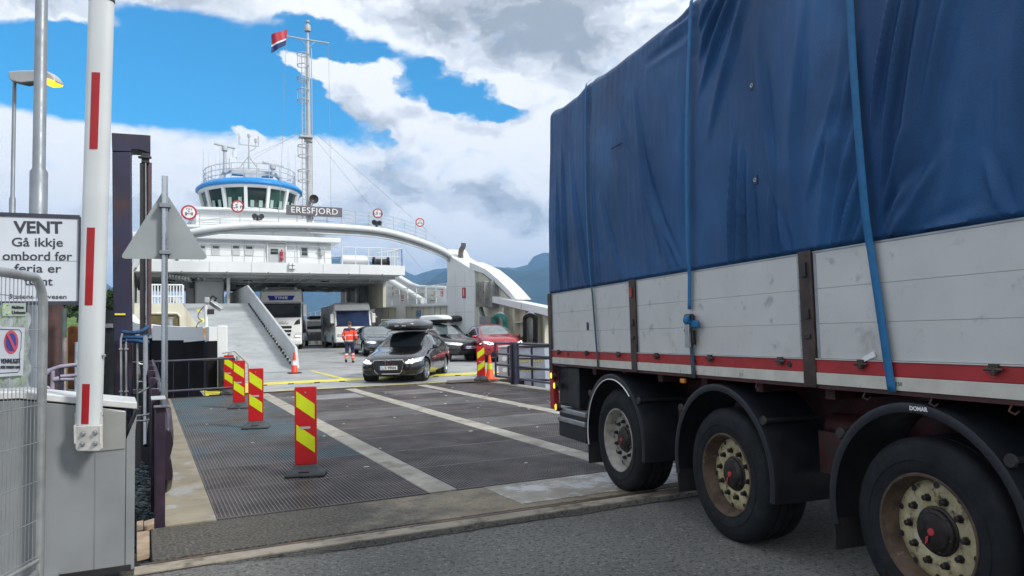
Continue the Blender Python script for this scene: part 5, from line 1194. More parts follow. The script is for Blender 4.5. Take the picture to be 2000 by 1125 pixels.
obj('foot', MB().tube([ft + Vector((0, 0, .02)), ft - FWD * .0 + dirn * .05 + Vector((0, 0, .1)), ft + dirn * .4 + Vector((.0, -.15, .03))], .022, 8).box(tuple(ft + Vector((-.15, -.1, 0))), tuple(ft + Vector((.1, .12, .05)))), M['galv'], smooth=50, **fw)
nF = dirn.cross(Vector((0, 0, 1))); nF = nF if nF.dot(Vector((0, 0, EYE)) - t0d) > 0 else -nF
xF = -dirn
def FPq(u, v, off=.012):
    r = ray(u, v); t_ = (t0d - Vector((0, 0, EYE)) + nF * off).dot(nF) / r.dot(nF); return at_t(u, v, t_)
def sheet(name, q4, mt, off, th=.002, **k): return obj(name, MB().prism([FPq(u, v, off) for u, v in q4], nF * th), mt, smooth=0, **k)
def fit_text(body, u0, u1, vc, hpx, P, mt, parent, nrm, depth=.003, bold=.0, tilt=0.0):
    """lettering stretched to a width and capital height given where it stands on a flat panel"""
    tm = text_mb(body, 1.0, depth, bold); xs = [p[0] for p in tm.v]
    ref = text_mb('E', 1.0, depth, bold); ch = max(p[1] for p in ref.v) - min(p[1] for p in ref.v); yc = (max(p[1] for p in ref.v) + min(p[1] for p in ref.v)) / 2
    a = P(u0, vc - tilt); b_ = P(u1, vc + tilt); up_ = P((u0 + u1) / 2, vc - hpx / 2) - P((u0 + u1) / 2, vc + hpx / 2)
    w_ = (b_ - a).length; sc = w_ / (max(xs) - min(xs)); sv = up_.length / ch
    tm.xf(Matrix.Translation((-(max(xs) + min(xs)) / 2, -yc, 0))); tm.xf(Matrix.Diagonal((sc, sv, 1, 1)))
    tm.xf(plane_mtx(a.lerp(b_, .5) + nrm * (depth / 2), b_ - a, up_)); return obj('lettering', tm, mt, parent=parent, world=True, smooth=0)
nb_ = sheet('maker_plate', [(5, 592), (50, 592), (50, 617), (5, 617)], mat('pale_green_plate', (.42, .50, .46), .4, var=.05), .03, **fw)
fit_text('Malthus', 23, 46, 600, 6, lambda u, v: FPq(u, v, .033), M['letter_dark'], nb_, nF, bold=.01)
fit_text('Uniteam', 23, 49, 610, 6, lambda u, v: FPq(u, v, .033), M['letter_dark'], nb_, nF, bold=.01)
lg = MB()
for k in range(2): lg.tube([FPq(14 + 6 * math.cos(t_), 604 + 9 * math.sin(t_), .034) for t_ in [PI * .08 * i + k * PI for i in range(9)]], .0025, 5)
obj('emblem', lg, mat('lime_emblem', (.35, .55, .12), .5), parent=nb_, world=True)
# laminated no-parking notice tied to the fence
NT = thing('parking_notice', 'laminated no-parking notice in a plastic sleeve tied to the mesh fence', 'notice', tuple(FPq(24, 760, .03))); nw = dict(parent=NT, world=True)
slv = mat('plastic_sleeve', (.45, .50, .52), .2, var=.2, vscale=12, bump=.8, bscale=18, alpha=.55)
sm_ = MB(); sm_.grid(lambda a, b: FPq(-30 + 88 * a + 3 * math.sin(b * 20), 612 + 150 * b + 2 * math.sin(a * 25), .022 + .006 * math.sin(a * 31 + b * 11)), 16, 24)
obj('sleeve', sm_, slv, smooth=60, **nw)
ps = sheet('paper', [(-28, 636), (48, 640), (44, 733), (-28, 738)], mat('paper_white', (.55, .60, .68), .6, var=.04), .036, **nw)
nP = lambda u, v: FPq(u, v, .040)
bd = MB().tube([nP(u, v) for u, v in ((-22, 642), (38, 644), (42, 650), (41, 680), (38, 690), (39, 722), (34, 727), (-22, 730))], .0016, 5)
obj('border_line', bd, M['letter_dark'], parent=ps, world=True)
m1 = MB(); m1.add([nP(22, 668)] + [nP(22 + 14 * math.cos(2 * PI * i / 32), 668 + 23 * math.sin(2 * PI * i / 32)) for i in range(32)], [(0, 1 + i, 1 + (i + 1) % 32) for i in range(32)])
obj('red_ring', m1, mat('soft_red', (.55, .08, .12), .5), parent=ps, world=True, smooth=0)
m1 = MB(); P2 = lambda u, v: FPq(u, v, .042); m1.add([P2(22, 668)] + [P2(22 + 10 * math.cos(2 * PI * i / 32), 668 + 17.5 * math.sin(2 * PI * i / 32)) for i in range(32)], [(0, 1 + i, 1 + (i + 1) % 32) for i in range(32)])
obj('blue_disc', m1, mat('soft_blue', (.035, .06, .30), .5), parent=ps, world=True, smooth=0)
P3 = lambda u, v: FPq(u, v, .044)
obj('slash', MB().add([P3(13, 653), P3(17, 650), P3(32, 682), P3(28, 686)], [(0, 1, 2, 3)]), MATS['soft_red'], parent=ps, world=True, smooth=0)
fit_text('VENNLIGST', 1, 39, 705, 9, nP, M['letter_dark'], ps, nF, bold=.01)
fit_text('IKKE PARKER HER', 1, 38, 717, 5.5, nP, M['letter_dark'], ps, nF, bold=.01)

# big notice sign
VS = thing('ferry_notice_sign', 'large white sign asking people to wait before boarding, dark frame, behind the fence', 'sign', tuple(V(75, 593, 10.3))); vw = dict(parent=VS, world=True)
c0 = V(74, 508, 10.0); nS = Vector((-c0.x, -c0.y, 0)).normalized(); nS = (Matrix.Rotation(R(-9), 3, 'Z') @ nS)
def SP(u, v, off=0.0):
    r = ray(u, v); o_ = Vector((0, 0, EYE)); t_ = (c0 + nS * off - o_).dot(nS) / r.dot(nS); return o_ + r * t_
SP0 = SP
zt_, zb_ = SP(75, 421).z, SP(75, 592).z
xr = Vector((-nS.y, nS.x, 0)); xr = xr if xr.dot(RGT) > 0 else -xr
cR = SP(155, 508); cR.z = 0; cL = cR - xr * 1.19
board = MB().prism([cL + Vector((0, 0, zb_)), cR + Vector((0, 0, zb_)), cR + Vector((0, 0, zt_)), cL + Vector((0, 0, zt_))], -nS * .02)
vb = obj('panel', board, mat('sign_panel', (.56, .61, .68), .45, var=.04, vscale=1.5), smooth=0, **vw)
fr = MB()
for a, b_ in (((cL, zb_), (cR, zb_)), ((cL, zt_), (cR, zt_)), ((cL, zb_), (cL, zt_)), ((cR, zb_), (cR, zt_))): fr.beam(a[0] + Vector((0, 0, a[1])), b_[0] + Vector((0, 0, b_[1])), .03, .05)
obj('frame', fr, M['navy_rail'], parent=vb, world=True)
obj('seam', MB().beam(SP(2, 507.5, .002), SP(153, 510, .002), .004, .004), M['dark_grey'], parent=vb, world=True)
SQ = lambda u, v: SP(u, v, .002)
for body, u0, u1, vc, h_, bo in (('VENT', 26, 122, 444, 24, .03), ('Gå ikkje', 23, 123, 473, 17, .012), ('ombord før', 5, 141, 500, 17, .012), ('ferja er', 28, 120, 524, 16.5, .012), ('tømt', 47, 103, 549, 16.5, .012), ('Statens vegvesen', 17, 130, 579, 9, .012)):
    fit_text(body, u0, u1, vc, h_, SQ, M['letter_dark'], vb, nS, bold=bo, tilt=.4)
for z_ in (zb_ + .25, zt_ - .25): obj('bracket', MB().beam(SP(45, 500, -.03) + Vector((0, 0, z_ - SP(45, 500).z)), SP(110, 500, -.03) + Vector((0, 0, z_ - SP(110, 500).z)), .03, .05).beam(SP(75, 500, -.04) + Vector((0, 0, z_ - SP(75, 500).z)), V(75, 500, 11.1) + Vector((0, 0, z_ - V(75, 500, 11.1).z)), .05, .05), M['galv'], **vw)

# lamp posts
M['pole_grey'] = mat('grey_pole', (0.20, 0.23, 0.26), 0.45, 0.3, var=0.12, vscale=3)
c_ = V(75, 400, 11.2)
LP1 = thing('lamp_post', 'thick grey steel mast rising past the top of the frame behind the notice sign', 'lamp post', (c_.x, c_.y, -2))
obj('pole', MB().lathe([(.12, -2), (.12, V(75, 335, 11.2).z), (.088, V(75, 328, 11.2).z), (.078, 10.5), (.001, 10.5)], (c_.x, c_.y, 0), n=20), M['pole_grey'], LP1, world=True, smooth=50)
obj('lamp_head', MB().tube([(c_.x, c_.y, 10.4), (c_.x - .2, c_.y + .5, 10.7), (c_.x - .4, c_.y + 1.2, 10.75)], [.06, .09, .05], 10), M['pole_grey'], LP1, world=True)
c_ = V(24.5, 380, 14.0)
LP2 = thing('lamp_post', 'slim street lamp with lit amber lens at far left', 'lamp post', (c_.x, c_.y, -2)); lw = dict(parent=LP2, world=True)
obj('pole', MB().lathe([(.055, -2), (.055, V(24, 388, 14).z), (.036, V(24, 384, 14).z), (.034, V(24, 152, 14).z), (.001, V(24, 150, 14).z)], (c_.x, c_.y, 0), n=14), M['pole_grey'], smooth=50, **lw)
hp = [(15, 139), (40, 137), (72, 137), (92, 139), (101, 146), (108, 156), (108, 160), (84, 160), (80, 158), (40, 162), (22, 158), (17, 153)]
hh = MB().prism([V(u, v, 13.9) for u, v in hp], _r0.cross(Vector((0, 0, 1))) * -.28 if False else FWD * .26)
obj('lamp_head', hh, mat('lamp_grey', (.38, .40, .41), .4, var=.08, vscale=5), smooth=40, bevel=.02, **lw)
lens = MB().prism([V(u, v, 13.88) for u, v in ((83, 152), (95, 154), (106, 158), (104, 162), (86, 163), (82, 158))], FWD * .28)
obj('lens', lens, mat('amber_lens', (.8, .35, .02), .3, var=0, emit=((1.0, .45, .02), 2.2)), smooth=40, **lw)

# triangular sign seen from behind
TS = thing('triangular_sign', 'blank grey back of a triangular road sign clamped to a steel pole', 'sign', (at_y(323, 770, 8.5).x, 8.5, .0)); tw = dict(parent=TS, world=True)
def G(u, v, y=8.5): return at_y(u, v, y)
obj('pole', MB().cyl((G(323, 560).x, 8.5, .0), (G(322, 344).x, 8.5, G(322, 344).z), .031, n=18), mat('bright_pole', (.46, .49, .52), .28, .85, var=.1, vscale=2), smooth=60, **tw)
tri = [G(239, 497, 8.56), G(238, 502, 8.56), G(243, 505, 8.56), G(398, 507, 8.56), G(404, 503, 8.56), G(402, 497, 8.56), G(325, 378, 8.56), G(320, 374, 8.56), G(315, 378, 8.56)]
obj('sign_back', MB().prism(tri, (0, .004, 0)), mat('sign_back_grey', (.27, .305, .32), .5, .15, var=.07, vscale=2), smooth=20, **tw)
for v in (401, 493): obj('clamp', MB().box(G(311, v + 3, 8.44), G(334, v - 4, 8.44) + Vector((0, .1, 0))).box(G(314, v + 9, 8.53), G(331, v - 9, 8.53) + Vector((0, .02, 0))), M['pole_grey'], bevel=.004, **tw)

# ================================================================== SEMITRAILER
AT = R(8); TD = 3.15
TE = Vector((math.sin(AT), math.cos(AT), 0)); TN = Vector((math.cos(AT), -math.sin(AT), 0)); TO = TN * TD
TR = thing('semitrailer', 'three-axle flatbed semitrailer with silver dropsides and a load under a blue tarpaulin', 'trailer', tuple(TO), -AT)
def TL(u, v, x=0.0):
    """point of the trailer plane (local x) seen at a pixel, in trailer coordinates"""
    r = ray(u, v); t_ = (TD + x) / r.dot(TN); w_ = Vector((r.x * t_, r.y * t_, 0)); return Vector((x, w_.dot(TE), EYE + r.z * t_))
M['tarp'] = mat('blue_tarpaulin', (0.017, 0.073, 0.195), 0.42, var=0.22, vscale=0.9, bump=.3, bscale=120, mottle=((0.024, 0.108, 0.275), 1.3, 0.5, 0.72), dirt=((0.032, 0.082, 0.16), 3.1, .60, .78), streak=((0.010, 0.052, 0.16), 1.6, .58, .75), spec=.22)
M['strap'] = mat('teal_strap', (0.008, 0.135, 0.33), 0.6, var=.12, vscale=12, bump=.3, bscale=160)
M['strap_dark'] = mat('dirty_strap', (0.035, 0.07, 0.105), 0.7, var=.2, vscale=12)
M['alu'] = mat('grey_aluminium_board', (0.53, 0.54, 0.535), 0.45, 0.1, var=0.05, vscale=2.5, dirt=((0.30, 0.30, 0.28), 2.0, .56, .76), mottle=((0.33, 0.355, 0.37), 7, .58, .72), streak=((.34, .335, .29), 6, .62, .78))
M['post'] = mat('rusty_post', (0.060, 0.042, 0.038), 0.55, 0.3, var=.35, vscale=5, dirt=((.12, .075, .05), 8, .55, .72))
M['rail_red'] = mat('rail_red', (0.34, 0.022, 0.026), 0.5, var=.15, vscale=4, dirt=((.16, .035, .03), 6, .58, .72), streak=((.22, .03, .03), 5, .6, .78))
M['rail_white'] = mat('rail_white', (0.52, 0.51, 0.46), 0.5, var=.1, vscale=6, dirt=((.28, .22, .17), 9, .60, .70), streak=((.40, .36, .28), 6, .6, .76))
M['chassis'] = mat('dark_red_chassis', (0.055, 0.012, 0.014), 0.6, var=.4, vscale=4, dirt=((.03, .022, .02), 6, .5, .65))
M['guard'] = mat('mudguard_plastic', (0.009, 0.012, 0.017), 0.45, var=.3, vscale=4, bump=.1, bscale=70, dirt=((0.022, 0.026, 0.03), 4, .55, .75))
M['tyre'] = mat('tyre_rubber', (0.0085, 0.011, 0.014), 0.75, var=.3, vscale=7, bump=.15, bscale=110, dirt=((.022, .024, .025), 6, .55, .75), spec=.3)
M['rim_cream'] = mat('cream_rim', (0.42, 0.37, 0.22), 0.5, .1, var=.2, vscale=9, dirt=((.09, .06, .035), 10, .50, .66), mottle=((.5, .48, .38), 12, .55, .7))
M['rim_grey'] = mat('grey_rim', (0.34, 0.335, 0.31), 0.5, .3, var=.25, vscale=9, dirt=((.10, .085, .07), 10, .52, .68))
M['rim_rust'] = mat('rusty_barrel', (0.085, 0.058, 0.042), 0.7, .2, var=.4, vscale=10, dirt=((.25, .18, .12), 14, .58, .7))
M['hubm'] = mat('greasy_hub', (0.022, 0.019, 0.018), 0.45, .3, var=.4, vscale=14, dirt=((.07, .05, .04), 16, .55, .7))
M['amber'] = mat('amber_lamp', (0.85, 0.45, 0.02), .3, var=0, emit=((1.0, .50, .01), 1.5))
YR, YF = 8.02, -3.6
ZB, ZT, ZW, ZL = 1.31, 1.945, 1.228, 1.155     # dropside bottom/top, red/white boundary, lower lip
# --- tarpaulin with real folds
TZ0, TZ1 = 1.90, 4.07
folds = []
def fold(u0, v0, u1, v1, wd, am, curve=0.0): a = TL(u0, v0); b_ = TL(u1, v1); folds.append((a.y, a.z, b_.y, b_.z, wd, am, curve))
for f in ((1800, -60, 1735, 330, .035, .030), (1835, -60, 1760, 430, .05, .026), (1880, -80, 1790, 330, .05, .022), (1770, -60, 1712, 260, .025, .022), (1730, 420, 1790, 250, .03, .02),
          (1715, 520, 1850, 300, .05, .020), (1722, 470, 1800, 340, .035, .022), (1720, 505, 1920, 420, .05, .014), (1745, 500, 1960, 470, .05, .010),
          (1690, 60, 1640, 330, .035, .018), (1680, 250, 1628, 500, .035, .026), (1690, 330, 1640, 520, .03, .026), (1660, 100, 1600, 520, .05, .018), (1695, 420, 1665, 510, .025, .018), (1650, 180, 1585, 380, .04, .012),
          (1425, -30, 1372, 110, .035, .03), (1450, -50, 1375, 170, .04, .026), (1475, -60, 1390, 260, .05, .018), (1400, -20, 1366, 60, .03, .02), (1352, 20, 1300, 60, .04, -.02), (1352, 60, 1270, 120, .05, -.014),
          (1440, 280, 1425, 540, .025, .022), (1455, 300, 1450, 535, .025, .024), (1470, 330, 1478, 530, .03, .018), (1500, 120, 1520, 380, .03, .010), (1510, 380, 1512, 525, .03, .022), (1530, 420, 1545, 515, .03, .018), (1490, 60, 1505, 330, .05, .012),
          (1255, 270, 1290, 480, .04, .020), (1265, 330, 1318, 540, .05, .022), (1245, 180, 1275, 380, .03, .010), (1290, 420, 1330, 520, .03, .014), (1215, 220, 1240, 300, .03, .008),
          (1100, 300, 1112, 560, .03, .018), (1120, 320, 1150, 570, .045, .020), (1090, 360, 1098, 570, .025, .016), (1165, 330, 1172, 560, .025, -.018), (1180, 380, 1215, 560, .05, .012),
          (1930, 300, 1980, 440, .04, .016), (1975, 60, 1960, 440, .05, .014), (1996, 0, 1990, 430, .04, .02), (1888, 200, 1840, 460, .06, .012), (1560, 60, 1550, 500, .07, .010), (1345, 180, 1340, 500, .05, -.012), (1580, 0, 1560, 260, .05, .01)): fold(*f)
straps_y = [(TL(1154, 250).y, TL(1161, 560).y), (TL(1362, 100).y, TL(1356, 590).y), (TL(1680, 50).y, TL(1712, 560).y)]
def strap_y(i, z): a, b_ = straps_y[i]; return b_ + (a - b_) * (z - 1.95) / 2.0
def tarp_x(y, z):
    x = -.012 - .030 * math.sin(PI * min(1, max(0, (z - TZ0) / (TZ1 - TZ0)))) * (1 + .5 * math.sin(y * 2.1 + 1))
    x -= .0016 * noise.noise(Vector((y * 30, z * 7, 2))); x -= .012 * noise.noise(Vector((y * 1.1, z * .7, 0))) + .006 * noise.noise(Vector((y * 3.7, z * 1.3, 4)))+ .0035 * noise.noise(Vector((y * 14, z * 2.5, 9)))
    nst = 1.0
    for i in range(3): nst *= 1 - .8 * math.exp(-((y - strap_y(i, z)) / .045) ** 2)
    for (y0, z0_, y1, z1_, wd, am, cv) in folds:
        if y < min(y0, y1) - .3 or y > max(y0, y1) + .3: continue
        dy, dz = y1 - y0, z1_ - z0_; l2 = dy * dy + dz * dz; t_ = ((y - y0) * dy + (z - z0_) * dz) / l2
        if t_ < -.1 or t_ > 1.1: continue
        px_, pz_ = y0 + dy * t_, z0_ + dz * t_; l_ = math.sqrt(l2)
        s_ = ((y - px_) * dz - (z - pz_) * dy) / l_; wd = wd * .8
        env = math.sin(PI * min(1, max(0, (t_ + .1) / 1.2))) ** 1.0; g_ = math.exp(-(s_ / wd) ** 2)
        x -= 1.75 * am * env * nst * (g_ - .45 * math.exp(-((s_ - wd * 1.5) / wd) ** 2))
    for i in range(3):
        d_ = y - strap_y(i, z); x += .022 * math.exp(-(d_ / .07) ** 2) * (1 + .4 * (z > 3.6))
    return x
def topz(y):   # roof edge sags between the straps
    z = TZ1
    for a in (8.0, strap_y(0, 4), strap_y(1, 4), strap_y(2, 4), 1.2): z += .035 * math.exp(-((y - a) / .22) ** 2)
    return z - .035 + .012 * noise.noise(Vector((y * 2, 0, 5)))
ta = MB(); ysl = []
y = YR - .01
while y > 1.9: ysl.append(y); y -= .0135
while y > YF: ysl.append(y); y -= .12
nzt = 140
def tz(k, y): return TZ0 + (topz(y) - TZ0) * k / nzt
cols = []
for y in ysl:
    col = []
    lean = .17 * 0
    for k in range(nzt + 1):
        z = tz(k, y); yy = y - (.19 * (z - 1.94) / 2.1 if y > YR - .02 else 0) * 0
        yy = y - max(0, (y - 7.0)) * .19 * (z - 1.94) / 2.1
        edge = max(0, (k - nzt + 5) / 5.0)
        x = tarp_x(yy, z) if y > 1.9 else -.02
        if z < 1.97: x = x * .3 + .02 * .7 + .012
        col.append((x + .05 * edge ** 2, yy, z))
    zt = col[-1][2]; yy = col[-1][1]
    for (dx, dz) in ((.12, .035), (.35, .06), (.8, .08), (1.25, .09), (1.7, .08), (2.15, .06), (2.38, .035), (2.48, -.03)): col.append((dx + .02, yy, zt + dz))
    for z in (3.4, 2.7, 1.95): col.append((2.50, y - max(0, (y - 7.0)) * .19 * (z - 1.94) / 2.1, z))
    cols.append(col)
nc = len(cols[0]); vs = [p for c_ in cols for p in c_]
fs = [(i * nc + k, i * nc + k + 1, (i + 1) * nc + k + 1, (i + 1) * nc + k) for i in range(len(cols) - 1) for k in range(nc - 1)]
fs.append(tuple(range(nc - 1, -1, -1))); fs.append(tuple((len(cols) - 1) * nc + k for k in range(nc)))
ta.add(vs, fs)
tarp_o = obj('tarpaulin', ta, M['tarp'], TR, smooth=70)
for u, v in ((1480, 168), (1484, 352), (1462, 250)):
    p = TL(u, v); x = tarp_x(p.y, p.z) - .003
    if u != 1462:
        obj('eyelet_patch', MB().box((x - .002, p.y - .022, p.z - .03), (x + .004, p.y + .022, p.z + .03)), mat('patch_navy', (.015, .04, .10), .6), tarp_o, smooth=0)
        obj('eyelet', MB().lathe([(.006, 0), (.014, .003), (.016, .001)], (x - .003, p.y, p.z), (-1, 0, 0), 12), M['galv'], tarp_o)
p = TL(1215, 285); obj('patch_seam', MB().box((tarp_x(p.y, p.z) - .004, p.y - .09, p.z - .005), (tarp_x(p.y, p.z) + .004, p.y + .12, p.z + .004)), MATS['patch_navy'], tarp_o, rot=(R(0), 0, 0), smooth=0)
# --- straps
def ribbon(i, z0_, z1_, wd, mt, name='strap', yoff=lambda z: 0.0, tw=0.0, n=60):
    m = MB()
    def fn(a, b):
        z = z0_ + (z1_ - z0_) * b; y = strap_y(i, z) + yoff(z) + (a - .5) * wd
        x = -.036 - .030 * math.sin(PI * min(1, max(0, (z - 1.9) / 2.17)))
        if z < 2.1: x = min(-.026, x + .012 * (2.1 - z) / .2)
        if z > TZ1 - .06: x += .05 * ((z - TZ1 + .06) / .06) ** 2
        return (x - .002 + tw * (a - .5) * .02, y, z)
    m.grid(fn, 2, n)
    o = obj(name, m, mt, TR, smooth=60); sol = o.modifiers.new('thickness', 'SOLIDIFY'); sol.thickness = .003; return o
ribbon(0, 1.96, TZ1 + .0, .032, M['strap']); ribbon(0, 1.16, 1.96, .034, M['strap_dark'], yoff=lambda z: -.17 * max(0, (1.96 - z)) * .75, n=12)
ribbon(1, 1.66, TZ1 + .0, .048, M['strap']); s2 = ribbon(1, 1.13, 1.62, .05, M['strap_dark'], yoff=lambda z: -.13 * max(0, (1.66 - z)) * 1.0, n=8)
ribbon(2, 1.15, TZ1 + .0, .055, M['strap'], yoff=lambda z: -.11 * max(0, (1.95 - z)), n=80)
rt = MB(); p = TL(1357, 640)
rt.box((-.05, p.y - .028, p.z - .13), (-.012, p.y + .028, p.z - .02)); rt.cyl((-.045, p.y - .04, p.z + .08), (-.045, p.y + .04, p.z + .08), .028, n=12).cyl((-.05, p.y - .03, p.z - .02), (-.05, p.y + .045, p.z - .02), .022, n=12)
rt.beam((-.05, p.y + .036, p.z - .12), (-.055, p.y + .036, p.z + .10), .006, .045).beam((-.05, p.y - .036, p.z - .12), (-.055, p.y - .036, p.z + .10), .006, .045)
ro_ = obj('ratchet', rt, M['black'], TR, bevel=.003)
obj('strap_roll', MB().cyl((-.06, p.y - .04, p.z + .06), (-.06, p.y + .02, p.z + .06), .036, n=14).box((-.06, p.y - .13, p.z + .0), (-.035, p.y - .03, p.z + .055)), M['strap'], ro_, bevel=.01)
obj('ratchet_handle', MB().box((-.075, p.y - .03, p.z - .15), (-.055, p.y + .03, p.z + .03)), M['galv'], ro_, bevel=.004)
# --- dropsides
posts = [TL(1240, 640).y, TL(1580, 600).y]; posts += [posts[1] - 2.25, posts[1] - 4.5]
edges = [YR] + posts + [YF + .1]
def bay(y1, y0, name='side_board'):
    m = MB(); zs = [ZB + .002, ZB + .208, ZB + .418, ZT]
    for a, b_ in zip(zs, zs[1:]): m.box((-.004, y0 + .06, a + .0006), (.03, y1 - .06, b_ - .0006))
    return obj(name, m, M['alu'], TR, bevel=.0016)
for i in range(len(edges) - 1):
    y1, y0 = edges[i], edges[i + 1]; bo_ = bay(y1 - (0.0 if i else -.01), y0)
    for yy in (y1 - .085, y0 + .062): obj('edge_trim', MB().box((-.007, yy, ZB + .004), (-.0045, yy + .022, ZT - .004)), M['galv'], bo_, smooth=0)
    rv = MB()
    for yy in (y1 - .075, y0 + .073):
        for k in range(7): rv.lathe([(.004, 0), (.003, .002), (.0005, .0025)], (-.007, yy, ZB + .05 + .09 * k), (-1, 0, 0), 6)
    obj('rivets', rv, M['dark_grey'], bo_)
    obj('top_edge', MB().box((-.006, y0 + .055, ZT + .001), (.036, y1 - .055, ZT + .012)), M['galv'], bo_)
for y in posts: 
    po = obj('side_post', MB().box((-.022, y - .055, ZL - .02), (.05, y + .055, ZT + .02)), M['post'], TR, bevel=.006)
    for q0, q1 in (((-.034, y - .03, ZB + .24), (-.0225, y + .015, ZB + .30)), ((-.034, y - .03, ZB + .12), (-.0225, y + .02, ZB + .15)), ((-.034, y - .02, ZT - .14), (-.0225, y + .02, ZT - .05))): obj('post_latch', MB().box(q0, q1), M['black'] if y != posts[0] or q1[2] < ZT - .1 else M['rail_red'], po, bevel=.003)
obj('corner_post', MB().box((-.02, YR - .05, ZL - .08), (.06, YR + .045, ZT + .02)), M['post'], TR, bevel=.006)
h = MB()
p = TL(1149, 637); h.box((-.012, p.y - .022, p.z - .04), (-.005, p.y + .022, p.z + .04)); obj('label_plate', h, M['black'], TR, bevel=.004)
# side rail with red and white bands, lip, hooks
obj('side_rail', MB().box((-.012, YF, ZW), (.09, YR, ZB - .006)), M['rail_red'], TR, bevel=.004)
obj('white_band', MB().box((-.016, YF, ZL + .002), (.09, YR, ZW - .001)), M['rail_white'], TR, bevel=.002)
obj('rail_lip', MB().box((-.01, YF, ZL - .022), (.09, YR, ZL)), M['chassis'], TR)
obj('cover_strip', MB().box((-.018, YF, ZB - .005), (.02, YR - .04, ZB + .001)), M['alu'], TR)
for u in (1095, 1150, 1212, 1287, 1392, 1530, 1688, 1948):
    y = TL(u, 700).y
    obj('board_latch', MB().box((-.034, y - .022, ZB - .035), (-.012, y + .022, ZB + .004)).cyl((-.03, y - .045, ZB - .022), (-.03, y + .045, ZB - .022), .008, n=8).cyl((-.03, y, ZB - .05), (-.03, y, ZB - .012), .012, n=8), M['post'], TR, bevel=.002)
for u in (1112, 1360, 1545): p = TL(u, 700); obj('lashing_ring', MB().lathe([(.004, .008), (.018, .008), (.022, .0)], (-.012, p.y, ZB - .04), (-1, 0, 0), 14), M['black'], TR)
for u in (1690, 1820, 1975, 1480): p = TL(u, 755); obj('lashing_hook', MB().tube([(.0, p.y, ZL - .02), (-.01, p.y + .01, ZL - .05), (-.0, p.y - .01, ZL - .065), (.02, p.y - .015, ZL - .05)], .006, 6), M['chassis'], TR)
for u in (1520, 1700): 
    p = TL(u + 60, 740); tm = text_mb('E50', .028, .001, 0); tm.xf(plane_mtx((-.0175, p.y, (ZL + ZW) / 2), (0, -1, 0), (0, 0, 1))); obj('lettering', tm, M['letter_dark'], TR, smooth=0)
obj('side_marker', MB().box((-.008, TL(1337, 735, .02).y - .03, ZL - .075), (.02, TL(1337, 735, .02).y + .03, ZL - .04)), mat('dull_amber', (.65, .22, .03), .3, var=.2, vscale=20), TR, bevel=.006)
st2 = MB(); p = TL(1700, 703); st2.prism([(-.02, p.y + .08, p.z - .03), (-.02, p.y - .06, p.z + .02), (-.02, p.y - .05, p.z + .05), (-.02, p.y + .02, p.z + .02)], (-.004, 0, 0)); obj('paper_tag', st2, M['letter_white'], TR, smooth=0)
# scratches and a scar on the board
# --- floor, chassis, far side
obj('floor', MB().box((.09, YF, 1.20), (2.46, YR, 1.30)), M['post'], TR)
obj('far_side_board', MB().box((2.47, YF, ZB - .15), (2.5, YR, ZT)), M['alu'], TR)
obj('tail_board', MB().box((.06, YR + .0, ZB - .12), (2.46, YR + .04, ZT)), M['alu'], TR, bevel=.004)
ch = MB()
for x in (.62, 1.74): ch.box((x, YF, .80), (x + .14, YR - .1, 1.195))
for i in range(17): y = YR - .3 - i * .68; ch.box((.1, y, 1.06), (.615, y + .08, 1.19)).box((.765, y, 1.0), (1.735, y + .08, 1.19)).box((1.885, y, 1.06), (2.4, y + .08, 1.19))
obj('chassis_frame', ch, M['chassis'], TR)
obj('underrun_bar', MB().box((.12, YR - .28, .50), (2.38, YR - .18, .62)), M['galv'], TR, bevel=.01)
# rear lamp post with three round amber lamps, and flap box
a = TL(1071, 712, .05); b_ = TL(1092, 712, .05)
obj('lamp_post', MB().box((.02, a.y - .22, .62), (.09, a.y - .10, ZL - .03)), M['rail_red'], TR, bevel=.01)
for (u, v) in ((1077, 733), (1083, 752.5), (1086, 794)):
    p = TL(u, v, .0); oo = obj('marker_lamp', MB().lathe([(.001, .03), (.028, .03), (.033, .02), (.034, .0)], (.0, p.y - .05, p.z), (-1, .25, 0), 18), M['amber'], TR)
    obj('lamp_rim', MB().lathe([(.035, .018), (.046, .018), (.048, -.03), (.001, -.03)], (.0, p.y - .05, p.z), (-1, .25, 0), 18), M['black'], oo)
fb = TL(1095, 780, .08); fe = TL(1136, 780, .08)
obj('flap_box', MB().box((.06, fe.y + .02, .68), (.40, fb.y - .02, 1.12)), M['guard'], TR, bevel=.01)
obj('rear_bumper', MB().box((.04, fe.y - .15, .60), (.50, fb.y - .02, .655)).box((.03, fe.y - .15, .50), (.50, fb.y - .0, .555)), M['galv'], TR, bevel=.01)
obj('bumper_skirt', MB().box((.05, fe.y - .15, .33), (.12, fb.y - .0, .50)).box((.05, fe.y - .15, .556), (.12, fb.y - .02, .60)), M['guard'], TR, bevel=.008)
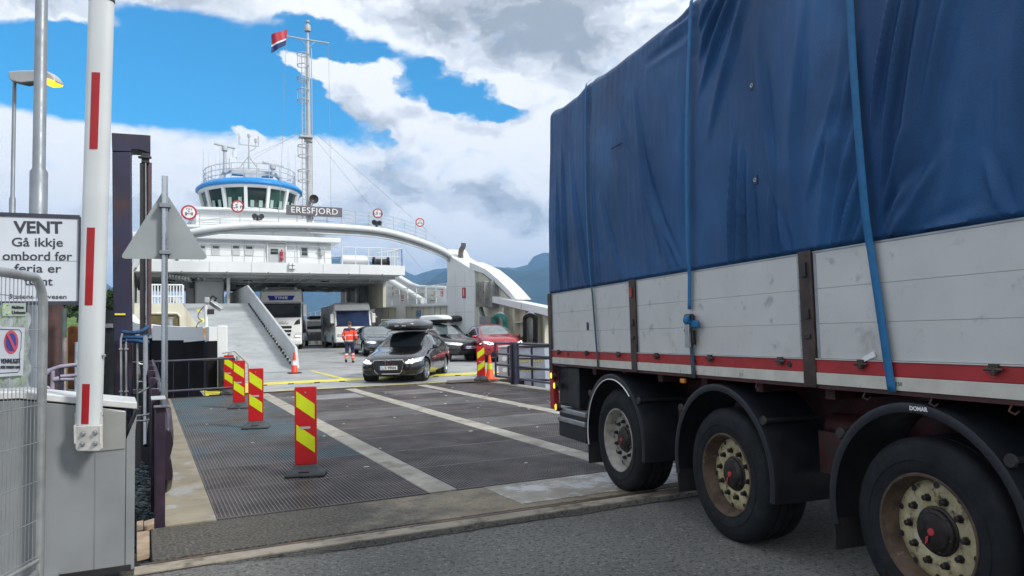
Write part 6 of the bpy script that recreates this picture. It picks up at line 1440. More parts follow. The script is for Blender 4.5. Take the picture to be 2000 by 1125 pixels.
# --- wheels
HUBS = [TL(1213, 865, .07).y, TL(1425, 935, .07).y, TL(1818, 1045, .07).y]
HZS = [.470, .440, .440]; HZ, RT_ = .44, .480
def wheel(y, x0, sgn, rim, rot0):
    """sgn=-1: outer face towards -x"""
    ax_ = (sgn, 0, 0); o_ = (x0, y, HZ)
    tp_ = [(.290, -.03), (.296, -.012), (.318, -.002), (.36, .002), (.362, .005), (.368, .005), (.37, .001), (.41, .0), (.44, -.010), (.462, -.024), (.478, -.045), (RT_, -.07)]
    for g_ in (-.12, -.185, -.25): tp_ += [(RT_, g_ + .008), (RT_ - .012, g_ + .005), (RT_ - .012, g_ - .005), (RT_, g_ - .008)]
    tp_ += [(RT_, -.31), (.47, -.34), (.43, -.365), (.33, -.375), (.29, -.36)]
    ty = obj('wheel', MB().lathe(tp_, o_, ax_, 72), M['tyre'], TR, smooth=40)
    obj('rim', MB().lathe([(.289, -.03), (.299, -.010), (.296, -.004), (.284, -.006), (.274, -.035), (.264, -.06), (.258, -.10), (.25, -.11)], o_, ax_, 56), M['rim_rust'] if rim is M['rim_cream'] else rim, ty)
    dsc = MB(); n = 60; vs = []; hh = (.2455, .2455)
    prof = [(.256, -.10), (.246, -.094), (.232, -.088), (.205, -.084), (.135, -.084), (.125, -.09)]
    dsc.lathe(prof, o_, ax_, 60); obj('wheel_disc', dsc, rim, ty)
    e1 = Vector((0, 1, 0)); e2 = Vector((0, 0, 1)); A = Vector(ax_); O = Vector(o_)
    for k in range(10):
        t_ = rot0 + 2 * PI * k / 10; d_ = e1 * math.cos(t_) + e2 * math.sin(t_)
        nu = MB().lathe([(.023, 0), (.023, .006), (.0165, .008), (.0165, .032), (.012, .036), (.001, .036)], O + d_ * .168 + A * -.087, A, 6); obj('wheel_nut', nu, M['hubm'], ty)
        t2 = t_ + PI / 10; d2 = e1 * math.cos(t2) + e2 * math.sin(t2); obj('hand_hole', MB().lathe([(.017, .0), (.001, .001)], O + d2 * .234 + A * -.0835, (A * 1.0 + d2 * .12), 12), M['black'], ty, smooth=0)
    hb_ = obj('hub', MB().lathe([(.128, -.10), (.124, -.085), (.114, -.080), (.110, -.066), (.096, -.060), (.090, -.050), (.07, -.045), (.001, -.043)], o_, ax_, 32), M['hubm'], ty)
    bo = MB()
    for k in range(6): t_ = rot0 + k * PI / 3; bo.lathe([(.008, 0), (.007, .006), (.001, .006)], O + (e1 * math.cos(t_) + e2 * math.sin(t_)) * .1 + A * -.064, A, 6)
    obj('hub_bolts', bo, M['post'], ty)
    obj('hub_plug', MB().lathe([(.02, .0), (.018, .006), (.001, .007)], O + A * -.043, A, 14).add([O + A * -.036 + e1 * a + e2 * b2 for a, b2 in ((-.012 * sgn, -.02), (-.02 * sgn, -.055), (-.035 * sgn, -.07), (-.03 * sgn, -.03))], [(0, 1, 2, 3)] if sgn < 0 else [(3, 2, 1, 0)]), mat('plug_red', (.42, .04, .05), .5), ty)
    return ty
for i, y in enumerate(HUBS):
    HZ = HZS[i]
    wheel(y, .03, -1, M['rim_grey'] if i == 0 else M['rim_cream'], .3 + i * .5); wheel(y, 2.47, 1, M['rim_grey'], .1)
    obj('axle', MB().cyl((.35, y, HZ), (2.15, y, HZ), .07, n=14), M['black'], TR, smooth=50)
    [obj('suspension', MB().cyl((x_, y - .25, .62), (x_, y - .25, .86), .12, n=14).beam((x_, y - .35, .58), (x_, y + .45, .72), .09, .07), M['black'], TR) for x_ in (.68, 1.82)]
    # mudguard shell, inner lip, flaps
    gm = MB(); HZ = .46; Rg = .625; n = 30; vs = []
    a0, a1 = R(-12), R(192)
    def gp(t_, x, r_): return (x, y + math.cos(t_) * r_, HZ + .02 + math.sin(t_) * r_)
    outer = [gp(a0 + (a1 - a0) * k / n, -.015, Rg - .02) for k in range(n + 1)]
    prof_ = [(-.012, Rg - .055), (-.018, Rg - .03), (-.012, Rg - .006), (.02, Rg), (.46, Rg), (.46, Rg - .012), (.02, Rg - .012), (-.004, Rg - .02), (-.008, Rg - .055)]
    for k in range(n + 1):
        t_ = a0 + (a1 - a0) * k / n
        for x, r_ in prof_: vs.append(gp(t_, x, r_))
    m_ = len(prof_); fs = [(k * m_ + j, k * m_ + (j + 1) % m_, (k + 1) * m_ + (j + 1) % m_, (k + 1) * m_ + j) for k in range(n) for j in range(m_)]
    fs += [tuple(range(m_ - 1, -1, -1)), tuple(n * m_ + j for j in range(m_))]
    go = obj('mudguard', gm.add(vs, fs), M['guard'], TR, smooth=40)
    if i == 0: obj('white_trim', MB().tube([gp(a0 + (a1 - a0) * k / n, -.017, Rg - .056) for k in range(n - 8)], .006, 6), M['letter_white'], go, smooth=60)
    if i == 2:
        tm = text_mb('DOMAR', .030, .001, .001); p_ = gp(R(95), -.020, Rg - .03); tm.xf(plane_mtx(p_, (0, -1, 0), (0, 0, 1))); obj('lettering', tm, M['letter_white'], go, smooth=0)
    # hanging flap behind the wheel (away side)
    yb_ = y + Rg * math.cos(R(-12)); obj('mud_flap', MB().box((.0, yb_ - .012, .20 if i else .16), (.44, yb_ + .004, HZ - .08)), M['rubber'], go, bevel=.003)
    for s_ in (-1, 1):
        t_ = R(90 + s_ * 52); q_ = gp(t_, -.012, Rg + .03); obj('guard_bracket', MB().cyl((.0, q_[1], q_[2]), (.45, q_[1], q_[2]), .016, n=8).lathe([(.001, .012), (.028, .012), (.034, .0)], (.0, q_[1], q_[2]), (-1, 0, 0), 14), M['black'], go)
    if i < 2: obj('guard_tie', MB().box((.30, y - .95, .55), (.42, y - .68, .82)), M['chassis'], TR)
    obj('air_tank' if i == 1 else 'bracket_plate', MB().cyl((.52, y - 1.1, .82), (.52, y - .6, .82), .1, n=14) if i == 1 else MB().box((.5, y - .9, .7), (.56, y - .8, 1.1)), M['chassis'], TR)
obj('spare_carrier', MB().box((.5, fe.y - .35, .75), (.9, fe.y - .1, 1.0)).tube([(.45, fe.y - .0, .95), (.42, fe.y - .2, .8), (.5, fe.y - .3, .9)], .015, 6), M['black'], TR)

# ================================================================== VEHICLES
M['big_screen'] = mat('truck_glass', (0.008, 0.012, 0.017), 0.08, var=.3, vscale=1, spec=.25)
M['car_glass'] = mat('car_glass', (0.010, 0.014, 0.018), 0.04, var=0, spec=.6, coat=.2)
M['screen_light'] = mat('windscreen_painted_sheen', (0.10, 0.135, 0.14), 0.06, var=.3, vscale=1.2, spec=1.0, coat=.5)  # paler copy of the car glass, bright reflection put into its colour
M['chrome_trim'] = mat('chrome_trim', (0.6, 0.62, 0.64), 0.12, 1.0, var=.05)
M['alloy'] = mat('alloy_wheel', (0.42, 0.44, 0.46), 0.3, .8, var=.1, vscale=8)
M['lamp'] = mat('headlight_lens', (0.55, 0.58, 0.60), 0.08, .3, var=.3, vscale=14, spec=.9, coat=1)
M['lamp_lit'] = mat('lit_headlight', (0.9, 0.9, 0.85), .2, var=0, emit=((1.0, .96, .86), 1.6))
M['plastic'] = mat('dark_plastic', (0.012, 0.012, 0.014), 0.5, var=.2, vscale=8)
M['plate'] = mat('number_plate', (0.62, 0.66, 0.70), .4, var=.03)
M['eu_blue'] = mat('plate_blue', (0.01, 0.06, 0.40), .4, var=0)
def paint(name, col, metal=.35, rough=.28): return mat(name, col, rough, metal, var=.05, vscale=2, coat=.9, spec=.6)

def loft_body(st, Lh, mirror=True):
    """closed cage from stations (y, zb, w, zs, wsh, zr, wr) front to rear, smoothed"""
    vs = []; n = 14
    for (y, zb, w_, zs, ws, zr, wr) in st:
        half = [(0, zb), (w_ * .80, zb), (w_ * .97, zb + .10), (w_, zb + (zs - zb) * .55), (ws, zs), (wr, zr), (wr * .55, zr + .025), (0, zr + .035)]
        ring = [(x, z) for x, z in half] + [(-x, z) for x, z in half[-2:0:-1]]
        vs += [(x, y - Lh, z) for x, z in ring]
    n = 14; m = len(st); fs = []
    for i in range(m - 1):
        for k in range(n): fs.append((i * n + k, i * n + (k + 1) % n, (i + 1) * n + (k + 1) % n, (i + 1) * n + k))
    for i, rev in ((0, True), (m - 1, False)):
        b_ = i * n
        for a, b2, c_, d_ in ((0, 1, 13, 0), (1, 2, 12, 13), (2, 3, 11, 12), (3, 4, 10, 11), (4, 5, 9, 10), (5, 6, 8, 9)):
            f = (b_ + a, b_ + b2, b_ + c_, b_ + d_) if d_ != 0 or a != 0 else (b_ + 0, b_ + 1, b_ + 13)
            fs.append(f[::-1] if not rev else f)
        f = (b_ + 6, b_ + 7, b_ + 8); fs.append(f[::-1] if not rev else f)
    me = bpy.data.meshes.new('cage'); me.from_pydata(vs, [], fs); me.update(); return me
def eval_mesh(me, mods):
    o = bpy.data.objects.new('tmp', me); C.objects.link(o); tmp = []
    for kind, arg in mods:
        if kind == 'sub': md = o.modifiers.new('s', 'SUBSURF'); md.levels = arg; md.render_levels = arg
        else:
            co = bpy.data.objects.new('cut', arg.mesh('cut')); C.objects.link(co); tmp.append(co)
            md = o.modifiers.new('b', 'BOOLEAN'); md.operation = 'DIFFERENCE'; md.solver = 'EXACT'; md.object = co
    bpy.context.view_layer.update(); dg = bpy.context.evaluated_depsgraph_get(); out_ = bpy.data.meshes.new_from_object(o.evaluated_get(dg))
    bpy.data.objects.remove(o)
    for c_ in tmp: bpy.data.objects.remove(c_)
    return out_
def bvh_of(me): return BVHTree.FromPolygons([v.co.copy() for v in me.vertices], [tuple(p.vertices) for p in me.polygons])
def drape(bvh, lo, hi, axis, off=.006, nu=16, nv=6, sgn=1, skew=0.0):
    """patch between a lower and an upper outline, projected onto the body.
    axis 'x': outlines are (y,z), seen from side sgn;  axis 'y': outlines are (x,z), seen from the front (sgn=-1) or rear (+1)"""
    m = MB(); vs = []; ok = True
    def at(pl, a):
        a0, a1 = pl[0][0], pl[-1][0]; q_ = a0 + (a1 - a0) * a
        for (p0_, z0_), (p1_, z1_) in zip(pl, pl[1:]):
            if min(p0_, p1_) - 1e-9 <= q_ <= max(p0_, p1_) + 1e-9: return q_, z0_ + (z1_ - z0_) * (q_ - p0_) / ((p1_ - p0_) or 1e-9)
        return pl[-1]
    last = None
    for j in range(nv + 1):
        for i in range(nu + 1):
            (s0, za), (s1, zb_) = at(lo, i / nu), at(hi, i / nu); k = j / nv; s_ = s0 + (s1 - s0) * k; z = za + (zb_ - za) * k
            if axis == 'x': o_ = Vector((sgn * 3, s_, z)); d_ = Vector((-sgn, 0, 0))
            else: o_ = Vector((s_, sgn * 6, z)); d_ = Vector((0, -sgn, skew)).normalized()
            hit, nrm, idx, dist = bvh.ray_cast(o_, d_)
            if hit is None: hit, nrm, idx, dist = bvh.find_nearest(last or Vector((s_ if axis == 'y' else sgn * .8, 0, z)))
            nn2 = nrm if nrm.dot(d_) < 0 else -nrm
            last = hit; vs.append(hit + (nn2 * .6 - d_ * .4).normalized() * off)
    fs = [(j * (nu + 1) + i, j * (nu + 1) + i + 1, (j + 1) * (nu + 1) + i + 1, (j + 1) * (nu + 1) + i) for j in range(nv) for i in range(nu)]
    m.add(vs, fs)
    return m
def line_on(bvh, pts, axis, sgn, r=.004, off=.002):
    o_l = []
    for a, b_ in zip(pts, pts[1:]):
        for k in range(6):
            s_, z = a[0] + (b_[0] - a[0]) * k / 6, a[1] + (b_[1] - a[1]) * k / 6
            o_ = Vector((sgn * 3, s_, z)) if axis == 'x' else Vector((s_, sgn * 6, z)); d_ = Vector((-sgn, 0, 0)) if axis == 'x' else Vector((0, -sgn, 0))
            h_, n_, i_, t_ = bvh.ray_cast(o_, d_)
            if h_: o_l.append(h_ - d_ * off)
    return MB().tube(o_l, r, 4) if len(o_l) > 1 else MB()
def car_wheel(parent, x, y, r, sgn, spokes=5, dark=False, steer=0.0):
    n = 36; ax_ = Vector((sgn * math.cos(steer), sgn * math.sin(steer), 0)); o_ = (x, y, r)
    ty = obj('wheel', MB().lathe([(r * .66, -.02), (r * .70, 0), (r * .9, .004), (r * .97, -.015), (r, -.04), (r, -.19), (r * .95, -.215), (r * .66, -.22)], o_, ax_, n), M['tyre'], parent, smooth=50)
    rm_ = MB().lathe([(r * .665, -.005), (r * .69, .002), (r * .66, .004), (r * .62, -.02), (r * .60, -.12)], o_, ax_, n)
    e1 = ax_.cross(Vector((0, 0, 1))).normalized(); e2 = Vector((0, 0, 1)); O = Vector(o_)
    for k in range(spokes):
        for da in (-.12, .12):
            t_ = 2 * PI * k / spokes + PI / 2; d0 = e1 * math.cos(t_ + da * 2) + e2 * math.sin(t_ + da * 2); d1 = e1 * math.cos(t_ + da) + e2 * math.sin(t_ + da)
            rm_.beam(O + d0 * r * .12 + ax_ * -.03, O + d1 * r * .64 + ax_ * -.012, .032, .03, up=tuple(ax_))
    rm_.lathe([(r * .17, -.04), (r * .15, -.012), (.001, -.01)], o_, ax_, 16)
    obj('rim', rm_, M['plastic'] if dark else M['alloy'], ty, smooth=40)
    obj('brake_disc', MB().lathe([(.001, -.09), (r * .6, -.09)], o_, ax_, 24), M['dark_grey'], ty)
    return ty

def make_car(name, label, pos, az_, st, Lc, wheels, wr_, colr, win, front, W=.92, seams=(), mirror_y=1.75, mirror_z=.98, rails=None, group='cars driving off the ferry', spokes=5, steer=0.0, glass=None, dark_rim=False):
    Lh = Lc / 2; T_ = thing(name, label, 'car', pos, -az_, group)
    cut = MB(); wells = MB()
    for y in wheels:
        for s_ in (-1, 1): cut.cyl((s_ * .62, y - Lh, wr_ + .005), (s_ * 1.2, y - Lh, wr_ + .005), wr_ + .055, n=28)
    me = eval_mesh(loft_body(st, Lh), [('sub', 2)] + [('bool', cut)])
    bv = bvh_of(me)
    full = bvh_of(eval_mesh(loft_body(st, Lh), [('sub', 2)]))
    body = obj('body', me, colr, T_, smooth=50)
    for y in wheels:
        for s_ in (-1, 1): obj('wheel_arch', MB().lathe([(.001, 0), (wr_ + .05, 0), (wr_ + .052, .20)], (s_ * .615, y - Lh, wr_ + .005), (s_, 0, 0), 24), M['plastic'], T_)
    for i, y in enumerate(wheels):
        for s_ in (-1, 1): car_wheel(T_, s_ * (W - .035), y - Lh, wr_, s_, spokes, dark_rim, steer if i == 0 else 0)
    sh_ = lambda pl: [(a - Lh, b_) for a, b_ in pl]
    for s_ in (-1, 1):
        for lo, hi in win['side']: obj('side_window', drape(full, sh_(lo), sh_(hi), 'x', .006, 14, 6, s_), M['car_glass'], T_, smooth=60)
        if 'trim' in win: obj('window_trim', line_on(full, sh_(win['trim']), 'x', s_, .010, .004), M['chrome_trim'], T_, smooth=60)
        for pl in seams: obj('door_seam', line_on(full, sh_(pl), 'x', s_, .005, .0), M['plastic'], T_)
        for hy, hz_ in win.get('handles', ()): obj('door_handle', line_on(full, sh_([(hy, hz_), (hy + .17, hz_ + .005)]), 'x', s_, .016, .016), colr, T_, smooth=60)
        # mirrors
        x = s_ * (W + .07); y = mirror_y - Lh; z = mirror_z
        mm = MB().lathe([(.001, -.10), (.06, -.09), (.085, -.03), (.085, .05), (.06, .09), (.001, .10)], (x, y, z), (1, 0, 0), 12); mm.v = [(a, y + (b_ - y) * .75, z + (c_ - z) * .8) for a, b_, c_ in mm.v]
        mo = obj('mirror', mm.beam((x - s_ * .06, y, z - .05), (x - s_ * .2, y, z - .07), .05, .035), front.get('mirror', colr), T_, smooth=60)
    obj('windscreen', drape(full, *win['screen'], 'y', .006, 18, 10, -1), glass or M['car_glass'], T_, smooth=60)
    wp = MB(); (l0, l1) = win['screen']; 
    obj('rear_window', drape(full, *win['rear'], 'y', .006, 12, 6, 1), M['car_glass'], T_, smooth=60)
    for key, mt, nm in (('grille', M['plastic'], 'grille'), ('lower', M['plastic'], 'air_intake'), ('lower2', M['plastic'], 'fog_recess')):
        if key in front:
            for lo, hi in front[key]: obj(nm, drape(full, lo, hi, 'y', .007, 14, 6, -1), mt, T_, smooth=60)
    if 'frame' in front: obj('grille_frame', line_on(full, front['frame'], 'y', -1, .012, .012), M['chrome_trim'], T_, smooth=60)
    for s_ in (-1, 1):
        fl = lambda pl: [(s_ * a, b_) for a, b_ in pl]
        lo, hi = front['lamp']; ho = obj('headlight', drape(full, fl(lo), fl(hi), 'y', .008, 12, 5, -1), M['lamp'], T_, smooth=60)
        if 'drl' in front: obj('daylight_strip', line_on(full, fl(front['drl']), 'y', -1, front.get('drl_r', .013), .016), M['lamp_lit'], ho, smooth=60)
        if 'eye' in front:
            for (ex_, ez_) in front['eye']:
                h_, n_, i_, t_ = full.ray_cast(Vector((s_ * ex_, -6, ez_)), Vector((0, 1, 0)))
                if h_: obj('projector', MB().lathe([(.001, .02), (.03, .018), (.042, .0)], h_ + Vector((0, -.006, 0)), (0, -1, 0), 14), M['lamp_lit'] if front.get('lit') else M['car_glass'], ho)
    if 'plate' in front:
        px_, pz_, txt = front['plate']
        h_, n_, i_, t_ = full.ray_cast(Vector((px_, -6, pz_)), Vector((0, 1, 0)))
        yv = h_.y - .03; po = obj('number_plate', MB().box((px_ - .26, yv, pz_ - .055), (px_ + .26, yv + .02, pz_ + .055)), M['plate'], T_, bevel=.004)
        obj('country_band', MB().box((px_ - .258, yv - .002, pz_ - .053), (px_ - .215, yv, pz_ + .053)), M['eu_blue'], po, smooth=0)
        tm = text_mb(txt, .105, .002, .002); w_ = max(p[0] for p in tm.v) - min(p[0] for p in tm.v); tm.xf(Matrix.Diagonal((min(1.2, .40 / w_), 1, 1, 1))); tm.xf(plane_mtx((px_ + .02, yv - .002, pz_ - .004), (1, 0, 0), (0, 0, 1)))
        obj('lettering', tm, M['letter_dark'], po, smooth=0)
    if 'rings' in front:
        z, r_, dx = front['rings']; h_, n_, i_, t_ = full.ray_cast(Vector((0, -6, z)), Vector((0, 1, 0)))
        g_ = MB()
        for k in (-1.5, -.5, .5, 1.5): g_.tube([(k * dx + math.cos(a) * r_, h_.y - .035, z + math.sin(a) * r_) for a in [2 * PI * j / 20 for j in range(20)]], .009, 6, closed=True)
        obj('badge', g_, M['chrome_trim'], T_, smooth=60)
    if 'roundel' in front:
        z, r_ = front['roundel']; h_, n_, i_, t_ = full.ray_cast(Vector((0, -6, z)), Vector((0, 1, 0))); y0 = h_.y - .02
        g_ = MB().tube([(math.cos(a) * r_, y0, z + math.sin(a) * r_) for a in [2 * PI * j / 24 for j in range(24)]], .007, 6, closed=True)
        for pl in (((-.45, .85), (0, .12), (.45, .85)), ((-.9, .35), (-.42, -.82), (0, .0), (.42, -.82), (.9, .35))): g_.tube([(a * r_, y0, z + b_ * r_) for a, b_ in pl], .006, 5)
        obj('badge', g_, M['chrome_trim'], T_, smooth=60)
    if rails:
        (ya_, yb2, zz, xx) = rails
        for s_ in (-1, 1): obj('roof_rail', MB().tube(smooth_pts([Vector(p) for p in ((s_ * xx, ya_ - Lh, zz - .08), (s_ * xx, ya_ + .12 - Lh, zz), (s_ * xx, (ya_ + yb2) / 2 - Lh, zz + .02), (s_ * xx, yb2 - .15 - Lh, zz - .01), (s_ * xx, yb2 - Lh, zz - .09))], 2), .016, 8), M['chrome_trim'], T_, smooth=60)
        cb = MB()
        for y in (ya_ + .45, yb2 - .75): cb.beam((-xx, y - Lh, zz + .03), (xx, y - Lh, zz + .03), .07, .03)
        obj('cross_bar', cb, M['galv_paint'], T_, bevel=.008)
    T_['_bv'] = 0; del T_['_bv']
    return T_, full, Lh
def roof_box(T_, x0, x1, y0, y1, z, h, mt_top, mt_base, ribs=True, trim=None):
    """car-top cargo box: hull-shaped base, ribbed lid"""
    cx, hw = (x0 + x1) / 2, (x1 - x0) / 2
    def sec(t_, lid):
        y = y0 + (y1 - y0) * t_; e = min(1, max(0, 1 - abs(2 * t_ - 1) ** 5)) ** .45 * (1 - .16 * max(0, .35 - t_) / .35)
        fr_ = min(1, .35 + .65 * math.sin(min(1, t_ / .32) * PI / 2)); re_ = min(1, .55 + .45 * math.sin(min(1, (1 - t_) / .15) * PI / 2))
        return y, max(.05, e) * hw, fr_ * re_
    for lid in (0, 1):
        vs = []; n = 16; m = 22
        for i in range(m + 1):
            y, w_, k = sec(i / m, lid)
            for j in range(n + 1):
                a = PI * j / n; c_, s_ = math.cos(a), math.sin(a); c_ = math.copysign(abs(c_) ** .45, c_); s_ = abs(s_) ** .55
                rb2 = (.012 * (1 if (j % 4) < 2 else 0)) if (lid and ribs and 2 < j < n - 2 and 2 < i < m - 2) else 0
                vs.append((cx + c_ * w_, y, z + h * .36 + (s_ * (h * .64 * k + rb2) if lid else -s_ * h * .36 * (.5 + .5 * k))))
        fs = [(i * (n + 1) + j, i * (n + 1) + j + 1, (i + 1) * (n + 1) + j + 1, (i + 1) * (n + 1) + j) for i in range(m) for j in range(n)]
        if lid: fs = [f[::-1] for f in fs]
        fs.append(tuple(range(n + 1))); fs.append(tuple(m * (n + 1) + j for j in range(n, -1, -1)))
        b_ = MB().add(vs, fs)
        if lid: obj('lid', b_, mt_top, ro, smooth=40)
        else: ro = obj('roof_box', b_, mt_base, T_, smooth=50)
    return ro

HOOD = lambda k=1.0: None
EST = [(0.00, .34, .50, .56, .48, .62, .34), (0.04, .24, .72, .60, .66, .68, .50), (0.30, .17, .89, .66, .83, .79, .62), (0.90, .17, .935, .76, .875, .885, .68), (1.32, .17, .935, .86, .885, .955, .68), (1.52, .17, .935, .90, .88, 1.03, .66),
       (2.12, .17, .935, .935, .878, 1.355, .60), (2.40, .17, .935, .95, .878, 1.425, .575), (3.20, .17, .935, .955, .878, 1.44, .57), (4.10, .17, .93, .965, .87, 1.39, .56), (4.50, .19, .92, .97, .86, 1.30, .55), (4.80, .26, .88, .95, .82, 1.05, .62), (4.92, .32, .82, .88, .76, .94, .60), (4.94, .38, .74, .80, .70, .86, .55)]
EST_WIN = dict(side=[([(1.78, .955), (2.92, .965)], [(1.86, .99), (2.30, 1.27), (2.88, 1.345)]), ([(2.98, .965), (3.78, .975)], [(2.96, 1.348), (3.78, 1.335)]), ([(3.85, .98), (4.42, 1.02)], [(3.86, 1.33), (4.38, 1.22)])],
    screen=([(-.66, 1.005), (.66, 1.005)], [(-.55, 1.375), (.55, 1.375)]), rear=([(-.58, 1.03), (.58, 1.03)], [(-.5, 1.28), (.5, 1.28)]), trim=[(1.74, .95), (2.28, 1.30), (2.9, 1.37), (3.8, 1.36), (4.46, 1.2)],
    handles=((2.72, .80), (3.62, .82)))
SEAMS = [[(1.62, .90), (1.66, .30)], [(2.95, .95), (2.93, .30)], [(3.80, .95), (3.86, .62)], [(1.66, .27), (3.5, .27)]]
p = at_t(800, 750, 22.9); zc_ = .215
audi, bva, Lh = make_car('estate_car', 'dark grey estate car with dark roof box driving onto the bridge', (p.x, p.y, zc_), R(32), EST, 4.94, (.92, 3.83), .335, paint('graphite_paint', (.020, .021, .025), .5, .22), EST_WIN,
    dict(grille=[([(-.36, .34), (-.30, .28), (.30, .28), (.36, .34)], [(-.40, .62), (.40, .62)])], frame=[(-.30, .27), (-.375, .35), (-.43, .60), (-.40, .655), (.40, .655), (.43, .60), (.375, .35), (.30, .27), (-.30, .27)],
         lower=[([(-.74, .26), (-.46, .27)], [(-.78, .37), (-.47, .36)]), ([(.46, .27), (.74, .26)], [(.47, .36), (.78, .37)])],
         lamp=([(.47, .545), (.62, .55), (.84, .60)], [(.47, .605), (.64, .665), (.85, .715)]), drl=[(.50, .575), (.64, .575), (.82, .625)], eye=[(.66, .635), (.58, .615)], lit=True,
         plate=(0, .44, 'L·S 9904'), rings=(.575, .047, .066)), steer=R(-6), seams=SEAMS, rails=(2.15, 4.35, 1.475, .60), glass=M['car_glass'])
RB = roof_box(audi, -.60, .62, 1.35 - Lh, 3.75 - Lh, 1.50, .33, mat('gloss_grey_lid', (.075, .078, .085), .22, .3, var=.1, coat=.8), M['plastic'])
obj('box_emblem', MB().box((-.16, 1.355 - Lh, 1.60), (.18, 1.365 - Lh, 1.63)), M['galv_paint'], RB, smooth=0)
# dashboard strip behind the screen, its sun reflection painted in as pale colour
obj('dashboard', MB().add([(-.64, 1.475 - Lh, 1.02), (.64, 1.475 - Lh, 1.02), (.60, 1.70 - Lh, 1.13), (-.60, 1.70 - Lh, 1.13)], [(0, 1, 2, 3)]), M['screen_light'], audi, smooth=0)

def place(u, v, t_): p_ = at_t(u, v, t_); return (p_.x, p_.y, deckz(p_.y) + .005)
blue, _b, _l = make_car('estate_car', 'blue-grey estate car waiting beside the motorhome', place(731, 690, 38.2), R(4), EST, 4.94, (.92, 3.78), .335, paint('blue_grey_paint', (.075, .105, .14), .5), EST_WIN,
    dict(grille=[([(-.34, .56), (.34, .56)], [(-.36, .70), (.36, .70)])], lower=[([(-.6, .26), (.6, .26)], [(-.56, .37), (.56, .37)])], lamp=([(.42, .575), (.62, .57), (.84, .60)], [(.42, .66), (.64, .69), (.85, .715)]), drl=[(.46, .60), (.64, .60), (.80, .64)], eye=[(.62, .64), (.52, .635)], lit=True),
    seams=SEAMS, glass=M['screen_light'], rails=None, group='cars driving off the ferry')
SC = lambda st, ky, kz, kw=1.0, dz=0.0: [(y * ky, zb + dz, w_ * kw, zs * kz, ws * kw, zr * kz, wr * kw) for (y, zb, w_, zs, ws, zr, wr) in st]
def SCW(w_, ky, kz, kw=1.0):
    o_ = dict(w_); o_['side'] = [([(a * ky, b_ * kz) for a, b_ in lo], [(a * ky, b_ * kz) for a, b_ in hi]) for lo, hi in w_['side']]
    for k in ('screen', 'rear'): o_[k] = tuple([(a * kw, b_ * kz) for a, b_ in pl] for pl in w_[k])
    o_['trim'] = [(a * ky, b_ * kz) for a, b_ in w_['trim']]; o_['handles'] = tuple((a * ky, b_ * kz) for a, b_ in w_['handles']); return o_
SCS = lambda ky, kz: [[(a * ky, b_ * kz) for a, b_ in pl] for pl in SEAMS]
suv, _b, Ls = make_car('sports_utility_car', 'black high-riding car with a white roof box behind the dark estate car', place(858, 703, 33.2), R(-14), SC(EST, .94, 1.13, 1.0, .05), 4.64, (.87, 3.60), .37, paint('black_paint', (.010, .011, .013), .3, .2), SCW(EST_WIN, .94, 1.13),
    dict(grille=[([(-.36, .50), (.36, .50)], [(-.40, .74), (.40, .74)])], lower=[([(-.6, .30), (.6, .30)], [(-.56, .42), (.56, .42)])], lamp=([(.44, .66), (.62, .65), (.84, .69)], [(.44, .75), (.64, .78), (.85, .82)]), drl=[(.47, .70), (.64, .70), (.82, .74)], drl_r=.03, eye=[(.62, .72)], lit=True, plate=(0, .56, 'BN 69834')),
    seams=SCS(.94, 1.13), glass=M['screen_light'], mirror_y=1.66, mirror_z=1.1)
roof_box(suv, -.42, .40, 1.5 - Ls, 3.55 - Ls, 1.68, .34, M['white'], M['plastic'], False)
obj('cross_bar', MB().beam((-.6, 2.1 - Ls, 1.66), (.6, 2.1 - Ls, 1.66), .06, .04).beam((-.6, 3.0 - Ls, 1.66), (.6, 3.0 - Ls, 1.66), .06, .04), M['plastic'], suv)
EV = [(0.00, .36, .50, .60, .50, .72, .36), (0.04, .26, .72, .68, .68, .80, .50), (0.25, .18, .87, .78, .82, .94, .60), (0.62, .17, .905, .86, .855, 1.02, .66), (0.95, .17, .905, .93, .86, 1.08, .66), (1.12, .17, .905, .96, .86, 1.14, .65),
      (1.85, .17, .905, .99, .86, 1.46, .60), (2.20, .17, .905, 1.0, .86, 1.54, .575), (3.0, .17, .905, 1.01, .86, 1.56, .57), (3.60, .18, .90, 1.02, .85, 1.52, .56), (3.95, .22, .88, 1.02, .83, 1.40, .56), (4.18, .30, .82, .98, .78, 1.10, .60), (4.26, .38, .74, .86, .70, .94, .55)]
EVW = dict(side=[([(1.30, 1.02), (2.42, 1.03)], [(1.40, 1.06), (1.98, 1.37), (2.38, 1.44)]), ([(2.48, 1.03), (3.25, 1.05)], [(2.46, 1.445), (3.25, 1.43)]), ([(3.32, 1.06), (3.72, 1.12)], [(3.32, 1.42), (3.68, 1.34)])],
    screen=([(-.66, 1.11), (.66, 1.11)], [(-.55, 1.49), (.55, 1.49)]), rear=([(-.56, 1.12), (.56, 1.12)], [(-.5, 1.40), (.5, 1.40)]), trim=[(1.22, 1.01), (1.95, 1.41), (2.4, 1.48), (3.3, 1.47), (3.8, 1.3)], handles=((2.22, .86), (3.05, .88)))
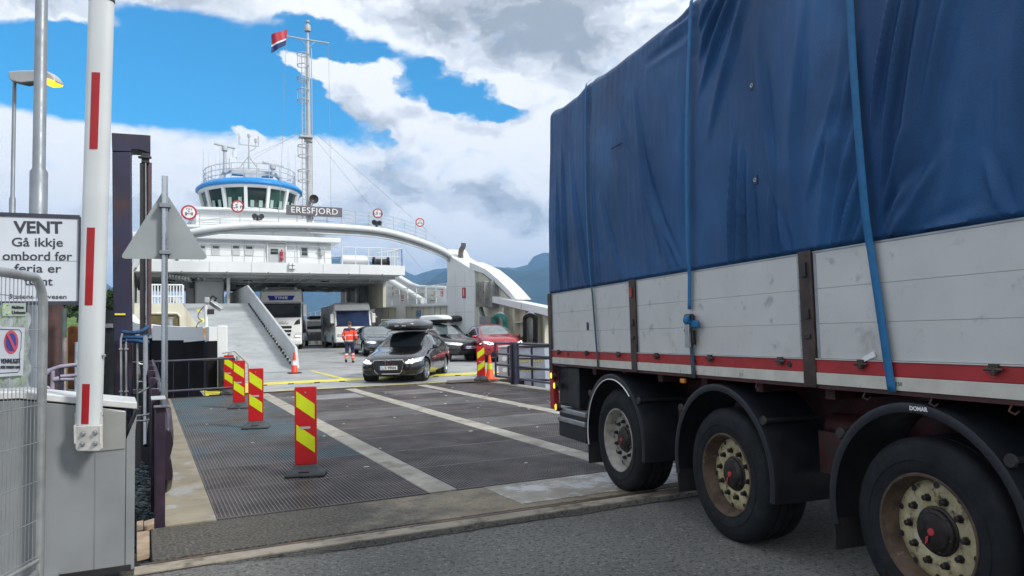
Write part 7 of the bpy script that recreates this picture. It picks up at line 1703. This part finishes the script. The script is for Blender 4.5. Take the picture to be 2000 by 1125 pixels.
red, _b, Lr = make_car('hatchback_car', 'deep red electric hatchback parked by the bow pillar', place(961, 700, 32.4), R(9), EV, 4.26, (.72, 3.49), .35, paint('deep_red_paint', (.40, .012, .030), .35), EVW,
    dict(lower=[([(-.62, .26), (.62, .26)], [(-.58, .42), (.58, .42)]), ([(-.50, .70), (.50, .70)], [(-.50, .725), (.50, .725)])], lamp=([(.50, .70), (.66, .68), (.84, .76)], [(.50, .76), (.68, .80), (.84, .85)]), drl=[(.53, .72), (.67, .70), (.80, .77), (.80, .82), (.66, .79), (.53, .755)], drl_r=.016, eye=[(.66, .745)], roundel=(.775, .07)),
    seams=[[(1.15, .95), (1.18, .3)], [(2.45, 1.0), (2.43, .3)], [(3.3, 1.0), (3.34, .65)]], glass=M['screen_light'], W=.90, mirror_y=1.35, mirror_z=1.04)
obj('black_roof', drape(_b, [(2.02 - Lr, 1.50), (3.6 - Lr, 1.47)], [(2.1 - Lr, 1.545), (3.55 - Lr, 1.50)], 'x', .004, 10, 3, -1), M['plastic'], red, smooth=60)
# dark car with a dark roof box, mostly hidden
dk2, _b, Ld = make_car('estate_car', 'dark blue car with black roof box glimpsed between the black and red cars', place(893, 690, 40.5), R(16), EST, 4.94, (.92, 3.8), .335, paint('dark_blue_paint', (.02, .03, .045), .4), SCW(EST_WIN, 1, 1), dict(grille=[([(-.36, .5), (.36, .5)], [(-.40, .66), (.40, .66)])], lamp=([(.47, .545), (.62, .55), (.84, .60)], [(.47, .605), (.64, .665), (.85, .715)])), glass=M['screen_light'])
roof_box(dk2, -.45, .40, 1.4 - Ld, 3.6 - Ld, 1.60, .34, M['plastic'], M['plastic'], False)
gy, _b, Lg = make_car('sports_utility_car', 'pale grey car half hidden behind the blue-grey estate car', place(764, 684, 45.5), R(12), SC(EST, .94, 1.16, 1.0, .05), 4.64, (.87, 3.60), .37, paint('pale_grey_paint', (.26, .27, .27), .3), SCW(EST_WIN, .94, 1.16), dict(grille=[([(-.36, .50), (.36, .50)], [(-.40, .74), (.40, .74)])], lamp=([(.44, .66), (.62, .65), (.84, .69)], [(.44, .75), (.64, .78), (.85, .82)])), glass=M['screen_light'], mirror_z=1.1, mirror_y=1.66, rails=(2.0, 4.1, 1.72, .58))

# ---- box-shaped vehicles
def wheels_simple(T_, xs, ys_, r):
    for x, s_ in ((-xs, -1), (xs, 1)):
        for y in ys_: car_wheel(T_, x, y, r, s_, 6)
# motorhome (front at -y)
pm = at_t(699, 678, 46.6); MH = thing('motorhome', 'white motorhome with dark blue panoramic windscreen parked on the ferry deck', 'motorhome', (pm.x, pm.y + 3.3, deckz(pm.y) + .0), -R(5))
M['mh_white'] = mat('motorhome_white', (.80, .81, .80), .3, var=.04, vscale=1, coat=.4)
def side_prof(pts, x0, x1): return MB().prism([(x0, y, z) for y, z in pts], (x1 - x0, 0, 0))
fr_y = -3.5
obj('body', side_prof([(-3.50, .45), (-3.52, 1.25), (-3.40, 1.42), (-3.05, 2.42), (-2.85, 2.72), (-2.5, 2.80), (3.5, 2.86), (3.6, 2.75), (3.6, .5), (3.5, .38), (-3.3, .33)], -1.14, 1.14), M['mh_white'], MH, bevel=.09, seg=3)
obj('cab_brow', side_prof([(-3.13, 2.34), (-3.18, 2.42), (-3.0, 2.72), (-2.7, 2.84), (-2.2, 2.84), (-2.2, 2.3)], -1.10, 1.10), M['mh_white'], MH, bevel=.10, seg=3)
def yfront(z): return interp([(1.25, -3.52), (1.42, -3.40), (2.42, -3.05)], z)
def slant(mb, x0, x1, z0_, z1_, off): return mb.add([(x0, yfront(z0_) - off, z0_), (x1, yfront(z0_) - off, z0_), (x1, yfront(z1_) - off, z1_), (x0, yfront(z1_) - off, z1_)], [(0, 1, 2, 3)])
obj('windscreen', slant(MB(), -1.02, 1.02, 1.40, 2.30, .02), mat('blue_screen', (.010, .026, .085), .08, var=.5, vscale=.8, spec=.25), MH, smooth=0)
wpm = MB().beam((-.1, yfront(1.44) - .05, 1.44), (.75, yfront(1.60) - .05, 1.58), .02).beam((-.95, yfront(1.44) - .05, 1.44), (-.25, yfront(1.60) - .05, 1.58), .02); obj('wiper', wpm, M['plastic'], MH)
obj('screen_surround', slant(slant(MB(), -1.08, 1.08, 1.34, 1.40, .022), -1.08, 1.08, 2.30, 2.34, .022), M['plastic'], MH, smooth=0)
for s_ in (-1, 1):
    obj('mirror', MB().box((s_ * 1.30 - .11, -3.35, 1.55), (s_ * 1.30 + .11, -3.15, 2.15)).beam((s_ * 1.30, -3.25, 2.1), (s_ * 1.1, -3.1, 2.3), .06), M['mh_white'], MH, bevel=.05)
    sx_ = s_ * 1.145
    for (y0, y1, z0_, z1_) in ((-3.0, -2.35, 1.45, 2.2), (-1.9, -1.35, 1.35, 1.85), (.6, 1.4, 1.5, 2.0)): obj('side_window', MB().box((sx_ - .01, y0, z0_), (sx_ + .012, y1, z1_)), M['car_glass'], MH, bevel=.01)
    obj('side_stripe', MB().tube([(sx_, 1.9 + .25 * math.sin(k * .5), .8 + k * .14) for k in range(12)], .02, 5).tube([(sx_, 2.2 + .2 * math.sin(k * .6 + 1), .9 + k * .12) for k in range(11)], .016, 5).tube([(sx_, 1.5 + .15 * math.cos(k * .5), 1.1 + k * .1) for k in range(9)], .014, 5), mat('bronze_stripe', (.16, .14, .12), .5), MH, smooth=60)
    obj('skirt_line', MB().box((sx_ - .01, -3.0, .70), (sx_ + .008, 3.5, .725)), M['galv_paint'], MH, smooth=0)
    obj('headlight', MB().box((s_ * .85 - .16, -3.545, .72), (s_ * .85 + .16, -3.5, .88)), M['lamp'], MH, bevel=.02)
    for y in (-2.45, 1.35): obj('wheel_arch', MB().cyl((s_ * 1.0, y, .42), (s_ * 1.152, y, .42), .43, n=24), M['plastic'], MH)
wheels_simple(MH, 1.16, (-2.45, 1.35), .36)
obj('roof_hatch', MB().box((-.4, -1.6, 2.81), (.4, -.9, 2.92)).box((-.3, .8, 2.84), (.3, 1.5, 2.95)), M['mh_white'], MH, bevel=.03)
obj('bumper', MB().box((-1.1, -3.56, .36), (1.1, -3.35, .62)), M['mh_white'], MH, bevel=.05)
# white van behind
pv_ = at_t(616, 672, 57); VN = thing('van', 'white passenger van between the truck and the motorhome', 'van', (pv_.x, pv_.y, deckz(pv_.y)), -R(4))
obj('body', side_prof([(-2.4, .35), (-2.45, .9), (-2.2, 1.1), (-1.65, 1.2), (-.85, 1.90), (-.5, 1.98), (2.4, 1.98), (2.5, 1.0), (2.5, .4)], -.95, .95), M['mh_white'], VN, bevel=.10, seg=3)
obj('windscreen', MB().add([(-.8, -1.62, 1.27), (.8, -1.62, 1.27), (.72, -.96, 1.84), (-.72, -.96, 1.84)], [(0, 1, 2, 3)]), M['car_glass'], VN, smooth=0)
for s_ in (-1, 1):
    for y0, y1 in ((-1.2, -.3), (-.2, .8), (.9, 2.2)): obj('side_window', MB().prism([(s_ * .955, y0, 1.25), (s_ * .955, y1, 1.25), (s_ * .955, y1, 1.75), (s_ * .955, max(y0, -.9), 1.75)], (s_ * .006, 0, 0)), M['car_glass'], VN, smooth=0)
    obj('headlight', MB().box((s_ * .72 - .14, -2.46, .78), (s_ * .72 + .14, -2.38, .95)), M['lamp'], VN, bevel=.02)
    obj('mirror', MB().box((s_ * 1.08 - .08, -1.5, 1.15), (s_ * 1.08 + .08, -1.4, 1.4)), M['mh_white'], VN, bevel=.03)
    for y in (-1.55, 1.5): obj('wheel_arch', MB().cyl((s_ * .8, y, .36), (s_ * .96, y, .36), .38, n=24), M['plastic'], VN)
wheels_simple(VN, .965, (-1.55, 1.5), .33)
obj('roof_box', MB().box((-.5, -.6, 2.03), (.5, 1.2, 2.25)), M['plastic'], VN, bevel=.08)
# truck tractor with trailer
pt_ = at_t(549, 684, 44.6); TK = thing('truck', 'white long-haul truck with blue lettered roof sign under the deckhouse', 'truck', (pt_.x, pt_.y, deckz(pt_.y)), -R(11))
obj('cab', side_prof([(-.02, .55), (-.05, 1.1), (.02, 1.75), (.10, 1.95), (.22, 2.85), (.28, 2.95), (.55, 3.55), (.85, 3.72), (2.3, 3.72), (2.3, .8), (.9, .8), (.9, .5)], -1.22, 1.22), M['mh_white'], TK, bevel=.10, seg=3)
obj('windscreen', MB().add([(-1.08, .075, 2.0), (1.08, .075, 2.0), (1.06, .20, 2.78), (-1.06, .20, 2.78)], [(0, 1, 2, 3)]), M['big_screen'], TK, smooth=0)
obj('sun_visor', MB().box((-1.14, .02, 2.80), (1.14, .25, 2.90)), mat('grey_visor', (.25, .27, .28), .3), TK, bevel=.03)
obj('screen_surround', MB().add([(-1.17, .07, 1.95), (1.17, .07, 1.95), (1.17, .21, 2.83), (-1.17, .21, 2.83)], [(0, 1, 2, 3)]), M['plastic'], TK, smooth=0)
sg = obj('roof_sign', MB().prism([(-.66, .27, 3.02), (.66, .27, 3.02), (.80, .385, 3.30), (-.80, .385, 3.30)], (0, .1, 0)), mat('sign_blue', (.015, .03, .30), .4, var=.05), TK, smooth=0)
tm = text_mb('TINE', .27, .008, .012, space=1.2); tm.xf(Matrix.Diagonal((1.15, .9, 1, 1))); tm.xf(plane_mtx((0, .318, 3.16), (1, 0, 0), (0, .41, 1))); obj('lettering', tm, M['letter_white'], sg, smooth=0)
for s_ in (-1, 1):
    obj('roof_lamp', MB().prism([(s_ * .80, .36, 3.08), (s_ * 1.06, .40, 3.08), (s_ * 1.02, .46, 3.26), (s_ * .90, .44, 3.26)], (0, .05, 0)), M['dark_grey'], TK, smooth=0)
    obj('headlight', MB().prism([(s_ * .80, -.10, .78), (s_ * 1.18, -.06, .78), (s_ * 1.2, -.04, 1.05), (s_ * .85, -.08, .98)], (0, .06, 0)), M['lamp'], TK, bevel=.01)
    obj('headlight_strip', MB().box((s_ * 1.0 - .18, -.12, .80), (s_ * 1.0 + .18, -.10, .83)), M['lamp_lit'], TK)
    obj('side_vent', MB().prism([(s_ * .75, -.03, 1.50), (s_ * 1.12, -.02, 1.55), (s_ * 1.10, .0, 1.86), (s_ * .88, -.02, 1.74)], (0, .03, 0)), M['plastic'], TK, smooth=0)
    obj('mirror', MB().box((s_ * 1.40 - .1, .15, 2.0), (s_ * 1.40 + .1, .35, 2.75)).beam((s_ * 1.4, .25, 2.6), (s_ * 1.2, .4, 2.9), .06), M['mh_white'], TK, bevel=.04)
    obj('spotlight', MB().cyl((s_ * .85, .75, 3.78), (s_ * .85, .85, 3.78), .09, n=12), M['galv'], TK)
for z0_, z1_, w_ in ((1.30, 1.44, .62), (1.06, 1.20, .60), (.84, .98, .55), (.62, .72, .4)): obj('grille_slot', MB().box((-w_, -.075, z0_), (w_, -.045, z1_)), M['plastic'], TK, bevel=.02)
obj('bumper', MB().box((-1.22, -.12, .30), (1.22, .5, .62)), M['mh_white'], TK, bevel=.06)
obj('grille_badge', MB().box((-.45, -.06, 1.60), (.45, -.045, 1.64)), M['chrome_trim'], TK)
tmk = text_mb('SCANIA', .13, .004, .002, space=1.5); tmk.xf(plane_mtx((0, -.052, 1.70), (1, 0, 0), (0, 0, 1))); obj('lettering', tmk, M['galv'], TK, smooth=0)
for s_ in (-1, 1):
    for y in (1.35, 5.0): car_wheel(TK, s_ * 1.22, y, .5, s_, 8)
obj('trailer_box', MB().box((-1.25, 3.0, 1.1), (1.25, 14, 3.7)), M['galv_paint'], TK, bevel=.03)
obj('air_deflector', MB().box((-1.15, 2.31, 1.0), (1.15, 2.75, 3.6)), M['plastic'], TK)
obj('roof_rack', MB().tube([(-1.0, .7, 3.72), (-.95, .7, 3.80), (.95, .7, 3.80), (1.0, .7, 3.72)], .025, 6), M['galv'], TK)

# ================================================================== PERSON
import bmesh
M['hi_vis'] = mat('hi_vis_orange', (.95, .075, .03), .7, var=.08, vscale=6, bump=.4, bscale=20)
M['navy_cloth'] = mat('work_navy', (.016, .024, .060), .8, var=.15, vscale=8, bump=.4, bscale=20)
M['skin'] = mat('skin', (.42, .23, .16), .5, var=.06)
M['hair'] = mat('brown_hair', (.045, .03, .02), .7, var=.3, vscale=20)
M['reflex'] = mat('reflective_tape', (.62, .60, .56), .35, .2, var=.05)
M['boot'] = mat('boot_black', (.03, .028, .028), .6, var=.2)
pp_ = at_t(683, 709, 32.0); zz = deckz(pp_.y)
PS = thing('person', 'person in orange and navy work clothes with reflective bands walking away on the ferry deck', 'person', (pp_.x, pp_.y, zz), -R(24))
def skin_mesh(verts, edges, radii, lv=2, root=0):
    me = bpy.data.meshes.new('sk'); me.from_pydata(verts, edges, []); me.update()
    o = bpy.data.objects.new('sk', me); C.objects.link(o); md = o.modifiers.new('skin', 'SKIN'); md.use_smooth_shade = True
    bm = bmesh.new(); bm.from_mesh(me); lay = bm.verts.layers.skin.verify()
    for i, v in enumerate(bm.verts): v[lay].radius = radii[i] if isinstance(radii[i], tuple) else (radii[i], radii[i]); v[lay].use_root = (i == root)
    bm.to_mesh(me); bm.free()
    sb = o.modifiers.new('sub', 'SUBSURF'); sb.levels = lv; sb.render_levels = lv
    bpy.context.view_layer.update(); out_ = bpy.data.meshes.new_from_object(o.evaluated_get(bpy.context.evaluated_depsgraph_get())); bpy.data.objects.remove(o); return out_
def chain(lst, root=0):
    vs, es, rs = [], [], []
    for pts in lst:
        prev = None
        for (p, r_) in pts:
            k = None
            for i, q_ in enumerate(vs):
                if (Vector(q_) - Vector(p)).length < 1e-5: k = i
            if k is None: vs.append(p); rs.append(r_); k = len(vs) - 1
            if prev is not None and (prev, k) not in es: es.append((prev, k))
            prev = k
    return skin_mesh(vs, es, rs, 2, root)
# local axes: +y the way he walks (away from us), x to his right
pel = (0, 0, .95); chest = (0, .03, 1.30); neck = (0, .04, 1.50); 
hipR, hipL = (.10, 0, .92), (-.10, 0, .92)
kneeR, kneeL = (.12, .16, .52), (-.11, .02, .50)          # right leg leads, left trails with the heel lifting
ankR, ankL = (.12, .06, .10), (-.12, -.22, .17)
toeR, toeL = (.13, .24, .04), (-.13, -.10, .05)
shR, shL = (.20, .03, 1.43), (-.20, .03, 1.43)
elR, elL = (.30, -.06, 1.16), (-.29, .02, 1.15)
wrR, wrL = (.27, .06, .92), (-.24, .16, .95)
body = chain([[(pel, .13), ((0, .01, 1.12), .12), (chest, .14), (neck, .058), ((0, .05, 1.58), .062), ((0, .055, 1.66), .092), ((0, .05, 1.74), .085)],
              [(pel, .13), (hipR, .10), (kneeR, .062), (ankR, .045), (toeR, .04)], [(pel, .13), (hipL, .10), (kneeL, .062), (ankL, .045), (toeL, .04)],
              [(chest, .14), (shR, .062), (elR, .045), (wrR, .030), ((wrR[0], wrR[1] + .02, wrR[2] - .06), .036)], [(chest, .14), (shL, .062), (elL, .045), (wrL, .030), ((wrL[0], wrL[1] + .02, wrL[2] - .06), .036)]])
extra = MB()
for w_, s_ in ((wrR, 1), (wrL, -1)):
    for k, (dx, ln) in enumerate(((-.026, .066), (-.009, .075), (.009, .072), (.026, .058))):
        b_ = Vector((w_[0] + .01 * s_, w_[1] + .03 + dx, w_[2] - .085)); extra.tube([b_, b_ + Vector((-.006 * s_, .004, -ln * .5)), b_ + Vector((-.022 * s_, .006, -ln))], [.0095, .009, .007], 6)
    b_ = Vector((w_[0] - .01 * s_, w_[1] + .05, w_[2] - .045)); extra.tube([b_, b_ + Vector((-.02 * s_, .03, -.03)), b_ + Vector((-.025 * s_, .04, -.058))], [.012, .010, .008], 6)
# nose and ears are part of the same skin
extra.lathe([(.001, .03), (.012, .012), (.018, 0)], (0, .135, 1.665), (0, 1, -.2), 8)
for s_ in (-1, 1): extra.lathe([(.02, -.006), (.03, .0), (.001, .008)], (s_ * .086, .05, 1.665), (s_, -.2, 0), 10)
bme = MB(); bme.v = [tuple(v.co) for v in body.vertices]; bme.f = [tuple(p.vertices) for p in body.polygons]; bme.add(extra.v, extra.f)
PB = obj('body', bme, M['skin'], PS, smooth=80)
for s_ in (-1, 1): obj('eye', MB().lathe([(.001, .006), (.010, .003), (.012, 0)], (s_ * .032, .134, 1.69), (0, 1, 0), 10), M['letter_dark'], PB)
obj('mouth', MB().beam((-.022, .136, 1.62), (.022, .136, 1.62), .006), mat('lips', (.3, .1, .09), .5), PB)
hair = MB(); 
def hf(a, b):
    th, ph = 2 * PI * a, PI * .62 * b; r_ = .098 + .004 * noise.noise(Vector((a * 9, b * 9, 0)))
    x, y, z = math.sin(ph) * math.cos(th), math.sin(ph) * math.sin(th), math.cos(ph)
    k = 1.0 if y < .35 or z > .55 else .86
    return (x * r_ * .95 * k, .048 + y * r_ * 1.08 * k, 1.695 + z * r_ * 1.08)
obj('hair', hair.grid(hf, 20, 10), M['hair'], PS, smooth=80)
jk = chain([[((0, 0, .90), (.165, .135)), ((0, .0, 1.08), (.165, .135)), ((0, .02, 1.30), (.175, .14)), ((0, .04, 1.44), .10), ((0, .045, 1.53), .068)],
            [((0, .02, 1.30), (.175, .14)), (shR, .088), (elR, .070), ((wrR[0], wrR[1] - .01, wrR[2] + .03), .05)], [((0, .02, 1.30), (.175, .14)), (shL, .088), (elL, .070), ((wrL[0], wrL[1] - .01, wrL[2] + .03), .05)]], 1)
# orange jacket with navy yoke and cuffs: two materials split into meshes
def split_mesh(me, test):
    a, b_ = MB(), MB(); co = [v.co for v in me.vertices]
    for p in me.polygons:
        c_ = sum((co[i] for i in p.vertices), Vector()) / len(p.vertices); t_ = a if test(c_) else b_; t_.add([co[i] for i in p.vertices], [tuple(range(len(p.vertices)))])
    return a, b_
yoke, low = split_mesh(jk, lambda c_: c_.z > 1.385)
jl = low.mesh('jl'); cuffR, low = split_mesh(jl, lambda c_: c_.x > .2 and c_.z < 1.04); cuffL, low = split_mesh(low.mesh('jl2'), lambda c_: c_.x < -.2 and c_.z < 1.04)
JK = obj('jacket', low, M['hi_vis'], PS, smooth=80); obj('jacket_yoke', yoke, M['navy_cloth'], JK, smooth=80); obj('cuff', cuffR, M['navy_cloth'], JK, smooth=80); obj('cuff', cuffL, M['navy_cloth'], JK, smooth=80)
def band_on(me, z0_, z1_, grow, test=lambda c_: True):
    m = MB(); co = [v.co for v in me.vertices]; nr = [v.normal for v in me.vertices]
    for p in me.polygons:
        c_ = p.center
        if z0_ < c_.z < z1_ and test(c_): m.add([co[i] + nr[i] * grow for i in p.vertices], [tuple(range(len(p.vertices)))])
    return m
jk2 = jk.copy()
def refine(me, n=1):
    bm = bmesh.new(); bm.from_mesh(me); bmesh.ops.subdivide_edges(bm, edges=bm.edges, cuts=n, use_grid_fill=True); m2 = bpy.data.meshes.new('r'); bm.to_mesh(m2); bm.free(); m2.update(); return m2
jk2 = refine(jk2, 2)
obj('reflective_band', band_on(jk2, 1.17, 1.215, .006), M['reflex'], JK, smooth=80); obj('reflective_band', band_on(jk2, .93, .975, .006, lambda c_: abs(c_.x) < .2), M['reflex'], JK, smooth=80)
tr3 = chain([[((0, 0, .96), (.15, .125)), ((.10, 0, .86), .108), ((kneeR[0], kneeR[1], kneeR[2]), .085), ((ankR[0], ankR[1], ankR[2] + .03), .072)],
             [((0, 0, .96), (.15, .125)), ((-.10, 0, .86), .108), ((kneeL[0], kneeL[1], kneeL[2]), .085), ((ankL[0], ankL[1], ankL[2] + .03), .072)]])
tr4 = refine(tr3, 2); hi_, lo_ = split_mesh(tr4, lambda c_: c_.z > .42)
TRO = obj('trousers', hi_, M['navy_cloth'], PS, smooth=80); obj('orange_cuff', lo_, M['hi_vis'], TRO, smooth=80)
for z in (.37, .24): obj('reflective_band', band_on(tr4, z - .022, z + .022, .006), M['reflex'], TRO, smooth=80)
for a_, t_ in ((ankR, toeR), (ankL, toeL)):
    bt_ = chain([[(a_, .060), ((a_[0], a_[1] + .03, a_[2] - .04), .058), (tuple(Vector(a_).lerp(Vector(t_), .6) - Vector((0, 0, .02))), .055), (t_, .045)]])
    obj('boot', bt_, M['boot'], PS, smooth=80)

# second figure at the left rail of the ferry: dark lifejacket bag on the wall
tag(obj('rope_coil', MB().tube([at_y(286 + 3 * math.cos(k * .9), 622 + 6 * math.sin(k * .9) + k * .35, 31.5) for k in range(40)], .05, 6), M['teal'], smooth=60), 'green rope bundle on the left bow of the ferry', 'rope')
